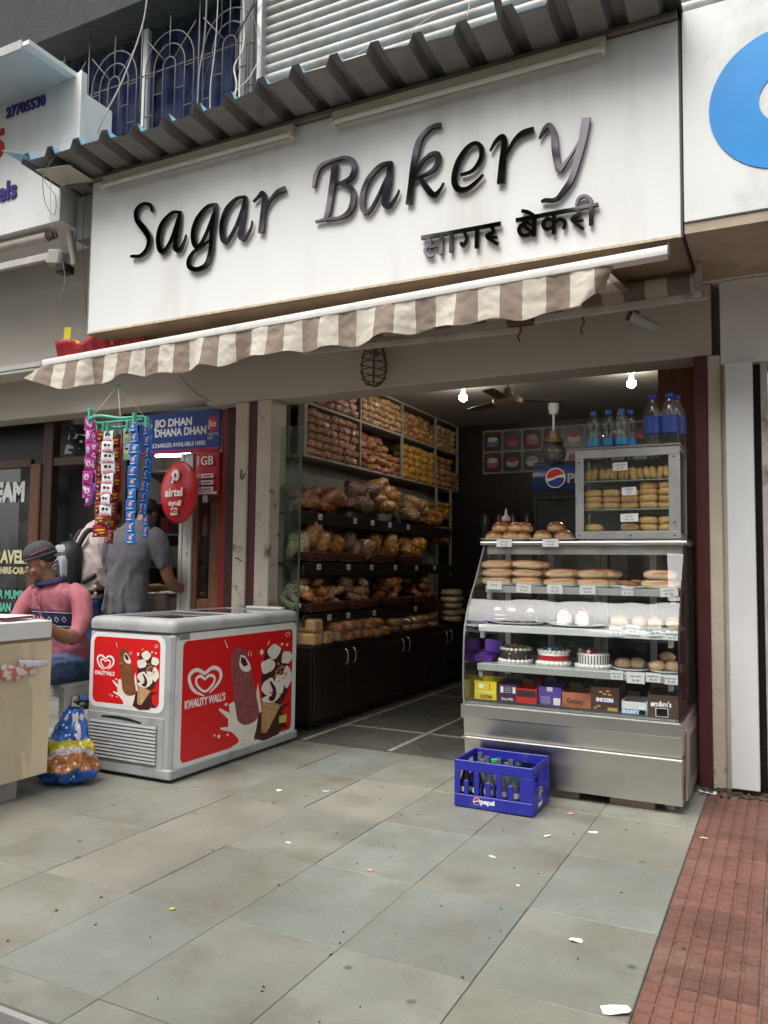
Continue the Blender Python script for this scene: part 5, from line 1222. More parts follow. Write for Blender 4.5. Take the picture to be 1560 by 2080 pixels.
for i, (x, y) in enumerate(((-.80, 4.44), (-.70, 4.47), (-.615, 4.44), (-.525, 4.45))):
    plate(x, y, .879, .055, .07, ['small white plate under the leftmost round bun', 'small white plate under the second round bun', 'small white plate under the third round bun', 'small white plate under the rightmost round bun'][i], 'plates on the second counter shelf')
    o = MB().blob((x, y, .916), (.048 if i == 0 else .04, .045, .034), seg=14, rings=10, nz=.06, seed=i, flat=-.8).build('round_bun', roll, None, True); tag(o, ['large round bun, leftmost on the second shelf', 'round bun, second from left on the second shelf', 'round bun, third from left on the second shelf', 'round bun at the right end of the second shelf'][i], 'bun', 'round buns on the second shelf')
for i, (x, z, rt_) in enumerate(((-.785, .874, 0), (-.700, .889, .12), (-.592, .886, -.08), (-.508, .868, .02))):
    card(x, 4.252, z, .064, .048, [('BUN MASKA', .010, .05), ('Rs. 18', .013, -.3)], ['blank white price card below the large round bun', 'tilted white price card below the second round bun', 'tilted white price card below the third round bun', 'white price card at the right end of the second shelf'][i], rt_, sleeve=False)

# whole cakes on the third shelf
def cake(x, y, z, side, label, kind):
    t = empty('cream_cake', (x, y, z), label=label, cat='cake', group='round cream cakes')
    MB().lathe([(.001, 0), (.100, 0), (.102, .004), (.001, .005)], 32, (x, y, z)).build('cake_board', dish, t, True, 40)
    MB().lathe([(.001, .005), (.084, .005), (.086, .010), (.086, .072), (.080, .079), (.001, .080)], 40, (x, y, z)).build('cake_body', side, t, True, 50)
    for k in range(22):
        a = 2 * math.pi * k / 22
        MB().blob((x + .088 * math.cos(a), y + .088 * math.sin(a), z + .014), (.0135, .0135, .011), seg=8, rings=5).build('cream_bead', whip, t, True)
    for k in range(20):
        a = 2 * math.pi * k / 20
        if kind != 2: MB().blob((x + .080 * math.cos(a), y + .080 * math.sin(a), z + .078), (.0125, .0125, .009), seg=8, rings=5).build('cream_bead', whip, t, True)
    if kind == 1: MB().lathe([(.0862, .030), (.0885, .032), (.0885, .055), (.0862, .057)], 40, (x, y, z), False).build('red_band', M('red_icing', (.45, .012, .03), .4), t, True, 40)
    if kind == 2:
        for k in range(34):
            a = 2 * math.pi * k / 34
            MB().cbox((x + .0865 * math.cos(a), y + .0865 * math.sin(a), z + .048), (.004, .0045, .046), 0, (0, 0, a)).build('dark_stripe', M('dark_icing', (.05, .04, .05), .4), t)
    rr = random.Random(kind)
    cols = [[(.7, .25, .02), (.5, .02, .06), (.12, .3, .05), (.6, .3, .4)], [(.7, .55, .03), (.03, .25, .6), (.55, .02, .05), (.1, .35, .12), (.75, .72, .7)], [(.42, .008, .02), (.42, .008, .02), (.78, .76, .72)]][kind]
    for k in range(13):
        a = rr.uniform(0, 6.28); d = .062 * math.sqrt(rr.random()) if kind != 2 or k < 7 else .07
        if kind == 2 and k < 7: d *= .5
        if k == 0: d, a = .012, 4.7
        s_ = .018 if k == 0 else rr.uniform(.009, .013)
        MB().blob((x + d * math.cos(a), y + d * math.sin(a), z + .084 + s_ * .4), (s_, s_, s_ * .8), (rr.random(), rr.random(), 0), 9, 6, .35, 10, k).build('decoration', M('cake_deco_%d_%d' % (kind, k % len(cols)), cols[k % len(cols)] if not (kind == 1 and k == 0) else cols[1], .35), t, True)
cake(-1.364, 4.40, .665, choc, 'black forest cake with chocolate flakes and orange decoration', 0)
cake(-1.148, 4.40, .665, whip, 'white cake with a red band and colourful topping', 1)
cake(-.932, 4.40, .665, whip, 'white cake with dark vertical stripes and red cherries', 2)
for i in range(3):
    o = MB().cbox((-1.535, 4.36 + .06 * i, .682 + .008 * i), (.10, .055, .035), .003, (0, .03, .15 * i)).build('chocolate_box', purple); tag(o, '%s flat purple chocolate box from the glass, left of the cakes' % ORD[i], 'box', 'purple boxes on the third shelf')
o = MB().cbox((-1.50, 4.44, .745), (.11, .05, .07), .003, (0, .05, -.1)).build('chocolate_box', M('violet_box', (.16, .06, .42), .35, var=.3, vs=30)); tag(o, 'upright violet chocolate box behind the black forest cake', 'box')
for i, (x, y, z, a) in enumerate(((-.775, 4.40, .70, .3), (-.705, 4.41, .702, -.3), (-.60, 4.38, .70, .2), (-.555, 4.42, .742, -.5), (-.52, 4.38, .702, .1))):
    o = MB().blob((x, y, z), (.045, .033, .028), (0, 0, a), 14, 9, .10, 7, i + 3).build('cream_roll', M('wrapped_cream_roll', (.55, .36, .19), .35, var=.35, vs=14, b=.3, bs=40, coat=.9), None, True)
    tag(o, ['wrapped bread roll left of the first plate on the third shelf', 'wrapped bread roll right of its twin on the third shelf', 'wrapped bread roll at the front of the right plate', 'wrapped bread roll on top of the right pile', 'wrapped bread roll at the right end of the third shelf'][i], 'bread roll', 'wrapped rolls on the third shelf')
plate(-.738, 4.40, .665, .10, .085, 'white plate under the two wrapped rolls', 'plates on the third counter shelf')
plate(-.558, 4.40, .665, .085, .085, 'white plate under the pile of three wrapped rolls', 'plates on the third counter shelf')
for i, (x, w, z) in enumerate(((-.778, .062, .655), (-.685, .088, .648), (-.598, .070, .655), (-.513, .062, .650))):
    card(x, 4.232 - .001 * i, z, w, .046 if i != 1 else .058, [('CREAM ROLL', .0095, .08), ('Rs. 60', .014, -.3)], ['handwritten price card, leftmost under the third shelf', 'largest handwritten price card under the third shelf', 'handwritten price card, third under the third shelf', 'handwritten price card at the right end of the third shelf'][i], 0, .1, False)

# chocolate cartons on the deck
def carton(x0, x1, y0, y1, h, mat, label, writing=(), open_top=True, inner=None, extra=None):
    t = empty('chocolate_carton', ((x0 + x1) / 2, (y0 + y1) / 2, .462), label=label, cat='carton', group='chocolate cartons on the counter deck')
    z = .4605; th = .003
    MB().box(x0, x1, y0, y0 + th, z, z + h).build('front', mat, t)
    MB().box(x0, x1, y1 - th, y1, z, z + h * 1.12).build('back', mat, t)
    MB().box(x0, x0 + th, y0 + th, y1 - th, z, z + h * 1.04).build('side', mat, t)
    MB().box(x1 - th, x1, y0 + th, y1 - th, z, z + h * 1.04).build('side', mat, t)
    MB().cbox((x0 + (x1 - x0) * .3, y1 - .005, z + h * 1.12 + .012), ((x1 - x0) * .5, .003, .03), 0, (.5, .1, 0)).build('flap', M('brown_card', (.30, .21, .13), .8), t)
    MB().box(x0 + th, x1 - th, y0 + th, y1 - th, z + h * .55, z + h * .6).build('contents', inner or M('dark_contents', (.06, .03, .03), .4, var=.6, vs=30), t)
    for tx, sz, mt, ux, uz, bo, sx in writing:
        text(tx, sz, mt, t, XF(x0 + (x1 - x0) * ux, y0, z + h * uz), .0008, .0004, bo, 'CENTER', sx=sx)
    if extra: extra(t, x0, x1, y0, z, h)
    return t
def patch(mat, a, b_, c, d, nm='print_patch', n=1):
    def f(t, x0, x1, y0, z, h): MB().box(x0 + (x1 - x0) * a, x0 + (x1 - x0) * b_, y0 - .0007, y0 - .0002, z + h * c, z + h * d).build(nm, mat, t)
    return f
def many(*fs):
    def f(*a):
        for g in fs: g(*a)
    return f
bar_ = lambda: M('barcode', (.5, .5, .5), .6, var=.95, vs=3, stretch=(140, 1, .1))
carton(-1.563, -1.436, 4.27, 4.40, .105, M('yellow_carton', (.72, .56, .02), .45), 'yellow chocolate carton with a red arrow, leftmost on the deck', [('5 STAR', .024, M('maroon_ink', (.2, .01, .01), .5), .55, .12, .001, .9)], extra=many(patch(inkwhite, .2, .42, .62, .85), patch(inkwhite, .02, .98, .42, .45), patch(M('red_ink', (.5, .01, .01), .5), .68, .72, .55, .9, 'arrow')))
carton(-1.430, -1.325, 4.28, 4.41, .098, M('deep_purple_carton', (.055, .015, .06), .45), 'dark purple chocolate carton right of the yellow one', [('Dairy Milk', .019, inkwhite, .52, .10, .0003, .85)], extra=many(patch(inkwhite, .14, .30, .5, .85), patch(inkwhite, .80, .95, .5, .85), *[patch(M('lilac_ink', (.5, .45, .55), .5), .36, .74, .52 + .1 * k, .55 + .1 * k) for k in range(4)]))
carton(-1.318, -1.203, 4.25, 4.37, .085, M('red_carton', (.50, .015, .012), .45), 'low red carton with a black panel', [], extra=patch(M('black_panel', (.03, .02, .02), .4), .04, .96, .48, .90))
carton(-1.315, -1.21, 4.38, 4.47, .125, M('dark_red_carton', (.25, .01, .02), .45), 'taller dark red carton behind the low red one', [])
carton(-1.197, -1.075, 4.27, 4.40, .100, M('violet_carton', (.10, .045, .32), .45), 'violet chocolate carton with a white barcode', [], extra=many(patch(M('barcode_white', (.75, .75, .75), .5), .66, .96, .08, .45), *[patch(M('lilac_ink', (.5, .45, .55), .5), .1, .52, .15 + .1 * k, .18 + .1 * k) for k in range(4)], patch(M('pale_tape', (.55, .57, .52), .5), .36, .62, .78, 1.0)))
carton(-1.065, -.915, 4.25, 4.38, .085, M('caramel_swirl_carton', (.30, .10, .04), .4, var=.75, vs=7), 'brown and cream swirl chocolate carton', [('Galaxy', .036, M('dark_brown_ink', (.05, .02, .01), .5), .45, .35, .0006, .9)], extra=None)
carton(-.912, -.770, 4.24, 4.38, .125, M('chocolate_brown_carton', (.055, .022, .013), .45), 'dark brown peanut bar carton with white and blue lettering', [('SNICKERS', .0245, inkwhite, .5, .43, .0016, .80)], extra=many(*[patch(M('peanut_print', (.5, .28, .08), .5), a, a + .12, c, c + .07, 'peanut_print') for a, c in ((.3, .78), (.55, .82), (.62, .68), (.44, .70), (.1, .12), (.22, .2))], patch(M('blue_ink', (.03, .06, .35), .5), .10, .90, .38, .41), patch(M('gold_ink', (.5, .3, .08), .5), .6, .95, .04, .2)))
carton(-.752, -.628, 4.22, 4.36, .068, M('white_blue_carton', (.66, .68, .68), .45), 'low white carton with a blue lettered band', [('BOUNTY', .022, inkwhite, .36, .15, .0013, .9)], extra=many(patch(M('bright_blue_ink', (.03, .25, .6), .5), .02, .98, .04, .45), patch(M('barcode_white', (.75, .75, .75), .5), .66, .92, .08, .7)))
carton(-.622, -.475, 4.20, 4.36, .115, M('brown_carton', (.075, .04, .03), .45), 'brown candy carton with white lettering at the right end', [("m&m's", .036, inkwhite, .48, .52, .001, .85)], extra=many(patch(M('barcode_white', (.75, .75, .75), .5), .25, .66, .08, .45), *[patch(bar_(), .27, .64, .1, .43)], patch(inkwhite, .1, .2, .5, .66)))
o = MB().cbox((-.55, 4.42, .60), (.11, .05, .05), .003).build('wafer_packet', M('blue_packet', (.02, .12, .4), .4)); tag(o, 'blue packet standing behind the brown candy carton', 'packet')
for i, (x0, x1, y, h, c) in enumerate(((-1.20, -1.09, 4.46, .10, (.35, .02, .06)), (-1.06, -.95, 4.46, .09, (.1, .03, .02)), (-.90, -.79, 4.46, .12, (.08, .05, .04)))):
    o = MB().box(x0, x1, y, y + .09, .4605, .4605 + h, .003).build('back_carton', M('back_carton_%d' % i, c, .5)); tag(o, ['crimson carton behind the violet one', 'dark carton behind the swirl carton', 'dark carton behind the peanut bar carton'][i], 'carton')

# ---------------------------------------------------------------- on top of the counter
for tx, (cx, buns, nm) in enumerate(((-1.455, ((-1.535, 4.53, 0), (-1.43, 4.53, 0), (-1.375, 4.56, 0), (-1.505, 4.55, 1), (-1.41, 4.55, 1), (-1.37, 4.58, 1)), 'left tray'), (-1.178, ((-1.245, 4.53, 0), (-1.12, 4.53, 0), (-1.175, 4.57, 1)), 'right tray'))):
    m = MB(); vs = []
    for z, o_ in ((1.352, .0), (1.352, .10), (1.366, .135), (1.368, .138), (1.3545, .101), (1.3545, 0)):
        for p in rrect(cx - .02 - o_, cx + .02 + o_, 4.55 - .75 * o_ - .005, 4.55 + .75 * o_ + .005, .002 + .3 * o_, 4): vs.append((p[0], p[1], z))
    n = 20; m.add(vs, [(i * n + k, i * n + (k + 1) % n, (i + 1) * n + (k + 1) % n, (i + 1) * n + k) for i in range(5) for k in range(n)])
    o = m.build('bun_tray', dish, None, True, 50); tag(o, ['white tray piled with sliced buns on the counter top', 'white tray with three glazed buns on the counter top'][tx], 'tray')
    for i, (x, y, lv_) in enumerate(buns):
        t = empty('burger_bun', (x, y, 1.356 + .05 * lv_), label=[['front left bottom', 'front middle bottom', 'front right bottom', 'top left', 'top middle', 'top right'][i] + ' glazed bun on the left counter tray', ['front left', 'front right', 'top back'][i % 3] + ' glazed bun of three on the right counter tray'][tx], cat='bun', group='glazed buns on the %s' % nm)
        zz = 1.360 + .050 * lv_
        MB().blob((x, y, zz + .018), (.056, .052, .040), (0, 0, .5 * i), 16, 12, .05, 7, i + tx * 9, -.35).build('crown', bun, t, True)
        MB().blob((x, y, zz + .006), (.054, .050, .012), (0, 0, .5 * i), 16, 8, .05, 7, i).build('heel', M('bun_heel', (.52, .30, .12), .5, var=.2, vs=12), t, True)
card(-1.448, 4.440, 1.340, .092, .044, [('KHARI BUN', .009, .12), ('Rs. 20', .016, -.32)], 'price card clipped below the left bun tray', 0, -.05)
card(-1.176, 4.440, 1.340, .092, .044, [('MASKA BUN', .009, .12), ('Rs. 35', .016, -.32)], 'price card clipped below the right bun tray', 0, -.05)
kt = empty('sauce_bottle', (-1.54, 4.76, 1.35), label='red sauce squeeze bottle with white nozzle behind the buns', cat='bottle')
MB().lathe([(.001, 0), (.028, 0), (.029, .01), (.029, .125), (.026, .135), (.001, .136)], 20, (-1.54, 4.76, 1.352)).build('bottle_body', M('red_squeeze', (.45, .012, .015), .3), kt, True, 50)
MB().lathe([(.027, .136), (.027, .160), (.012, .168), (.008, .19), (.004, .212), (.001, .213)], 18, (-1.54, 4.76, 1.352)).build('nozzle', whitepl, kt, True, 50)

# glass puff cabinet
pc = empty('puff_cabinet', (-.76, 4.62, 1.352), label='aluminium framed glass cabinet full of puffs on the counter', cat='cabinet')
KX0, KX1, KY0, KY1, KZ0, KZ1 = -1.042, -.486, 4.470, 4.80, 1.360, 1.862
for x0, x1 in ((KX0, KX0 + .045), (KX1 - .058, KX1)):
    MB().box(x0, x1, KY0, KY0 + .022, KZ0 + .045, KZ1 - .048, .003).build('frame_bar', alum, pc)
MB().box(KX0, KX1, KY0 - .001, KY0 + .023, KZ0, KZ0 + .0445, .003).build('frame_bar', alum, pc)
MB().box(KX0, KX1, KY0 - .001, KY0 + .023, KZ1 - .0475, KZ1, .003).build('frame_bar', alum, pc)
for x0, x1 in ((KX0, KX0 + .02), (KX1 - .02, KX1)):
    MB().box(x0, x1, KY0 + .024, KY1, KZ1 - .025, KZ1, .002).build('frame_bar', alum, pc)
    MB().box(x0, x1, KY0 + .024, KY1, KZ0, KZ0 + .03, .002).build('frame_bar', alum, pc)
    MB().box(x0, x1, KY1 - .02, KY1, KZ0 + .031, KZ1 - .026, .002).build('frame_bar', alum, pc)
MB().box(KX0 - .006, KX1 + .006, KY0 - .006, KY1 + .004, KZ1 + .001, KZ1 + .012, .002).build('top_panel', M('dull_tin_top', (.30, .28, .26), .5, m=.4, var=.2, vs=6), pc)
MB().box(KX0 - .004, KX1 + .03, KY0 - .004, KY1, KZ0 - .009, KZ0 - .001, .002).build('base_panel', M('brown_base', (.07, .045, .04), .5), pc)
MB().box(KX0 + .045, KX1 - .058, KY0 + .010, KY0 + .013, KZ0 + .0445, KZ1 - .0475).build('front_glass', caseglass, pc)
MB().box(KX1 - .010, KX1 - .007, KY0 + .024, KY1 - .02, KZ0 + .03, KZ1 - .025).build('side_glass', caseglass, pc)
MB().box(KX0 + .007, KX0 + .010, KY0 + .024, KY1 - .02, KZ0 + .03, KZ1 - .025).build('side_glass', caseglass, pc)
MB().box(KX0 + .02, KX1 - .02, KY1 - .008, KY1 - .004, KZ0 + .03, KZ1 - .025).build('back_panel', M('dim_back_panel', (.30, .29, .28), .5), pc)
for z in (1.405, 1.528, 1.688): MB().box(KX0 + .012, KX1 - .012, KY0 + .026, KY1 - .022, z - .005, z).build('shelf', M('grey_shelf_glass', (.42, .45, .44), .2, spec=.6), pc)
for x, z in ((KX0 + .022, KZ0 + .02), (KX0 + .3, KZ0 + .02), (KX1 - .03, KZ0 + .02), (KX0 + .022, KZ1 - .07), (KX1 - .03, KZ1 - .06), (KX1 - .03, KZ0 + .09)):
    MB().tube([(x, KY0 - .003, z), (x, KY0, z)], .005, 8).build('screw', darksteel, pc)
def puffm(seed, s_):
    m = MB(); m.blob((0, 0, 0), (s_[0], s_[1], s_[2]), seg=14, rings=9, nz=.14, fq=9, seed=seed, sq=.62); return m.mesh('puff', puff, True)
pm_ = [puffm(i, (.050, .045, .022)) for i in range(4)]; ps_ = [puffm(i + 9, (.019, .04, .036)) for i in range(3)]
q = random.Random(33); n = 0
for i in range(13):
    o = place(ps_[i % 3], 'puff_pastry', None, (KX0 + .066 + i * .035, 4.545 + q.uniform(-.01, .01), 1.688 + .037), (q.uniform(-.15, .15), q.uniform(-.35, .35), q.uniform(-.2, .2))); tag(o, '%s upright puff finger from the left on the top cabinet shelf' % ORD[i], 'puff', 'puff fingers on the top cabinet shelf')
for c in range(5):
    for row in range(4 if c > 2 else 3):
        if row == 3 and c == 2: continue
        o = place(pm_[(c + row) % 4], 'puff_pastry', None, (KX0 + .088 + c * .099, 4.55 + q.uniform(-.01, .01), 1.528 + .020 + row * .036), (q.uniform(-.05, .05), q.uniform(-.06, .06), q.uniform(-.15, .15))); tag(o, 'golden square puff, %s stack from left, %s from bottom, middle cabinet shelf' % (ORD[c], ORD[row]), 'puff', 'square puffs on the middle cabinet shelf')
for c, rows in ((0, 1), (2, 1), (3, 2), (4, 2)):
    for row in range(rows):
        o = place(pm_[(c + row + 2) % 4], 'puff_pastry', None, (KX0 + .088 + c * .099, 4.55, 1.405 + .020 + row * .040), (q.uniform(-.05, .05), q.uniform(-.06, .06), q.uniform(-.15, .15))); tag(o, 'golden square puff, %s place from left, %s from bottom, bottom cabinet shelf' % (ORD[c], ORD[row]), 'puff', 'square puffs on the bottom cabinet shelf')
for x, z, lines, lab, w in ((-.795, 1.760, [('CHEESE PUFF', .010, .08), ('Rs. 20', .013, -.32)], 'handwritten card on the top part of the glass cabinet', .078), (-.748, 1.622, [('CHICKEN', .010, .18), ('PUFF', .009, -.08), ('Rs. 20', .010, -.36)], 'rounded handwritten card in the middle of the glass cabinet', .076), (-.748, 1.477, [('VEG PUFF', .009, .12), ('Rs. 15', .016, -.32)], 'printed price card low on the glass cabinet', .094)):
    card(x, 4.466, z, w, .044, lines, lab, -.03, 0, False)

# water bottles standing on the cabinet
water = glass('thin_bottle_plastic', (.90, .92, .93), 2.0, .03, 1.45, .06)
def bottle(x, y, z, s_, prof, lab0, lab1, lcol, ccol, label, group):
    t = empty('water_bottle', (x, y, z), label=label, cat='bottle', group=group)
    MB().lathe([(a * s_, b_ * s_) for a, b_ in prof], 20, (x, y, z), False).build('bottle_body', water, t, True, 50)
    MB().lathe([(lab0[0] * s_, lab0[1] * s_), (lab0[0] * s_, lab1 * s_)], 24, (x, y, z), False).build('paper_label', lcol, t, True)
    zt = prof[-1][1] * s_
    MB().lathe([(.001, zt - .012), (.0155 * s_ / .2, zt - .012), (.0155 * s_ / .2, zt + .010), (.001, zt + .011)], 16, (x, y, z)).build('cap', ccol, t, True, 50)
pr1 = [(.001, 0), (.15, 0), (.165, .03), (.165, .33), (.15, .37), (.135, .42), (.155, .50), (.175, .62), (.165, .74), (.12, .86), (.07, .93), (.065, 1.0)]
pr2 = [(.001, 0), (.16, 0), (.175, .03), (.170, .25), (.176, .27), (.176, .58), (.165, .62), (.15, .72), (.10, .84), (.06, .92), (.055, 1.0)]
lb = M('sky_blue_label', (.06, .30, .56), .4, var=.15, vs=8); db = M('navy_label', (.03, .06, .26), .4, var=.3, vs=20); cb = M('blue_cap', (.02, .16, .55), .35); cn = M('dark_blue_cap', (.02, .04, .35), .35)
for i, (x, y) in enumerate(((-.965, 4.60), (-.880, 4.60), (-.825, 4.66), (-.805, 4.58), (-.765, 4.64))):
    bottle(x, y, 1.8745, .215, pr1, (.168, .10), .30, lb, cb, ['small water bottle with sky blue label, leftmost on the cabinet', 'second small water bottle from the left on the cabinet', 'small water bottle behind the second one on the cabinet', 'small water bottle with the clearest sky blue label at the right of its group', 'small water bottle partly hidden at the back right of its group'][i], 'small water bottles on the cabinet')
for i, (x, y) in enumerate(((-.640, 4.60), (-.550, 4.60), (-.520, 4.67))):
    bottle(x, y, 1.8745, .285, pr2, (.179, .26), .60, db, cn, ['large water bottle with dark blue label, left of its group', 'large water bottle with dark blue label, front right', 'large water bottle with dark blue label, half hidden at the back'][i], 'large water bottles on the cabinet')

# ---------------------------------------------------------------- blue bottle crate
ct = empty('bottle_crate', (-1.30, 3.98, 0), label='blue plastic soft drink bottle crate on the pavement before the counter', cat='crate')
cblue = M('crate_blue', (.018, .022, .30), .38, var=.10, vs=5, b=.05, bs=40, dirt=((.12, .12, .28), 6, .60, .85))
X0, X1, Y0, Y1, HH = -1.505, -1.10, 3.822, 4.13, .232
W = .012
def wall_x(yy, out):
    """long wall with six slots: bottom band, pillars, half-height pillars, top band"""
    y0, y1 = (yy, yy + W)
    MB().box(X0, X1, y0, y1, .004, .065, .003).build('bottom_band', cblue, ct)
    MB().box(X0, X1, y0, y1, .182, HH, .003).build('top_band', cblue, ct)
    xs_ = [X0 + (X1 - X0) * f for f in (.0, .075, .22, .385, .53, .66, .79, .93, 1)]
    for a, b_, full in ((0, .062, 1), (.118, .165, 0), (.225, .295, 1), (.375, .425, 0), (.49, .56, 1), (.63, .68, 0), (.745, .775, 0 if False else 0), (.80, .84, 0)):
        pass
    L = X1 - X0
    for a, b_, full in ((0, .075, 1), (.125, .185, 0), (.255, .320, 1), (.400, .465, 0), (.545, .610, 1), (.690, .755, 0), (.835, 1, 1)):
        MB().box(X0 + a * L, X0 + b_ * L, y0 + .001, y1 - .001, .0655, .1815 if full else .135, .002).build('slat', cblue, ct)
wall_x(Y0, -1); wall_x(Y1 - W, 1)
for xx in (X0, X1 - W):
    MB().box(xx, xx + W, Y0 + W, Y1 - W, .004, .12, .003).build('bottom_band', cblue, ct)
    MB().box(xx, xx + W, Y0 + W, Y1 - W, .196, HH, .003).build('top_band', cblue, ct)
    for a, b_ in ((0, .12), (.40, .60), (.88, 1)):
        L = Y1 - Y0 - 2 * W
        MB().box(xx + .001, xx + W - .001, Y0 + W + a * L, Y0 + W + b_ * L, .1205, .1955, .002).build('slat', cblue, ct)
MB().box(X0 + W, X1 - W, Y0 + W, Y1 - W, .006, .012).build('crate_floor', cblue, ct)
for k in range(1, 6): MB().box(X0 + k * (X1 - X0) / 6 - .002, X0 + k * (X1 - X0) / 6 + .002, Y0 + W, Y1 - W, .012, .12).build('divider', cblue, ct)
for k in range(1, 4): MB().box(X0 + W, X1 - W, Y0 + k * (Y1 - Y0) / 4 - .002, Y0 + k * (Y1 - Y0) / 4 + .002, .012, .11).build('divider', cblue, ct)
def pepsi_ball(parent, fr, r_, off):
    o_, u, v = [Vector(p) for p in fr]
    def half(nm, mt, f0, f1, d):
        n = 18; up_ = []; lo_ = []
        for k in range(n + 1):
            x = -1 + 2 * k / n; c = math.sqrt(max(0, 1 - x * x))
            w1 = .18 * math.sin(x * 2.2) + .16; w0 = .20 * math.sin(x * 2.2 + .4) - .16
            top = c if f1 == 'c' else {'w1': w1, 'w0': w0}[f1]; bot = -c if f0 == 'c' else {'w1': w1, 'w0': w0}[f0]
            top = max(-c, min(c, top)); bot = max(-c, min(c, bot))
            up_.append((x * r_, max(top, bot) * r_)); lo_.append((x * r_, bot * r_))
        m = MB(); vs = [o_ + u * p[0] + v * p[1] + u.cross(v) * d for p in lo_] + [o_ + u * p[0] + v * p[1] + u.cross(v) * d for p in up_]
        m.add(vs, [(k, k + 1, n + 2 + k, n + 1 + k) for k in range(n)]); m.build(nm, mt, parent)
    MB().prism(ellp(0, 0, r_ * 1.12, r_ * 1.12, 28), fr, off, off + .0004).build('logo_disc', inkwhite, parent)
    half('logo_red', M('logo_bright_red', (.62, .01, .03), .4), 'w1', 'c', off + .0008)
    half('logo_blue', M('logo_blue', (.01, .05, .38), .4), 'c', 'w0', off + .0008)
pepsi_ball(ct, ((-1.385, Y0, .040), (1, 0, 0), (0, 0, 1)), .0165, .0008)
text('pepsi', .034, inkwhite, ct, XF(-1.366, Y0, .031), .0008, .0004, .0012, sx=1.05)
pepsi_ball(ct, ((X1, 3.955, .090), (0, 1, 0), (0, 0, 1)), .026, .0008)
text('pepsi', .034, inkwhite, ct, YF(X1, 3.915, .030), .0008, .0004, .0008)
bg_ = M('clear_bottle_glass', (.55, .58, .56), .08, var=.05, trans=.85); bgg = M('green_bottle_glass', (.04, .22, .08), .08, trans=.6); cola = M('cola_dark_glass', (.02, .015, .015), .1)
prb = [(.001, 0), (.027, 0), (.029, .01), (.029, .09), (.026, .115), (.016, .150), (.0125, .175), (.0125, .195), (.0145, .197), (.0145, .206), (.011, .207), (.010, .195)]
lblm = M('bottle_print_label', (.6, .57, .55), .5, var=.5, vs=40)
spots = [(0, 0, 0), (1, 0, 0), (0, 3, 0), (1, 1, 0), (2, 0, 0), (2, 2, 0), (2, 1, 1), (3, 0, 0), (3, 1, 0), (3, 2, 0), (4, 1, 2), (4, 0, 0), (1, 2, 0)]
cell = (X1 - X0 - .024) / 6; celly = (Y1 - Y0 - .024) / 4
for i, (a, b_, kd) in enumerate(spots):
    x, y = X0 + .012 + (a + .5) * cell, Y0 + .012 + (b_ + .5) * celly
    t = empty('glass_bottle', (x, y, .013), label=['empty clear glass bottle, %s column from left, %s row from front of crate' % (ORD[a], ORD[b_]), 'glass bottle with a bright green cap in the blue crate', 'empty green glass bottle at the back of the blue crate'][kd], cat='bottle', group='glass bottles in the blue crate')
    MB().lathe([(p, z) for p, z in prb], 14, (x, y, .0125), False).build('bottle_glass', (bg_, bg_, bgg)[kd] if b_ or kd else (cola if i < 2 else bg_), t, True, 60)
    MB().lathe([(.0293, .06), (.0293, .085)], 14, (x, y, .0125), False).build('label_print', lblm, t, True)
    if kd == 1: MB().lathe([(.001, .2), (.017, .2), (.017, .214), (.001, .216)], 12, (x, y, .0125)).build('cap', M('bright_green_cap', (.02, .42, .16), .4), t, True, 50)
# ---------------------------------------------------------------- inside: base cabinet along the left wall
cbn = empty('base_cabinet', (-3.30, 6.4, 0), label='long dark wood base cabinet along the left wall of the bakery', cat='cabinet')
MB().box(-3.555, -3.05, 4.94, 8.0, .07, .585, .003).build('carcass', blackwood, cbn)
MB().box(-3.53, -3.09, 4.98, 7.98, .0065, .068).build('plinth', black, cbn)
MB().box(-3.555, -3.035, 4.93, 8.0, .587, .605, .003).build('worktop', blackwood, cbn)
for k in range(6):
    y0 = 4.96 + k * .505
    o = MB().box(-3.049, -3.034, y0, y0 + .498, .085, .58, .003).build('door', blackwood, cbn)
    hy = y0 + (.44 if k % 2 == 0 else .06)
    MB().tube(catmull([(-3.033, hy, .56), (-3.012, hy, .545), (-3.005, hy, .50), (-3.012, hy, .455), (-3.033, hy, .44)], 4), .005, 6).build('handle', M('bright_handle', (.7, .68, .62), .25, m=.9), o, True)

# tiered basket shelves
ts = empty('tiered_shelves', (-3.4, 6.4, .6), label='black tiered basket shelves along the left wall of the bakery', cat='shelf')
for z, xf in ((.83, -3.13), (1.21, -3.14), (1.59, -3.16)):
    MB().cbox(((-3.555 + xf) / 2, 6.40, z), (xf + 3.555, 2.95, .016), .002, (0, math.radians(9), 0)).build('shelf_board', black, ts)
    MB().box(xf - .004, xf + .008, 4.94, 7.87, z - .085, z + .005, .002).build('shelf_front', black, ts)
MB().box(-3.44, -3.43, 4.935, 7.9, .61, 1.98).build('back_board', M('pale_back_board', (.24, .23, .21), .7, var=.1), ts)
MB().box(-3.425, -3.16, 4.921, 4.927, .62, 2.225).build('end_glass', sideglass, ts)
MB().box(-3.165, -3.157, 4.917, 4.931, .62, 2.225).build('glass_edge', M('green_glass_edge', (.12, .19, .16), .2), ts)

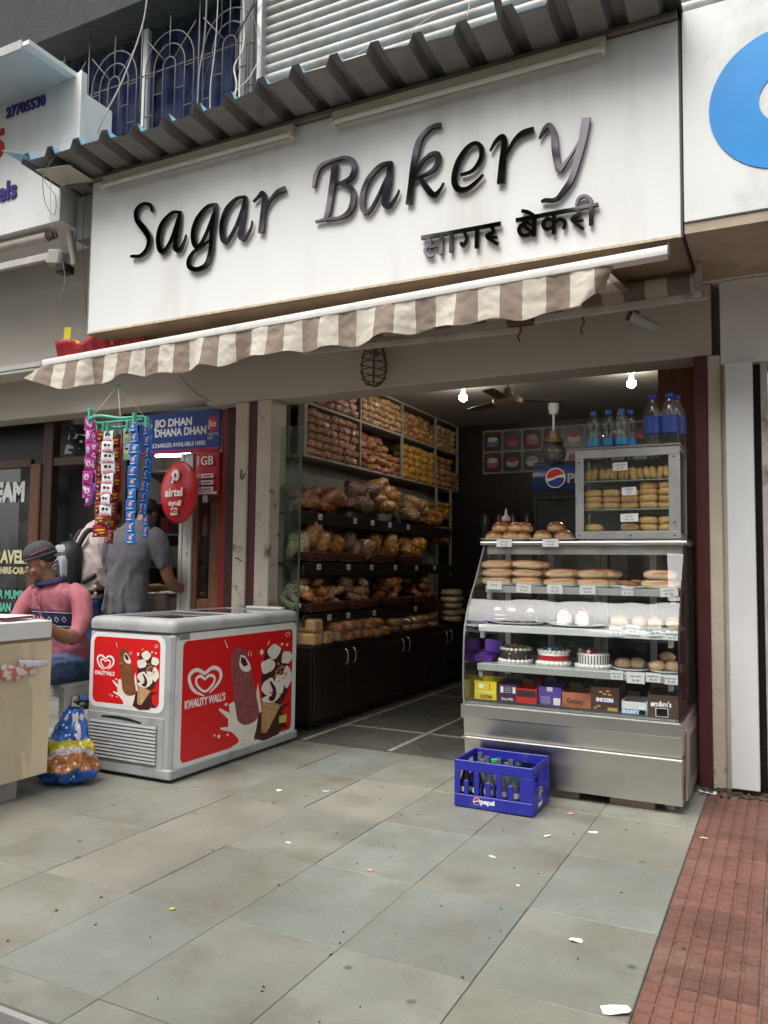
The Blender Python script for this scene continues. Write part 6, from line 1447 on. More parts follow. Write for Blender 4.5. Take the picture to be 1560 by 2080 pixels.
# upper packet shelves
us = empty('upper_bread_shelves', (-3.44, 6.8, 2.06), label='white framed upper shelves packed with bread along the left wall', cat='shelf')
uwp = M('cream_shelf_paint', (.33, .30, .26), .6, var=.06, vs=3)
for z in (2.06, 2.475): MB().box(-3.555, -3.30, 5.20, 8.45, z - .02, z, .002).build('shelf_board', uwp, us)
MB().box(-3.555, -3.30, 5.20, 8.45, 2.78, 2.798, .002).build('top_board', uwp, us)
for y in (5.20, 6.09, 6.95, 7.79, 8.43): MB().box(-3.325, -3.299, y, y + .022, 2.0605, 2.7795, .002).build('upright', uwp, us)
for x0, x1 in ((-3.555, -3.53), (-3.47, -3.44), (-3.36, -3.298)): MB().box(x0, x1, 5.178, 5.1985, 2.04, 2.79, .002).build('end_stile', uwp, us)
MB().box(-3.31, -3.285, 8.2, 8.225, 1.1, 2.04, .002).build('upright', uwp, us)
MB().box(-3.31, -3.285, 7.79, 7.815, 1.64, 2.04, .002).build('upright', uwp, us)
MB().box(-3.535, -3.525, 5.3, 8.4, 2.065, 2.775).build('back_panel', M('brown_back_panel', (.05, .04, .035), .7), us)

def wrapped(name, c, var=.35, vs=12, cell=55):
    """food pieces seen through crinkled cellophane: cell pattern below, glossy wrinkled coat above"""
    mt = M(name, c, .5, var=var, vs=vs, b=.9, bs=48, coat=1.0, rv=.22)
    nt = mt.node_tree; P = nt.nodes['Principled BSDF']; N, Lk = nt.nodes.new, nt.links.new
    src = P.inputs['Base Color'].links[0].from_socket
    tc = N('ShaderNodeTexCoord'); vo = N('ShaderNodeTexVoronoi'); vo.inputs['Scale'].default_value = cell
    Lk(tc.outputs['Object'], vo.inputs['Vector'])
    mr = N('ShaderNodeMapRange'); mr.inputs[1].default_value = .15; mr.inputs[2].default_value = .75; mr.inputs[3].default_value = 2.1; mr.inputs[4].default_value = .75
    Lk(vo.outputs['Distance'], mr.inputs[0])
    hs = N('ShaderNodeHueSaturation'); hs.inputs['Saturation'].default_value = 1.15; Lk(src, hs.inputs['Color']); Lk(mr.outputs[0], hs.inputs['Value']); Lk(hs.outputs[0], P.inputs['Base Color'])
    P.inputs['Coat Roughness'].default_value = .06; P.inputs['Coat IOR'].default_value = 2.3
    return mt
w_red = wrapped('wrapped_brown_bread', (.34, .165, .085)); w_dark = wrapped('wrapped_dark_rusk', (.30, .125, .045)); w_yel = wrapped('wrapped_yellow_toast', (.48, .28, .08))
w_pale = wrapped('wrapped_pale_bread', (.42, .26, .14)); w_tan = wrapped('wrapped_tan_bread', (.36, .19, .085)); w_orange = wrapped('wrapped_orange_snack', (.44, .17, .035), .5, 40)
w_gold = wrapped('wrapped_golden_chips', (.46, .24, .06), .5, 30); w_pink = wrapped('wrapped_reddish_biscuit', (.40, .155, .065), .4, 20); w_choc = wrapped('wrapped_purple_brown', (.20, .095, .06), .5, 20); w_cream = wrapped('wrapped_cream_biscuit', (.52, .43, .28), .3, 20)
def packet(mat, r_, seed, sq=.65, seg=18, rings=12):
    m = MB(); m.blob((0, 0, 0), r_, seg=seg, rings=rings, nz=.20, fq=9, seed=seed, sq=sq)
    out = []
    for v in m.v:                                   # crinkles of the film
        p = V3_(v); n_ = mnoise.noise(p * 42 + V3_((seed, 0, 0))) ; n2 = mnoise.noise(p * 95 + V3_((0, seed, 0)))
        out.append(tuple(p * (1 + .10 * (abs(n_) - .25) + .06 * n2)))
    m.v = out
    return m.mesh('packet', mat, True)
V3_ = Vector
q = random.Random(44)
def wallstack(mat, y0, y1, z0, rows, w, h, label, group, ragged=0, xf=-3.335, tilt=.1):
    ms_ = [packet(mat, (.065, w / 2 * 1.04, h / 2 * 1.08), s + int(y0 * 10)) for s in range(3)]
    ncol = int((y1 - y0) / w)
    for rw in range(rows):
        for cidx in range(ncol):
            if ragged and rw >= rows - 2 and (cidx > ncol * (1 - ragged) if rw == rows - 2 else cidx > ncol * (1 - 1.6 * ragged)): continue
            o = place(ms_[(rw + cidx) % 3], 'bread_packet', None, (xf - .015 + q.uniform(-.014, .014), y0 + (cidx + .5) * w + q.uniform(-.006, .006), z0 + (rw + .5) * h), (q.uniform(-tilt, tilt), q.uniform(-tilt, tilt), q.uniform(-tilt, tilt)))
            tag(o, '%s, %s row up, %s from the street, %s' % (label[0], ORD[rw], ORD[cidx], label[1]), 'bread packet', group)
wallstack(w_red, 5.225, 6.08, 2.06, 6, .118, .062, ('reddish bread packet', 'nearest lower bay'), 'red bread packets, nearest bay')
wallstack(w_dark, 6.115, 6.94, 2.06, 5, .135, .062, ('dark rusk packet', 'second lower bay'), 'dark rusk packets, second bay', .35, tilt=.35)
wallstack(w_yel, 6.975, 7.78, 2.06, 5, .16, .068, ('yellow toast packet', 'third lower bay'), 'yellow toast packets, third bay', tilt=.08)
wallstack(w_tan, 7.815, 8.42, 2.06, 5, .15, .066, ('tan wrapped packet', 'farthest lower bay'), 'tan packets, farthest bay', .3)
wallstack(w_red, 5.225, 6.08, 2.475, 4, .135, .062, ('reddish bread packet', 'nearest upper bay'), 'red bread packets, nearest upper bay')
wallstack(w_pale, 6.115, 6.94, 2.475, 5, .115, .055, ('shiny pale packet', 'second upper bay'), 'pale packets, second upper bay')
wallstack(w_tan, 6.975, 7.78, 2.475, 4, .130, .062, ('tan wrapped packet', 'third upper bay'), 'tan packets, third upper bay', .2, tilt=.3)
wallstack(w_pale, 7.815, 8.42, 2.475, 4, .14, .062, ('pale wrapped packet', 'farthest upper bay'), 'pale packets, farthest upper bay')
wallstack(w_gold, 7.83, 8.2, 1.72, 3, .12, .06, ('golden packet', 'far left wall'), 'golden packets on the far wall', xf=-3.33)
wallstack(w_pink, 7.83, 8.2, 1.45, 3, .12, .06, ('red packet', 'far left wall'), 'red packets on the far wall', xf=-3.33)

# wicker baskets with bagged snacks on the tiers
wick = M('wicker', (.12, .035, .02), .55, var=.5, vs=30, b=.4, bs=60)
def basket(y, z, L, idx, lab):
    t = empty('wicker_basket', (-3.26, y, z), label=lab, cat='basket', group='wicker baskets on the tiers')
    x0, x1 = -3.40, -3.135
    m = MB()
    for rw in range(4):
        zz = z + .012 + rw * .017; gw = .006 * rw
        pts = [(p[0], p[1], zz + .005 * math.sin(k * 1.9 + rw * math.pi)) for k, p in enumerate(rrect(x0 - gw, x1 + gw, y - L / 2 - gw, y + L / 2 + gw, .04, 6))]
        m.tube(pts + [pts[0]], .009, 6, False)
    m.build('woven_side', wick, t, True)
    for k in range(9):
        yy = y - L / 2 + .02 + k * (L - .04) / 8
        MB().tube([(x1 - .002, yy, z + .004), (x1 + .022, yy + .016, z + .075)], .006, 5).build('stake', wick, t)
    MB().box(x0, x1, y - L / 2, y + L / 2, z + .004, z + .010).build('basket_floor', wick, t)
def heap(y, z, mat, n, r_, lab, grp, sq=.7, sx=.09, sy=.14, upright=False, pieces=False):
    n = int(n * 2.1); r_ = tuple(v * .88 for v in r_)
    ms_ = [packet(mat, r_, s + n, sq, 22, 14) for s in range(3)]
    made = []
    for k in range(n):
        a = (q.uniform(-.6, .6), q.uniform(-.6, .6), q.uniform(-1.2, 1.2)) if not upright else (q.uniform(-.35, .35), q.uniform(.0, .5), q.uniform(-.6, .6))
        made.append(place(ms_[k % 3], 'snack_bag', None, (-3.25 + q.uniform(-sx, sx) * .8, y + q.uniform(-sy, sy), z + r_[2] * (.8 if upright else 1.1) + .062 * (k // 5)), a))
    for k, o in enumerate(sorted(made, key=lambda o_: o_.location.y)):
        tag(o, '%s, %s from the street' % (lab, ORD[k]), 'snack bag', grp)
rows = {1: 1.605, 2: 1.225, 3: .845}
basket(5.22, 1.225, .40, 0, 'wicker basket with orange ring snacks, nearest on the middle tier'); basket(5.70, 1.225, .40, 1, 'wicker basket second from the glass on the middle tier'); basket(6.25, 1.225, .42, 2, 'wicker basket in the middle of the middle tier'); basket(6.85, 1.225, .42, 3, 'wicker basket far along the middle tier')
basket(5.30, .845, .50, 4, 'wicker basket with bread twists, nearest on the lowest tier'); basket(5.90, .845, .46, 5, 'wicker basket second from the glass on the lowest tier'); basket(6.55, .845, .46, 6, 'wicker basket third along the lowest tier'); basket(7.20, .845, .46, 7, 'wicker basket farthest along the lowest tier')
heap(5.18, 1.27, w_orange, 3, (.075, .095, .12), 'tall bag of orange ring snacks near the glass', 'orange ring bags', .8, upright=True, sy=.10)
heap(5.02, 1.27, w_cream, 2, (.055, .07, .11), 'pale snack bag squeezed against the end glass', 'pale bags by the glass', .8, upright=True, sy=.03)
heap(5.55, 1.27, w_orange, 3, (.07, .09, .11), 'orange snack bag in the second middle basket', 'orange bags, second basket', .8, upright=True)
heap(6.02, 1.27, w_tan, 3, (.07, .07, .10), 'tan snack bag in the third middle basket', 'tan bags, third basket', .8, upright=True)
heap(6.42, 1.27, w_gold, 4, (.07, .08, .10), 'golden ribbed snack bag along the middle tier', 'golden bags, middle tier', .8, upright=True)
heap(7.0, 1.27, w_gold, 5, (.07, .09, .08), 'golden snack bag far along the middle tier', 'golden bags, far middle tier', .8)
heap(5.15, 1.63, w_dark, 4, (.09, .12, .045), 'dark red flat snack bag nearest on the top tier', 'dark bags, top tier', .7)
heap(5.45, 1.63, w_pink, 5, (.09, .12, .05), 'reddish snack bag second on the top tier', 'reddish bags, top tier', .7)
heap(5.95, 1.66, w_choc, 6, (.09, .12, .06), 'dark purple snack bag in the top tier heap', 'purple bags, top tier', .8)
heap(6.50, 1.68, w_gold, 9, (.08, .11, .055), 'golden snack bag in the tallest top tier heap', 'golden bags, top tier', .8, sy=.2)
heap(7.10, 1.64, w_pale, 6, (.08, .11, .055), 'pale snack bag in the farther top tier heap', 'pale bags, top tier', .8, sy=.18)
heap(7.50, 1.62, w_pink, 4, (.08, .11, .045), 'reddish snack bag at the far end of the top tier', 'reddish bags, far top tier', .8)
heap(5.18, .89, w_orange, 6, (.10, .06, .042), 'wrapped orange bread twist in the nearest low basket', 'bread twists, low tier', .8, sy=.17)
heap(5.42, .89, w_pale, 5, (.10, .05, .035), 'wrapped pale bread twist in the nearest low basket', 'pale bread twists, low tier', .8, sy=.14)
heap(5.90, .89, w_tan, 7, (.08, .06, .042), 'wrapped tan pastry in the second low basket', 'tan pastries, low tier', .8, sy=.17)
heap(6.52, .89, w_pink, 7, (.08, .06, .042), 'wrapped reddish pastry in the third low basket', 'reddish pastries, low tier', .8, sy=.17)
heap(7.2, .89, w_dark, 6, (.08, .06, .04), 'wrapped dark pastry in the farthest low basket', 'dark pastries, low tier', .8, sy=.17)
# pale bread sticks pressed against the end glass
for k, (y, z, a) in enumerate(((4.97, .93, .5), (4.98, 1.0, -.4), (4.99, .96, .9), (5.0, 1.03, .1))):
    o = MB().cbox((-3.31 + .03 * k, y, z), (.20, .03, .045), .012, (0, a, 0)).build('wrapped_stick', w_cream); tag(o, '%s cream stick biscuit from the left, pressed against the end glass' % ORD[k], 'biscuit', 'stick biscuits by the glass')
# loaves on the base cabinet
loaf = M('paper_wrapped_loaf', (.50, .30, .14), .45, var=.15, vs=8, b=.3, bs=25, coat=.7)
for k, (y, z, L, lab) in enumerate(((5.03, .608, .14, 'large tan loaf at the bottom of the stack on the cabinet corner'), (5.03, .708, .14, 'large tan loaf on top of the stack on the cabinet corner'), (5.19, .608, .12, 'large tan loaf second along the cabinet top'))):
    o = MB().box(-3.30, -3.045, y - L / 2, y + L / 2, z, z + .096, .018).build('bread_loaf', loaf); tag(o, lab, 'loaf', 'large loaves on the cabinet')
for k in range(11):
    y = 5.36 + (k % 6) * .16 + .03 * (k // 6); z = .606 + .075 * (k // 6)
    o = MB().blob((-3.14, y, z + .04), (.11, .075, .042), (q.uniform(-.1, .1), q.uniform(-.1, .1), q.uniform(-.3, .3)), 12, 8, .15, 8, k, sq=.5).build('wrapped_loaf', (w_red, w_orange, w_pink, w_tan)[k % 4], None, True); tag(o, '%s wrapped loaf from the street in the %s row on the cabinet top' % (ORD[k % 6], ('lower', 'upper')[k // 6]), 'loaf', 'wrapped loaves on the cabinet, %s row' % ('lower', 'upper')[k // 6])
for k in range(10):
    o = MB().blob((-3.14, 6.42 + (k % 5) * .20, .64 + .06 * (k // 5)), (.10, .09, .035), (0, 0, q.uniform(-.3, .3)), 12, 8, .2, 8, k, sq=.6).build('wrapped_loaf', (w_choc, w_pale, w_tan)[k % 3], None, True); tag(o, '%s flat wrapped bread in the %s far row on the cabinet top' % (ORD[k % 5], ('lower', 'upper')[k // 5]), 'loaf', 'flat breads on the cabinet')
for k in range(5):
    o = MB().blob((-3.10, 7.78, .66 + k * .068), (.10, .17, .034), (0, 0, q.uniform(-.2, .2)), 12, 8, .2, 8, k, sq=.55).build('toast_packet', w_cream, None, True); tag(o, 'long cream toast packet, %s from the bottom at the far cabinet end' % ORD[k], 'packet', 'toast packets at the far cabinet end')
# shelf price tags
k = 0
for z, xf, yl in ((1.565, -3.151, (5.19, 5.745, 6.054, 6.391, 6.78)), (1.185, -3.131, (5.151, 5.607, 6.01, 6.47, 6.936, 7.38)), (.80, -3.121, (5.30, 5.60, 6.05, 6.9))):
    for y in yl:
        o = MB().cbox((xf + .003, y, z), (.002, .055, .042), 0, (q.uniform(-.08, .08), 0, 0)).build('shelf_tag', tagp); 
        MB().cbox((xf + .0048, y, z + .006), (.001, .036, .004), 0).build('tag_print', inkblack, o); MB().cbox((xf + .0048, y, z - .006), (.001, .026, .007), 0).build('tag_print', inkblack, o)
        tag(o, '%s small white price tag from the street on the %s tier' % (ORD[yl.index(y)], ['top', 'middle', 'lowest'][0 if z > 1.5 else 1 if z > 1 else 2]), 'price tag', 'price tags of the tiered shelves')

# ---------------------------------------------------------------- back of the shop
fr = empty('drinks_fridge', (-1.8, 7.75, 0), label='upright drinks fridge with lit blue header at the back of the shop', cat='fridge')
MB().box(-2.19, -1.50, 7.62, 8.30, .05, 2.23, .01).build('body', M('black_fridge', (.015, .015, .017), .35), fr)
m = MB(); m.grid(lambda u, v: (-2.185 + u * .68, 7.615 - .035 * math.sin(math.pi * v), 1.945 + v * .25), 4, 10)
m.build('header_panel', M('header_blue_print', (.012, .04, .17), .35, var=.5, vs=6), fr, True)
pepsi_ball(fr, ((-1.955, 7.572, 2.065), (1, 0, 0), (0, 0, 1)), .088, .002)
text('PEPSI', .125, M('silver_lettering', (.5, .52, .58), .35), fr, XF(-1.845, 7.575, 2.015), .002, .002, .004, sx=1.05)
MB().box(-2.15, -1.54, 7.600, 7.606, .35, 1.86).build('door_glass', darkpane, fr)
for x0, x1, z0, z1 in ((-2.18, -2.145, .33, 1.88), (-1.545, -1.51, .33, 1.88), (-2.144, -1.546, 1.862, 1.895), (-2.144, -1.546, .32, .348)): MB().box(x0, x1, 7.592, 7.6195, z0, z1, .003).build('door_frame', darksteel, fr)
MB().tube([(-2.12, 7.575, .9), (-2.12, 7.575, 1.5)], .012, 8).build('door_handle', alum, fr)
pst = empty('cake_photo_board', (-2.2, 8.48, 2.2), label='board of framed cake photographs high on the back wall', cat='picture board')
MB().box(-3.02, -.95, 8.478, 8.498, 2.24, 2.735, .002).build('board', M('dim_white_board', (.26, .26, .25), .5), pst)
cols = [(.09, .05, .05), (.05, .07, .09), (.08, .085, .06), (.07, .055, .05), (.10, .10, .10), (.10, .055, .04), (.05, .05, .05)]
for r_ in range(2):
    for c in range(9):
        x0 = -3.005 + c * .228; z0 = 2.262 + r_ * .235
        o = MB().prism(rrect(x0, x0 + .208, z0, z0 + .215, .03), XF(0, 8.4775, 0), 0, .002).build('photo', M('photo_bg_%d' % ((c + 3 * r_) % 7), cols[(c + 3 * r_) % 7], .3, var=.3, vs=9), pst)
        cc_ = [(.5, .12, .12), (.12, .2, .3), (.55, .52, .4), (.45, .1, .12), (.5, .5, .48)][(c * 2 + r_) % 5]
        MB().prism(ellp(x0 + .104, z0 + .09, .07, .045, 18), XF(0, 8.4775, 0), .0025, .003).build('cake_print', M('cake_print_%d' % ((c * 2 + r_) % 5), cc_, .4, var=.3, vs=30), o)
        MB().prism(ellp(x0 + .104, z0 + .13, .06, .03, 18), XF(0, 8.4775, 0), .0035, .004).build('icing_print', M('icing_print_%d' % (c % 3), [(.6, .58, .55), (.3, .06, .07), (.25, .33, .4)][c % 3], .4, var=.4, vs=40), o)
def ceiling_fan(x, y, z, lab, c):
    t = empty('ceiling_fan', (x, y, z), label=lab, cat='fan')
    fm = M('fan_enamel_%s' % c, {'cream': (.42, .30, .20), 'white': (.50, .48, .42)}[c], .4)
    MB().lathe([(.045, 2.799), (.05, 2.77), (.035, 2.71), (.012, 2.705)], 18, (x, y, 0)).build('ceiling_cup', fm, t, True, 50)
    MB().tube([(x, y, z + .08), (x, y, 2.72)], .010, 8).build('down_rod', fm, t)
    MB().lathe([(.03, z + .11), (.045, z + .08), (.055, z + .04), (.10, z + .035), (.125, z + .01), (.12, z - .02), (.07, z - .04), (.001, z - .045)], 28, (x, y, 0)).build('motor', fm, t, True, 50)
    for k in range(3):
        a = k * 2.094 + .5
        MB().cbox((x + .29 * math.cos(a), y + .29 * math.sin(a), z + .005), (.34, .10, .005), .002, (.10, 0, a)).build('blade', M('fan_blade_brown', (.14, .10, .07), .5), t)
ceiling_fan(-1.96, 6.10, 2.53, 'cream ceiling fan hanging behind the left bulb', 'cream')
wf = empty('pedestal_fan_light', (-1.95, 7.7, 2.3), label='ceiling pendant with a round glass globe in front of the cake photos', cat='pendant')
MB().lathe([(.05, 2.799), (.055, 2.76), (.04, 2.69)], 18, (-1.98, 7.6, 0)).build('ceiling_cup', white, wf, True, 50)
MB().tube([(-1.98, 7.6, 2.70), (-1.98, 7.6, 2.52)], .012, 8).build('rod', white, wf)
MB().lathe([(.045, 2.53), (.06, 2.45), (.09, 2.44), (.10, 2.41), (.06, 2.395)], 24, (-1.98, 7.6, 0)).build('gallery', M('brass_gallery', (.35, .26, .14), .35, m=.6), wf, True, 50)
MB().blob((-1.98, 7.6, 2.315), (.12, .12, .11), seg=28, rings=18).build('globe', glass('dim_globe_glass', (.5, .5, .48), 3, .02, 1.5, .12), wf, True)
bulbm = M('lit_bulb', (1, 1, 1), .5, var=0, emit=(1, .93, .80, 95))
for x, y, lab in ((-2.49, 6.48, 'lit white bulb on the ceiling at the left of the fans'), (-1.066, 6.52, 'lit white bulb on the ceiling at the right')):
    t = empty('light_bulb', (x, y, 2.65), label=lab, cat='bulb', group='lit ceiling bulbs')
    MB().lathe([(.03, 2.799), (.03, 2.77), (.02, 2.765), (.02, 2.72), (.016, 2.715)], 14, (x, y, 0)).build('holder', whitepl, t, True, 50)
    MB().blob((x, y, 2.682), (.036, .036, .036), seg=18, rings=12).build('globe', bulbm, t, True)
# goods rack on the right behind the counter
rk = empty('right_wall_rack', (-.55, 6.0, 0), label='wooden rack of dark packets on the right wall behind the cabinet', cat='rack')
for z in (1.1, 1.5, 1.9, 2.3, 2.7): MB().box(-.70, -.44, 5.3, 8.2, z - .015, z).build('shelf_board', wood, rk)
for y in (5.3, 6.2, 7.2, 8.18): MB().box(-.70, -.44, y - .02, y, .1, 2.72).build('upright', wood, rk)
for k in range(24):
    y = 5.42 + (k % 6) * .13; z = (1.1, 1.5, 1.9, 2.3)[k // 6]
    o = place(packet(w_tan, (.10, .06, .13), k, .6) if k < 3 else packet(w_dark, (.10, .06, .13), k, .6), 'rack_packet', None, (-.60, y, z + .13), (0, 0, q.uniform(-.2, .2))); tag(o, 'snack packet, %s from the street, %s shelf up on the right rack' % (ORD[k % 6], ORD[k // 6]), 'packet', 'packets on the right wall rack')
# dark jars and cartons at the back left under the photos
for k in range(9):
    x = -2.95 + (k % 5) * .16; z = 1.52 if k < 5 else 1.15
    o = MB().lathe([(.001, 0), (.05, 0), (.055, .02), (.055, .2), (.04, .23), (.04, .26), (.001, .262)], 16, (x, 8.38, z)).build('storage_jar', M('dim_jar_%d' % (k % 3), [(.10, .09, .08), (.16, .07, .03), (.07, .08, .09)][k % 3], .2), None, True, 50); tag(o, '%s dim storage jar from left on the %s shelf below the cake photos' % (ORD[k % 5], 'upper' if k < 5 else 'lower'), 'jar', 'storage jars at the back')
bs_ = empty('back_shelf', (-2.6, 8.4, 1.1), label='dark wall shelf below the cake photos', cat='shelf')
for z in (1.13, 1.50): MB().box(-3.02, -2.22, 8.25, 8.495, z - .02, z - .001).build('shelf_board', woodd, bs_)
o = MB().box(-3.05, -2.30, 8.0, 8.46, .007, .95, .01).build('back_counter', blackwood); tag(o, 'low dark counter at the back left of the shop', 'counter')
# ---------------------------------------------------------------- people
skin = M('brown_skin', (.27, .135, .08), .45, var=.12, vs=8, sub=.1)
skin2 = M('tan_skin', (.24, .115, .065), .5, var=.12, vs=8)
hairm = M('black_hair', (.012, .010, .010), .45, var=.4, vs=40, b=.3, bs=90)
jean = M('blue_denim', (.05, .085, .17), .85, var=.35, vs=9, b=.15, bs=60)
jeand = M('dark_blue_cloth', (.015, .025, .085), .8, var=.25, vs=9)
V3 = Vector

def head(t, c, yaw, pitch, sk, roll=0, hair=True, face=True, sc=1):
    """head looking along local -Y; skull, jaw, nose, lips, ears fused in one skin; eyes, brows and hair apart"""
    R_ = Matrix.Translation(c) @ Matrix.Rotation(yaw, 4, 'Z') @ Matrix.Rotation(roll, 4, 'Y') @ Matrix.Rotation(pitch, 4, 'X') @ Matrix.Scale(sc, 4)
    def W(p): return R_ @ V3(p)
    m = MB()
    def bl(p, r, rot=(0, 0, 0), s=14):
        k = len(m.v); m.blob((0, 0, 0), r, rot, s, 10)
        for i in range(k, len(m.v)): m.v[i] = tuple(R_ @ (V3(m.v[i]) + V3(p)))
    bl((0, .012, .030), (.073, .092, .085)); bl((0, -.020, -.030), (.058, .066, .070)); bl((0, -.046, -.078), (.034, .034, .028))
    bl((0, -.086, -.012), (.011, .016, .024), (-.35, 0, 0), 8); bl((0, -.098, -.026), (.015, .013, .011), s=8)
    bl((0, -.078, -.056), (.024, .013, .007), s=8); bl((0, -.076, -.066), (.021, .012, .007), s=8)
    for s in (-1, 1):
        bl((s * .073, .012, -.010), (.009, .020, .032), (.15, 0, s * .25), 8)
        bl((s * .030, -.072, .022), (.022, .013, .008), s=8); bl((s * .040, -.056, -.030), (.020, .018, .016), s=8)
    bl((0, .018, -.100), (.048, .052, .075))
    sk_o = m
    if face:
        for s in (-1, 1):
            MB().blob(W((s * .030, -.0765, .004)), (.0125, .008, .0075), (0, 0, yaw), 10, 7).build('eye', M('eye_white', (.55, .52, .48), .3), t, True)
            MB().blob(W((s * .030, -.083, .002)), (.0055, .004, .0055), (0, 0, yaw), 8, 6).build('iris', M('dark_iris', (.01, .007, .005), .2), t, True)
            m2 = MB(); m2.tube([W((s * .014, -.087, .023)), W((s * .030, -.088, .029)), W((s * .048, -.074, .024))], [.0035, .0042, .002], 6); m2.build('eyebrow', hairm, t, True)
        m2 = MB(); m2.tube([W((-.026, -.080, -.050)), W((-.010, -.091, -.045)), W((.010, -.091, -.045)), W((.026, -.080, -.050))], [.002, .0042, .0042, .002], 6); m2.build('moustache', hairm, t, True)
        m2 = MB(); m2.tube([W((-.020, -.0875, -.0612)), W((0, -.0925, -.0605)), W((.020, -.0875, -.0612))], .0018, 5); m2.build('lip_line', M('dark_lip', (.06, .025, .02), .5), t, True)
    if hair:
        h = MB(); h.blob((0, 0, 0), (.081, .098, .088), (0, 0, 0), 22, 14, .06, 12, 3)
        vs = []
        for v in h.v:
            p = V3(v) + V3((0, .020, .040))
            if p[1] < -.045 and p[2] < .075: p = V3((p[0] * .85, -.045, max(p[2], .02)))
            if p[2] < -.03: p[2] = -.03 + (p[2] + .03) * .5; p[0] *= .9
            vs.append(tuple(R_ @ p))
        h.v = vs; h.build('hair', hairm, t, True)
    return sk_o

def hand(m, wrist, dirn, palm_n, s=1.0, curl=.5, thumb=1):
    """palm and five bent fingers added to a skin builder"""
    d = V3(dirn).normalized(); n = V3(palm_n); n = (n - d * n.dot(d)).normalized(); x = d.cross(n)
    w = V3(wrist)
    loft(m, [(w, .021 * s, .017 * s), (w + d * .03 * s, .030 * s, .016 * s), (w + d * .075 * s, .038 * s, .014 * s), (w + d * .092 * s, .034 * s, .012 * s)], 10)
    for k, (o, L) in enumerate(((-.028, .060), (-.010, .072), (.010, .068), (.027, .054))):
        b0 = w + d * .085 * s + x * o * s
        p1 = b0 + (d * math.cos(curl * .5) + n * math.sin(curl * .5)) * L * .45 * s
        p2 = p1 + (d * math.cos(curl * 1.3) + n * math.sin(curl * 1.3)) * L * .33 * s
        p3 = p2 + (d * math.cos(curl * 2.0) + n * math.sin(curl * 2.0)) * L * .26 * s
        m.tube([b0 - d * .015, b0, p1, p2, p3], [.0085 * s, .0092 * s, .0085 * s, .0078 * s, .0062 * s], 8)
    tb_ = w + d * .025 * s + x * thumb * .026 * s
    m.tube([tb_, tb_ + (d * .5 + x * thumb * .8 + n * .3) * .032 * s, tb_ + (d * .85 + x * thumb * .75 + n * .6) * .058 * s], [.013 * s, .0105 * s, .0075 * s], 8)

def limb(m, pts, rad, n=4):
    P = catmull([tuple(p) + (r,) for p, r in zip(pts, rad)], n)
    loft(m, [(V3(p[:3]), p[3], p[3]) for p in P], 12)

# -- boy in pink, seated, facing the street and looking down at the table
by = empty('person', (-4.02, 3.60, 0), label='seated person in pink shirt and backwards grey cap bending over papers', cat='person')
pink = M('pink_jersey', (.37, .115, .14), .85, var=.14, vs=26, b=.15, bs=90)
sm = MB()
loft(sm, [((-4.02, 3.63, .50), .155, .120), ((-4.02, 3.62, .60), .152, .118), ((-4.03, 3.60, .72), .150, .112), ((-4.05, 3.575, .85), .165, .114), ((-4.07, 3.55, .95), .180, .112), ((-4.075, 3.535, 1.02), .165, .098), ((-4.08, 3.525, 1.06), .092, .075), ((-4.085, 3.52, 1.09), .062, .062)], 24)
limb(sm, [(-3.93, 3.55, 1.005), (-3.855, 3.55, .975), (-3.80, 3.52, .87), (-3.775, 3.47, .775), (-3.79, 3.42, .755)], [.072, .066, .056, .050, .048])
limb(sm, [(-4.20, 3.53, 1.0), (-4.235, 3.51, .965), (-4.25, 3.44, .86), (-4.23, 3.36, .80)], [.072, .066, .056, .050])
shirt = fuse(sm, 'shirt', pink, by, .008, 5, .012)
# navy chest band with white zigzag edges and diamonds, wrapped round the chest
navyc = M('navy_knit', (.018, .022, .09), .85, var=.25, vs=40); whk = M('white_knit', (.55, .55, .58), .8)
def chest(a, z, off=0):
    t = (z - .72) / .30
    cx = -4.03 - .045 * t; cy = 3.60 - .065 * t; rx = .150 + .03 * min(1, t * 1.3) + off; ry = .112 + .002 * t + off
    return V3((cx + rx * math.sin(a), cy - ry * math.cos(a), z))
def band(z0, z1, off, name, mat):
    m = MB(); m.grid(lambda u, v: chest(-1.25 + 2.5 * u, z0 + (z1 - z0) * v + .012 * math.cos((u - .5) * 2.6), off), 36, 3); m.build(name, mat, by, True, solid=.002)
band(.795, .885, .011, 'chest_band', navyc)
for z in (.789, .892):
    m = MB(); m.tube([chest(-1.25 + 2.5 * k / 44, z + .012 * math.cos((k / 44 - .5) * 2.6) + (.005 if k % 2 else -.005), .0125) for k in range(45)], .0028, 5); m.build('zigzag_trim', navyc, by)
    m = MB(); m.tube([chest(-1.25 + 2.5 * k / 44, z + (.010 if z < .8 else -.010) + .012 * math.cos((k / 44 - .5) * 2.6), .0135) for k in range(45)], .0022, 5); m.build('white_trim', whk, by)
for k in range(7):
    a = -.85 + k * .28
    m = MB(); m.tube([chest(a + dx, .849 + dz, .0135) for dx, dz in ((0, .017), (.075, 0), (0, -.017), (-.075, 0), (0, .017))], .0022, 5); m.build('diamond_motif', whk, by)
m = MB(); m.grid(lambda u, v: chest(-.10 + .12 * u, .835 + .20 * v, .016), 4, 8); m.build('placket', pink, by, True, solid=.003)
for z in (.86, .92, .98): MB().blob(chest(-.04, z, .020), (.005, .003, .005), seg=8, rings=5).build('button', whk, by, True)
m = MB(); vs = []
for k in range(19):
    a = -2.8 + 5.6 * k / 18
    for r_, z in ((.066, 1.055), (.078, 1.10), (.094, 1.075)): vs.append((-4.083 + r_ * math.sin(a) * 1.1, 3.515 - r_ * math.cos(a) * 1.0, z - .02 * math.cos(a)))
m.add(vs, [(3 * i + j, 3 * i + 3 + j, 3 * i + 4 + j, 3 * i + 1 + j) for i in range(18) for j in range(2)])
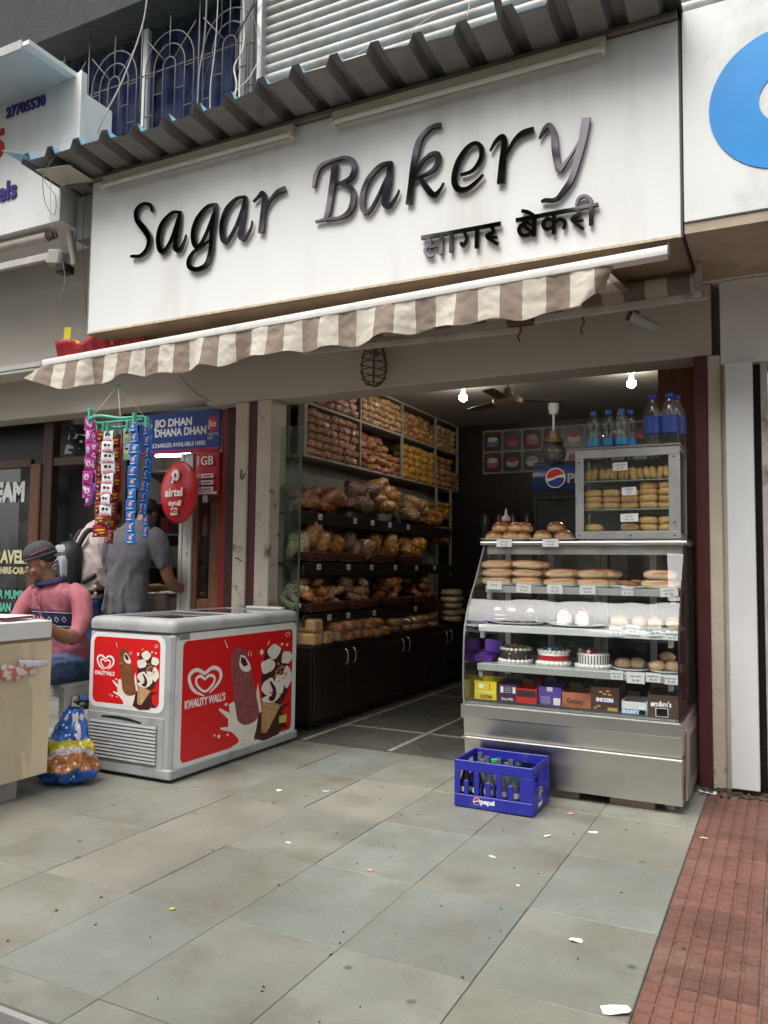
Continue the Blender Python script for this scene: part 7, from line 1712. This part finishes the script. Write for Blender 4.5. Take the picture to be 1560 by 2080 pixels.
m.build('collar', navyc, by, True, solid=.003)
HB = (-4.105, 3.455, 1.185)
hm_ = head(by, HB, math.radians(-38), math.radians(20), skin, 0, False, True, .92)
limb(hm_, [(-4.08, 3.53, 1.02), (-4.09, 3.50, 1.09), (-4.10, 3.475, 1.14)], [.056, .052, .054])
limb(hm_, [(-3.785, 3.44, .765), (-3.76, 3.36, .765), (-3.74, 3.24, .815), (-3.735, 3.15, .868)], [.046, .044, .034, .026])
hand(hm_, (-3.735, 3.15, .868), (-.35, -.9, .10), (-.2, 0, -1), 1, .45, -1)
limb(hm_, [(-4.235, 3.37, .80), (-4.22, 3.26, .84), (-4.16, 3.12, .885)], [.044, .036, .026])
hand(hm_, (-4.16, 3.12, .895), (.35, -.9, .05), (.2, 0, -1), 1, .45, 1)
fuse(hm_, 'skin', skin, by, .0055, 3)
# cap worn backwards
RC = Matrix.Translation((HB[0], HB[1], HB[2] + .014)) @ Matrix.Rotation(math.radians(-38), 4, 'Z') @ Matrix.Rotation(math.radians(20), 4, 'X') @ Matrix.Scale(.93, 4)
capm = M('charcoal_cap', (.045, .047, .055), .8, var=.15, vs=20, b=.1, bs=90)
m = MB(); m.grid(lambda u, v: RC @ V3((.084 * math.sin(2 * math.pi * u) * math.cos(v * 1.5), .012 - .104 * math.cos(2 * math.pi * u) * math.cos(v * 1.5), .045 + .092 * math.sin(v * 1.5) ** .9)), 28, 9)
m.grid(lambda u, v: RC @ V3((.0855 * math.sin(2 * math.pi * u), .012 - .106 * math.cos(2 * math.pi * u), .045 - .020 * v - .008 * math.cos(2 * math.pi * u) * 0)), 28, 2)
m.build('cap', capm, by, True, solid=.003)
m = MB(); m.grid(lambda u, v: RC @ V3((.066 * (u - .5) * 2 * (1 - .18 * v), .105 + .075 * v - .03 * (2 * u - 1) ** 2 * (1 - v * .2), .028 - .02 * v - .016 * (2 * u - 1) ** 2)), 12, 6); m.build('cap_peak', capm, by, True, solid=.003)
m = MB(); m.tube([RC @ V3((.0875 * math.sin(a), .012 - .1075 * math.cos(a), .062 + .010 * (a - 1.2))) for a in [1.0 + .1 * k for k in range(12)]], .003, 5); m.build('cap_stripe', M('red_stripe', (.4, .04, .07), .7), by)
h = MB(); h.blob((0, 0, 0), (.077, .085, .05), (0, 0, 0), 18, 8); h.v = [tuple(RC @ (V3(v) + V3((0, .028, .012)))) for v in h.v]; h.build('hair', hairm, by, True)
# jeans
jm = MB()
loft(jm, [((-4.02, 3.63, .60), .150, .118), ((-4.02, 3.63, .52), .170, .135), ((-4.02, 3.60, .475), .160, .13)], 20)
limb(jm, [(-3.94, 3.60, .545), (-3.90, 3.42, .56), (-3.885, 3.24, .55), (-3.89, 3.20, .46), (-3.91, 3.26, .25), (-3.93, 3.30, .08)], [.092, .088, .075, .070, .058, .060])
limb(jm, [(-4.10, 3.60, .545), (-4.15, 3.42, .55), (-4.18, 3.25, .54), (-4.18, 3.20, .45), (-4.18, 3.26, .25), (-4.18, 3.30, .08)], [.092, .088, .075, .070, .058, .060])
fuse(jm, 'jeans', jean, by, .009, 4, .014, (12, 12, 12))
for x in (-3.93, -4.18):
    MB().blob((x, 3.26, .035), (.042, .115, .035), seg=14, rings=8, flat=-.95).build('shoe', M('dark_shoe', (.03, .025, .02), .6), by, True)

# -- person in grey T-shirt, seen from behind, leaning to the shop counter
gp = empty('person', (-4.60, 4.72, 0), label='standing person in grey T-shirt seen from behind at the recharge shop', cat='person')
grey = M('grey_melange_cotton', (.105, .10, .115), .9, var=.12, vs=18, b=.12, bs=60)
gm_ = MB()
loft(gm_, [((-4.60, 4.70, .80), .190, .125), ((-4.60, 4.70, .92), .185, .125), ((-4.60, 4.70, 1.08), .180, .122), ((-4.60, 4.71, 1.22), .205, .125), ((-4.60, 4.73, 1.34), .222, .122), ((-4.60, 4.76, 1.43), .195, .105), ((-4.60, 4.79, 1.485), .110, .080), ((-4.60, 4.81, 1.51), .068, .062)], 24)
limb(gm_, [(-4.43, 4.76, 1.41), (-4.37, 4.77, 1.36), (-4.335, 4.79, 1.25), (-4.32, 4.81, 1.17)], [.085, .082, .076, .074])
limb(gm_, [(-4.77, 4.76, 1.41), (-4.835, 4.77, 1.36), (-4.87, 4.79, 1.24), (-4.88, 4.81, 1.15)], [.085, .082, .076, .074])
for k in range(3): gm_.tube([(-4.72 + .10 * k, 4.60, 1.12), (-4.70 + .08 * k, 4.575, .95), (-4.72 + .10 * k, 4.58, .82)], [.004, .014, .016], 6)
fuse(gm_, 'tshirt', grey, gp, .009, 6, .016, (8, 8, 4))
sk_ = head(gp, (-4.60, 4.90, 1.60), math.radians(180 + 8), math.radians(24), skin2, 0, True, False)
limb(sk_, [(-4.60, 4.80, 1.46), (-4.60, 4.84, 1.53), (-4.60, 4.87, 1.57)], [.060, .056, .056])
limb(sk_, [(-4.325, 4.80, 1.20), (-4.30, 4.83, 1.08), (-4.30, 4.92, 1.01), (-4.37, 5.12, 1.00), (-4.42, 5.26, 1.0)], [.050, .047, .046, .034, .026])
hand(sk_, (-4.42, 5.26, 1.0), (-.35, .9, -.15), (0, 0, -1), 1, .35, -1)
limb(sk_, [(-4.875, 4.80, 1.20), (-4.89, 4.83, 1.07), (-4.87, 4.93, 1.0), (-4.80, 5.12, .99), (-4.76, 5.26, 1.0)], [.050, .047, .046, .034, .026])
hand(sk_, (-4.76, 5.26, 1.0), (.3, .9, -.15), (0, 0, -1), 1, .35, 1)
fuse(sk_, 'skin', skin2, gp, .007, 3)
tm_ = MB()
loft(tm_, [((-4.60, 4.70, .95), .165, .115), ((-4.60, 4.70, .85), .172, .125), ((-4.60, 4.70, .78), .165, .12)], 20)
limb(tm_, [(-4.51, 4.70, .83), (-4.50, 4.71, .60), (-4.495, 4.73, .45), (-4.49, 4.70, .25), (-4.49, 4.69, .07)], [.092, .078, .066, .058, .058])
limb(tm_, [(-4.69, 4.70, .83), (-4.70, 4.71, .60), (-4.71, 4.73, .45), (-4.71, 4.70, .25), (-4.71, 4.69, .07)], [.092, .078, .066, .058, .058])
fuse(tm_, 'trousers', M('black_trousers', (.02, .02, .024), .85, var=.2), gp, .012, 4)
for x in (-4.49, -4.71): MB().blob((x, 4.74, .035), (.045, .125, .038), seg=14, rings=8, flat=-.9).build('shoe', M('dark_shoe', (.03, .025, .02), .6), gp, True)

# -- person in pale shirt with a backpack, seen from behind
pp = empty('person', (-5.27, 4.97, 0), label='standing person in pale pink shirt wearing a grey and black backpack', cat='person')
pale = M('pale_pink_shirt', (.58, .48, .47), .8, var=.07, vs=8, b=.2, bs=14)
pm2 = MB()
loft(pm2, [((-5.24, 4.90, .90), .165, .125, -.5), ((-5.24, 4.90, 1.05), .170, .130, -.5), ((-5.245, 4.91, 1.2), .185, .130, -.5), ((-5.25, 4.93, 1.33), .200, .125, -.5), ((-5.245, 4.96, 1.43), .175, .105, -.5), ((-5.235, 4.98, 1.49), .100, .080, -.5), ((-5.225, 5.0, 1.53), .068, .062, -.5)], 24)
limb(pm2, [(-5.10, 4.86, 1.41), (-5.05, 4.84, 1.34), (-5.035, 4.86, 1.20), (-5.04, 4.90, 1.08), (-5.0, 5.02, 1.0), (-4.97, 5.08, .99)], [.085, .080, .074, .068, .058, .048])
limb(pm2, [(-5.40, 5.03, 1.41), (-5.45, 5.06, 1.34), (-5.46, 5.10, 1.2), (-5.45, 5.14, 1.08), (-5.38, 5.20, 1.02)], [.085, .080, .072, .065, .050])
for k in range(5): pm2.tube([(-5.16 + .02 * k, 4.80 + .01 * k, 1.22 - .07 * k), (-5.07, 4.83, 1.14 - .05 * k)], [.008, .013], 6)
fuse(pm2, 'shirt', pale, pp, .009, 5, .020, (8, 8, 6))
m = MB()
for k in range(17):
    pass
m.grid(lambda u, v: (-5.228 + (.072 + .012 * v) * math.sin(6.283 * u), 4.995 - (.066 + .012 * v) * math.cos(6.283 * u), 1.545 - .045 * v), 24, 3); m.build('collar', pale, pp, True, solid=.003)
sk3 = head(pp, (-5.17, 5.09, 1.635), math.radians(180 - 30), math.radians(26), skin2, 0, True, False)
limb(sk3, [(-5.23, 4.99, 1.48), (-5.215, 5.02, 1.55), (-5.20, 5.05, 1.60)], [.060, .056, .056])
limb(sk3, [(-4.98, 5.06, .99), (-4.95, 5.14, 1.0)], [.034, .026]); hand(sk3, (-4.95, 5.14, 1.0), (.2, .9, -.1), (0, 0, -1), 1, .4, 1)
limb(sk3, [(-5.39, 5.19, 1.025), (-5.33, 5.24, 1.01)], [.034, .026]); hand(sk3, (-5.33, 5.24, 1.01), (.6, .6, -.1), (0, 0, -1), 1, .4, -1)
fuse(sk3, 'skin', skin2, pp, .007, 3)
tj = MB()
loft(tj, [((-5.24, 4.90, 1.0), .155, .118, -.5), ((-5.24, 4.90, .90), .165, .125, -.5), ((-5.24, 4.90, .82), .160, .12, -.5)], 20)
limb(tj, [(-5.16, 4.86, .87), (-5.15, 4.86, .62), (-5.15, 4.88, .45), (-5.15, 4.86, .2), (-5.15, 4.86, .07)], [.090, .076, .066, .058, .058])
limb(tj, [(-5.32, 4.95, .87), (-5.33, 4.96, .62), (-5.33, 4.98, .45), (-5.33, 4.96, .2), (-5.33, 4.96, .07)], [.090, .076, .066, .058, .058])
fuse(tj, 'jeans', M('mid_blue_denim', (.025, .07, .20), .85, var=.25, vs=9), pp, .010, 4, .012)
for x, y in ((-5.15, 4.90), (-5.33, 5.0)): MB().blob((x, y, .035), (.045, .125, .038), seg=14, rings=8, flat=-.9).build('shoe', M('dark_shoe', (.03, .025, .02), .6), pp, True)
MB().lathe([(.1, 0), (.102, .0), (.102, .035), (.1, .035)], 24, Matrix.Translation((-5.24, 4.90, .935)) @ Matrix.Rotation(-.5, 4, 'Z') @ Matrix.Diagonal((1.72, 1.30, 1, 1)), False).build('belt', M('black_belt', (.015, .015, .015), .5), pp, True)
bp_ = empty('backpack', (-5.36, 4.76, .95), label='grey and black backpack on the back of the pale shirted person', cat='backpack')
bkk = M('black_nylon', (.015, .015, .017), .6, var=.2, vs=20, b=.1, bs=60); bgr = M('pale_grey_nylon', (.34, .36, .38), .6, var=.12, vs=12, b=.1, bs=60)
aq = -.5
def BL(p): return Matrix.Translation((-5.31, 4.735, 1.16)) @ Matrix.Rotation(aq, 4, 'Z') @ V3(p)
def bblob(name, c, r_, mt, sq=.6):
    m = MB(); m.blob((0, 0, 0), r_, (0, 0, 0), 20, 14, .05, 6, 1, sq=sq); m.v = [tuple(BL(V3(v) + V3(c))) for v in m.v]; m.build(name, mt, bp_, True)
bblob('main_compartment', (0, .02, .0), (.150, .085, .215), bkk); bblob('front_pocket', (0, -.055, -.06), (.125, .050, .13), bkk); bblob('top_panel', (-.01, -.03, .10), (.125, .062, .085), bgr); bblob('side_panel', (.09, -.035, .0), (.05, .05, .11), bgr)
for k in range(3):
    m = MB(); m.tube([BL((-.08 + .03 * k, -.108, .02 - .03 * k)), BL((.06 + .01 * k, -.105, .05 - .03 * k))], .006, 6); m.build('stripe', bgr if k else inkwhite, bp_)
for s_ in (-1, 1):
    m = MB(); pts = catmull([BL((s_ * .10, .06, .17)), BL((s_ * .115, .13, .30)), BL((s_ * .115, .22, .275)), BL((s_ * .135, .29, .14)), BL((s_ * .155, .24, -.02)), BL((s_ * .14, .09, -.13))], 6)
    m.tube(pts, .022, 8); m.build('shoulder_strap', bkk, bp_, True)
m = MB(); m.tube(catmull([BL((-.03, .03, .21)), BL((-.02, .02, .26)), BL((.02, .02, .26)), BL((.03, .03, .21))], 5), .008, 6); m.build('grab_loop', bkk, bp_, True)
# ---------------------------------------------------------------- cables and cords
cordw = M('dirty_white_cord', (.50, .47, .42), .7, var=.15, vs=20); cordk = M('black_cable', (.02, .02, .02), .6); cordg = M('grey_cable', (.18, .18, .18), .6)
for pts, mt, rr, lab in (
    ([(-4.22, 4.40, 6.30), (-4.30, 4.40, 5.60), (-4.36, 4.40, 5.30), (-4.52, 4.38, 4.92), (-4.68, 4.36, 4.66), (-4.76, 4.36, 4.50)], cordw, .009, 'pale cord slanting down across the iron window grille'),
    ([(-3.72, 4.40, 6.3), (-3.75, 4.43, 5.2), (-3.79, 4.42, 4.8), (-3.78, 4.40, 4.42)], cordg, .010, 'twisted grey cable hanging at the right of the grille'),
    ([(-3.60, 4.40, 6.3), (-3.64, 4.42, 5.1), (-3.68, 4.42, 4.7), (-3.66, 4.40, 4.40)], cordw, .006, 'thin pale wire hanging right of the twisted cable'),
    ([(-3.72, 4.40, 6.3), (-3.60, 4.43, 5.2), (-3.74, 4.42, 4.75), (-3.72, 4.40, 4.40)], cordk, .005, 'thin black wire crossing the grille at the right'),
    ([(-3.46, 4.42, 6.2), (-3.46, 4.50, 5.3), (-3.44, 4.48, 4.95), (-3.50, 4.46, 4.80), (-3.46, 4.44, 4.62), (-3.50, 4.40, 4.35)], cordw, .011, 'knotted pale cord beside the corner post'),
    ([(-3.2, 4.5, 6.2), (-3.30, 4.52, 5.6), (-3.36, 4.50, 5.30), (-3.48, 4.48, 5.05), (-3.46, 4.46, 4.75)], cordk, .008, 'black cable curving round the corner post'),
    ([(-3.36, 4.55, 4.85), (-3.28, 4.35, 4.60), (-3.18, 4.1, 4.35), (-3.08, 3.85, 4.12)], cordw, .0045, 'thin string from the corner post to the canopy edge'),
    ([(-4.44, 3.74, 4.03), (-4.52, 3.70, 3.85), (-4.42, 3.72, 3.70), (-4.52, 3.80, 3.62), (-4.62, 3.80, 3.74), (-4.60, 3.76, 3.92), (-4.50, 3.74, 4.0)], cordg, .004, 'looped thin wire hanging from the left canopy corner'),
    ([(-4.52, 3.76, 3.9), (-4.55, 3.80, 3.6), (-4.58, 3.90, 3.45), (-4.62, 4.0, 3.25), (-4.72, 4.04, 3.12)], cordw, .003, 'thin string dangling past the neighbouring awning arm'),
    ([(-4.50, 4.05, 3.9), (-4.52, 4.06, 3.5), (-4.46, 4.04, 3.2), (-4.42, 4.03, 2.95)], cordk, .0035, 'thin dark wire running down beside the bakery sign'),
    ([(-4.05, 4.60, 2.62), (-3.98, 4.70, 2.50), (-3.86, 4.86, 2.42), (-3.74, 4.90, 2.44)], cordk, .004, 'dark wire sagging below the beam above the recharge sign'),
    ([(-1.33, 3.95, 4.55), (-1.40, 3.80, 4.30), (-1.42, 3.72, 4.05)], cordw, .004, 'thin string hanging from the rusty canopy bracket'),
    ([(-1.90, 4.5, 4.75), (-2.0, 4.2, 4.45), (-2.08, 3.9, 4.2), (-2.1, 3.75, 4.06)], cordw, .003, 'thin string slanting before the upper shutter')):
    o = MB().tube(catmull(pts, 8), rr * .62, 6).build('hanging_cord', mt, None, True); tag(o, lab, 'cord', 'cords and wires')

# ---------------------------------------------------------------- litter
def scrap(x, y, w, h, rz, lab, mt=paper, z=0):
    rq = random.Random(int(abs(x) * 1000 + abs(y) * 77)); m = MB(); n = 7
    rim_ = []
    for k in range(n):                                   # torn outline with a crease across the middle
        a = 2 * math.pi * (k + rq.uniform(-.25, .25)) / n
        rim_.append(((w / 2) * math.copysign(abs(math.cos(a)) ** .6, math.cos(a)), (h / 2) * math.copysign(abs(math.sin(a)) ** .6, math.sin(a)), .0022 + rq.random() ** 2 * .22 * min(w, h)))
    m.add([(rq.uniform(-.1, .1) * w, rq.uniform(-.1, .1) * h, .003 + rq.random() * .10 * min(w, h))] + rim_, [(0, 1 + k, 1 + (k + 1) % n) for k in range(n)])
    o = m.build('paper_scrap', mt, None, False, solid=.0006); o.location = (x, y, z); o.rotation_euler = (0, 0, rz); tag(o, lab, 'litter', 'litter on the pavement')
pinkp = M('pink_scrap', (.6, .28, .26), .7); yelp = M('yellow_scrap', (.65, .55, .05), .6)
scrap(-.432, 2.30, .085, .055, .35, 'largest white paper sheet, by the red tiles at the bottom')
scrap(-.623, 2.657, .045, .03, .2, 'crumpled white scrap on the slab above the bottom sheet')
scrap(-1.105, 3.24, .035, .014, -.3, 'short white strip on the middle slabs')
scrap(-.97, 3.602, .04, .016, .9, 'thin white scrap right of the blue crate front')
scrap(-.80, 3.749, .045, .022, .1, 'white oval scrap in front of the counter')
scrap(-.958, 3.973, .03, .022, .4, 'pinkish scrap close to the counter base', pinkp)
scrap(-2.416, 3.618, .035, .03, .5, 'round white scrap before the shop entrance, left one')
scrap(-2.197, 3.729, .05, .022, .6, 'bluish white scrap before the shop entrance, right one', M('bluish_scrap', (.6, .63, .72), .6))
scrap(-1.937, 2.973, .028, .014, 0, 'tiny white scrap left of the middle slabs')
scrap(-1.481, 2.866, .03, .022, .8, 'pink scrap at a slab joint in the middle', pinkp)
scrap(-1.921, 2.226, .022, .02, .3, 'yellow scrap on the left front slabs', yelp)
scrap(-.344, 3.916, .035, .008, .1, 'thin white strip on the red tiles', paper, .001)
scrap(-.392, 4.702, .10, .05, -.2, 'crumpled white paper at the foot of the right pillar')
scrap(-.921, 2.999, .014, .01, 0, 'tiny white fleck below the counter')
sp = MB(); q = random.Random(8)
for k in range(110):
    x, y = q.uniform(-3.4, -.4), q.uniform(1.7, 4.6); a = q.uniform(0, 6.28); L = q.uniform(.0012, .0055)
    sp.box(-L, L, -L * .4, L * .4, .0018, .0045, 0, Matrix.Translation((x, y, 0)) @ Matrix.Rotation(a, 4, 'Z'))
for k in range(40):
    x, y = q.uniform(-.38, .5), q.uniform(1.8, 4.6); a = q.uniform(0, 6.28); L = q.uniform(.0015, .006)
    sp.box(-L, L, -L * .4, L * .4, .0008, .0035, 0, Matrix.Translation((x, y, 0)) @ Matrix.Rotation(a, 4, 'Z'))
o = sp.build('dirt_flecks', M('dark_flecks', (.06, .045, .035), .9, var=.6, vs=3)); tag(o, 'tiny dark flecks of dirt and leaf bits on the pavement', 'dirt', kind='stuff')
# ---------------------------------------------------------------- street trees across the road (they show in the panes, letters and steel)
leafm = M('tree_leaves', (.055, .085, .028), .55, var=.4, vs=3, rv=.15)
barkm = M('tree_bark', (.10, .075, .055), .9, var=.3, vs=6, b=.5, bs=12)
def street_tree(x, y, h, seed, lab):
    rr = random.Random(seed)
    t = empty('street_tree', (x, y, -.14), label=lab, cat='tree', group='street trees across the road')
    tr = MB(); pts = catmull([(x, y, -.14), (x + rr.uniform(-.2, .2), y, h * .22), (x + rr.uniform(-.4, .4), y + rr.uniform(-.3, .3), h * .45), (x + rr.uniform(-.6, .6), y, h * .75)], 4)
    tr.tube(pts, [.28 - .22 * k / (len(pts) - 1) for k in range(len(pts))], 9)
    tips = []
    for k in range(9):
        b0 = pts[4 + k % 7]; a = k * 2.4 + rr.random(); L = rr.uniform(1.6, 3.2)
        e = b0 + Vector((math.cos(a) * L, math.sin(a) * L, rr.uniform(.8, 2.4)))
        tr.tube(catmull([b0, (b0 + e) / 2 + Vector((0, 0, .3)), e], 3), [.09, .08, .07, .06, .045, .035, .02], 6); tips.append(e)
    tr.build('trunk', barkm, t, True)
    cr = MB(); tips += [Vector((x + rr.gauss(0, 1.5), y + rr.gauss(0, 1.5), h * rr.uniform(.45 if h > 14 else .5, 1))) for _ in range(34 if h > 14 else 18)]
    vs, fs = [], []
    for c in tips:
        R_ = rr.uniform(.8, 1.5)
        for _ in range(230):
            d = Vector((rr.gauss(0, 1), rr.gauss(0, 1), rr.gauss(0, .75))); d = d.normalized() * R_ * rr.random() ** .5
            p = c + d; u_ = Vector((rr.gauss(0, 1), rr.gauss(0, 1), rr.gauss(0, .6))).normalized(); v_ = u_.orthogonal().normalized()
            s = rr.uniform(.13, .26); k = len(vs)
            vs += [p - u_ * s, p + v_ * s * .5, p + u_ * s, p - v_ * s * .5]; fs.append((k, k + 1, k + 2, k + 3))
    cr.add(vs, fs); cr.build('crown', leafm, t)
for k, (x, y, h) in enumerate(((-21, -8, 18), (-17.4, -8, 18.5), (-14.4, -8.5, 18), (-4.7, -8, 11.5), (-.6, -8.5, 11), (3.4, -8, 11.5), (8, -9, 10))):
    street_tree(x, y, h, k + 1, '%s street tree from the west in the row across the road' % ORD[k])

# unseen buildings over the road, added to cover bright low sky in reflections
for k, (x0, x1, h, c, lab) in enumerate(((-34, -15, 6.0, (.42, .37, .30), 'unseen cream two storey building across the road'), (-14.5, -2, 5.6, (.34, .31, .29), 'unseen grey two storey shop house across the road'), (-1.5, 14, 6.4, (.40, .30, .25), 'unseen reddish two storey block across the road'))):
    t = empty('opposite_building', ((x0 + x1) / 2, -17, -.14), label=lab, cat='building', group='buildings across the road')
    MB().box(x0, x1, -22, -17, -.14, h).build('wall', M('far_wall_%d' % k, c, .8, var=.12, vs=1), t)
    MB().box(x0 - .2, x1 + .2, -22.2, -16.6, h, h + .35, .03).build('roof_slab', greywall, t)
    n = int((x1 - x0) / 2.4)
    for i in range(n):
        cx = x0 + (i + .5) * (x1 - x0) / n
        MB().box(cx - .95, cx + .95, -16.99, -16.93, -.1, 2.5).build('shop_shutter', (shutterm, maroon, black)[i % 3], t)
        for z in [4.0 + 2.9 * f for f in range(1)]:
            if z + 1.3 > h: continue
            w_ = MB().box(cx - .6, cx + .6, -16.99, -16.95, z, z + 1.3).build('window', M('far_dark_glass', (.03, .035, .04), .15), t)
            MB().box(cx - .7, cx + .7, -16.98, -16.6, z + 1.35, z + 1.42).build('window_hood', greywall, w_)
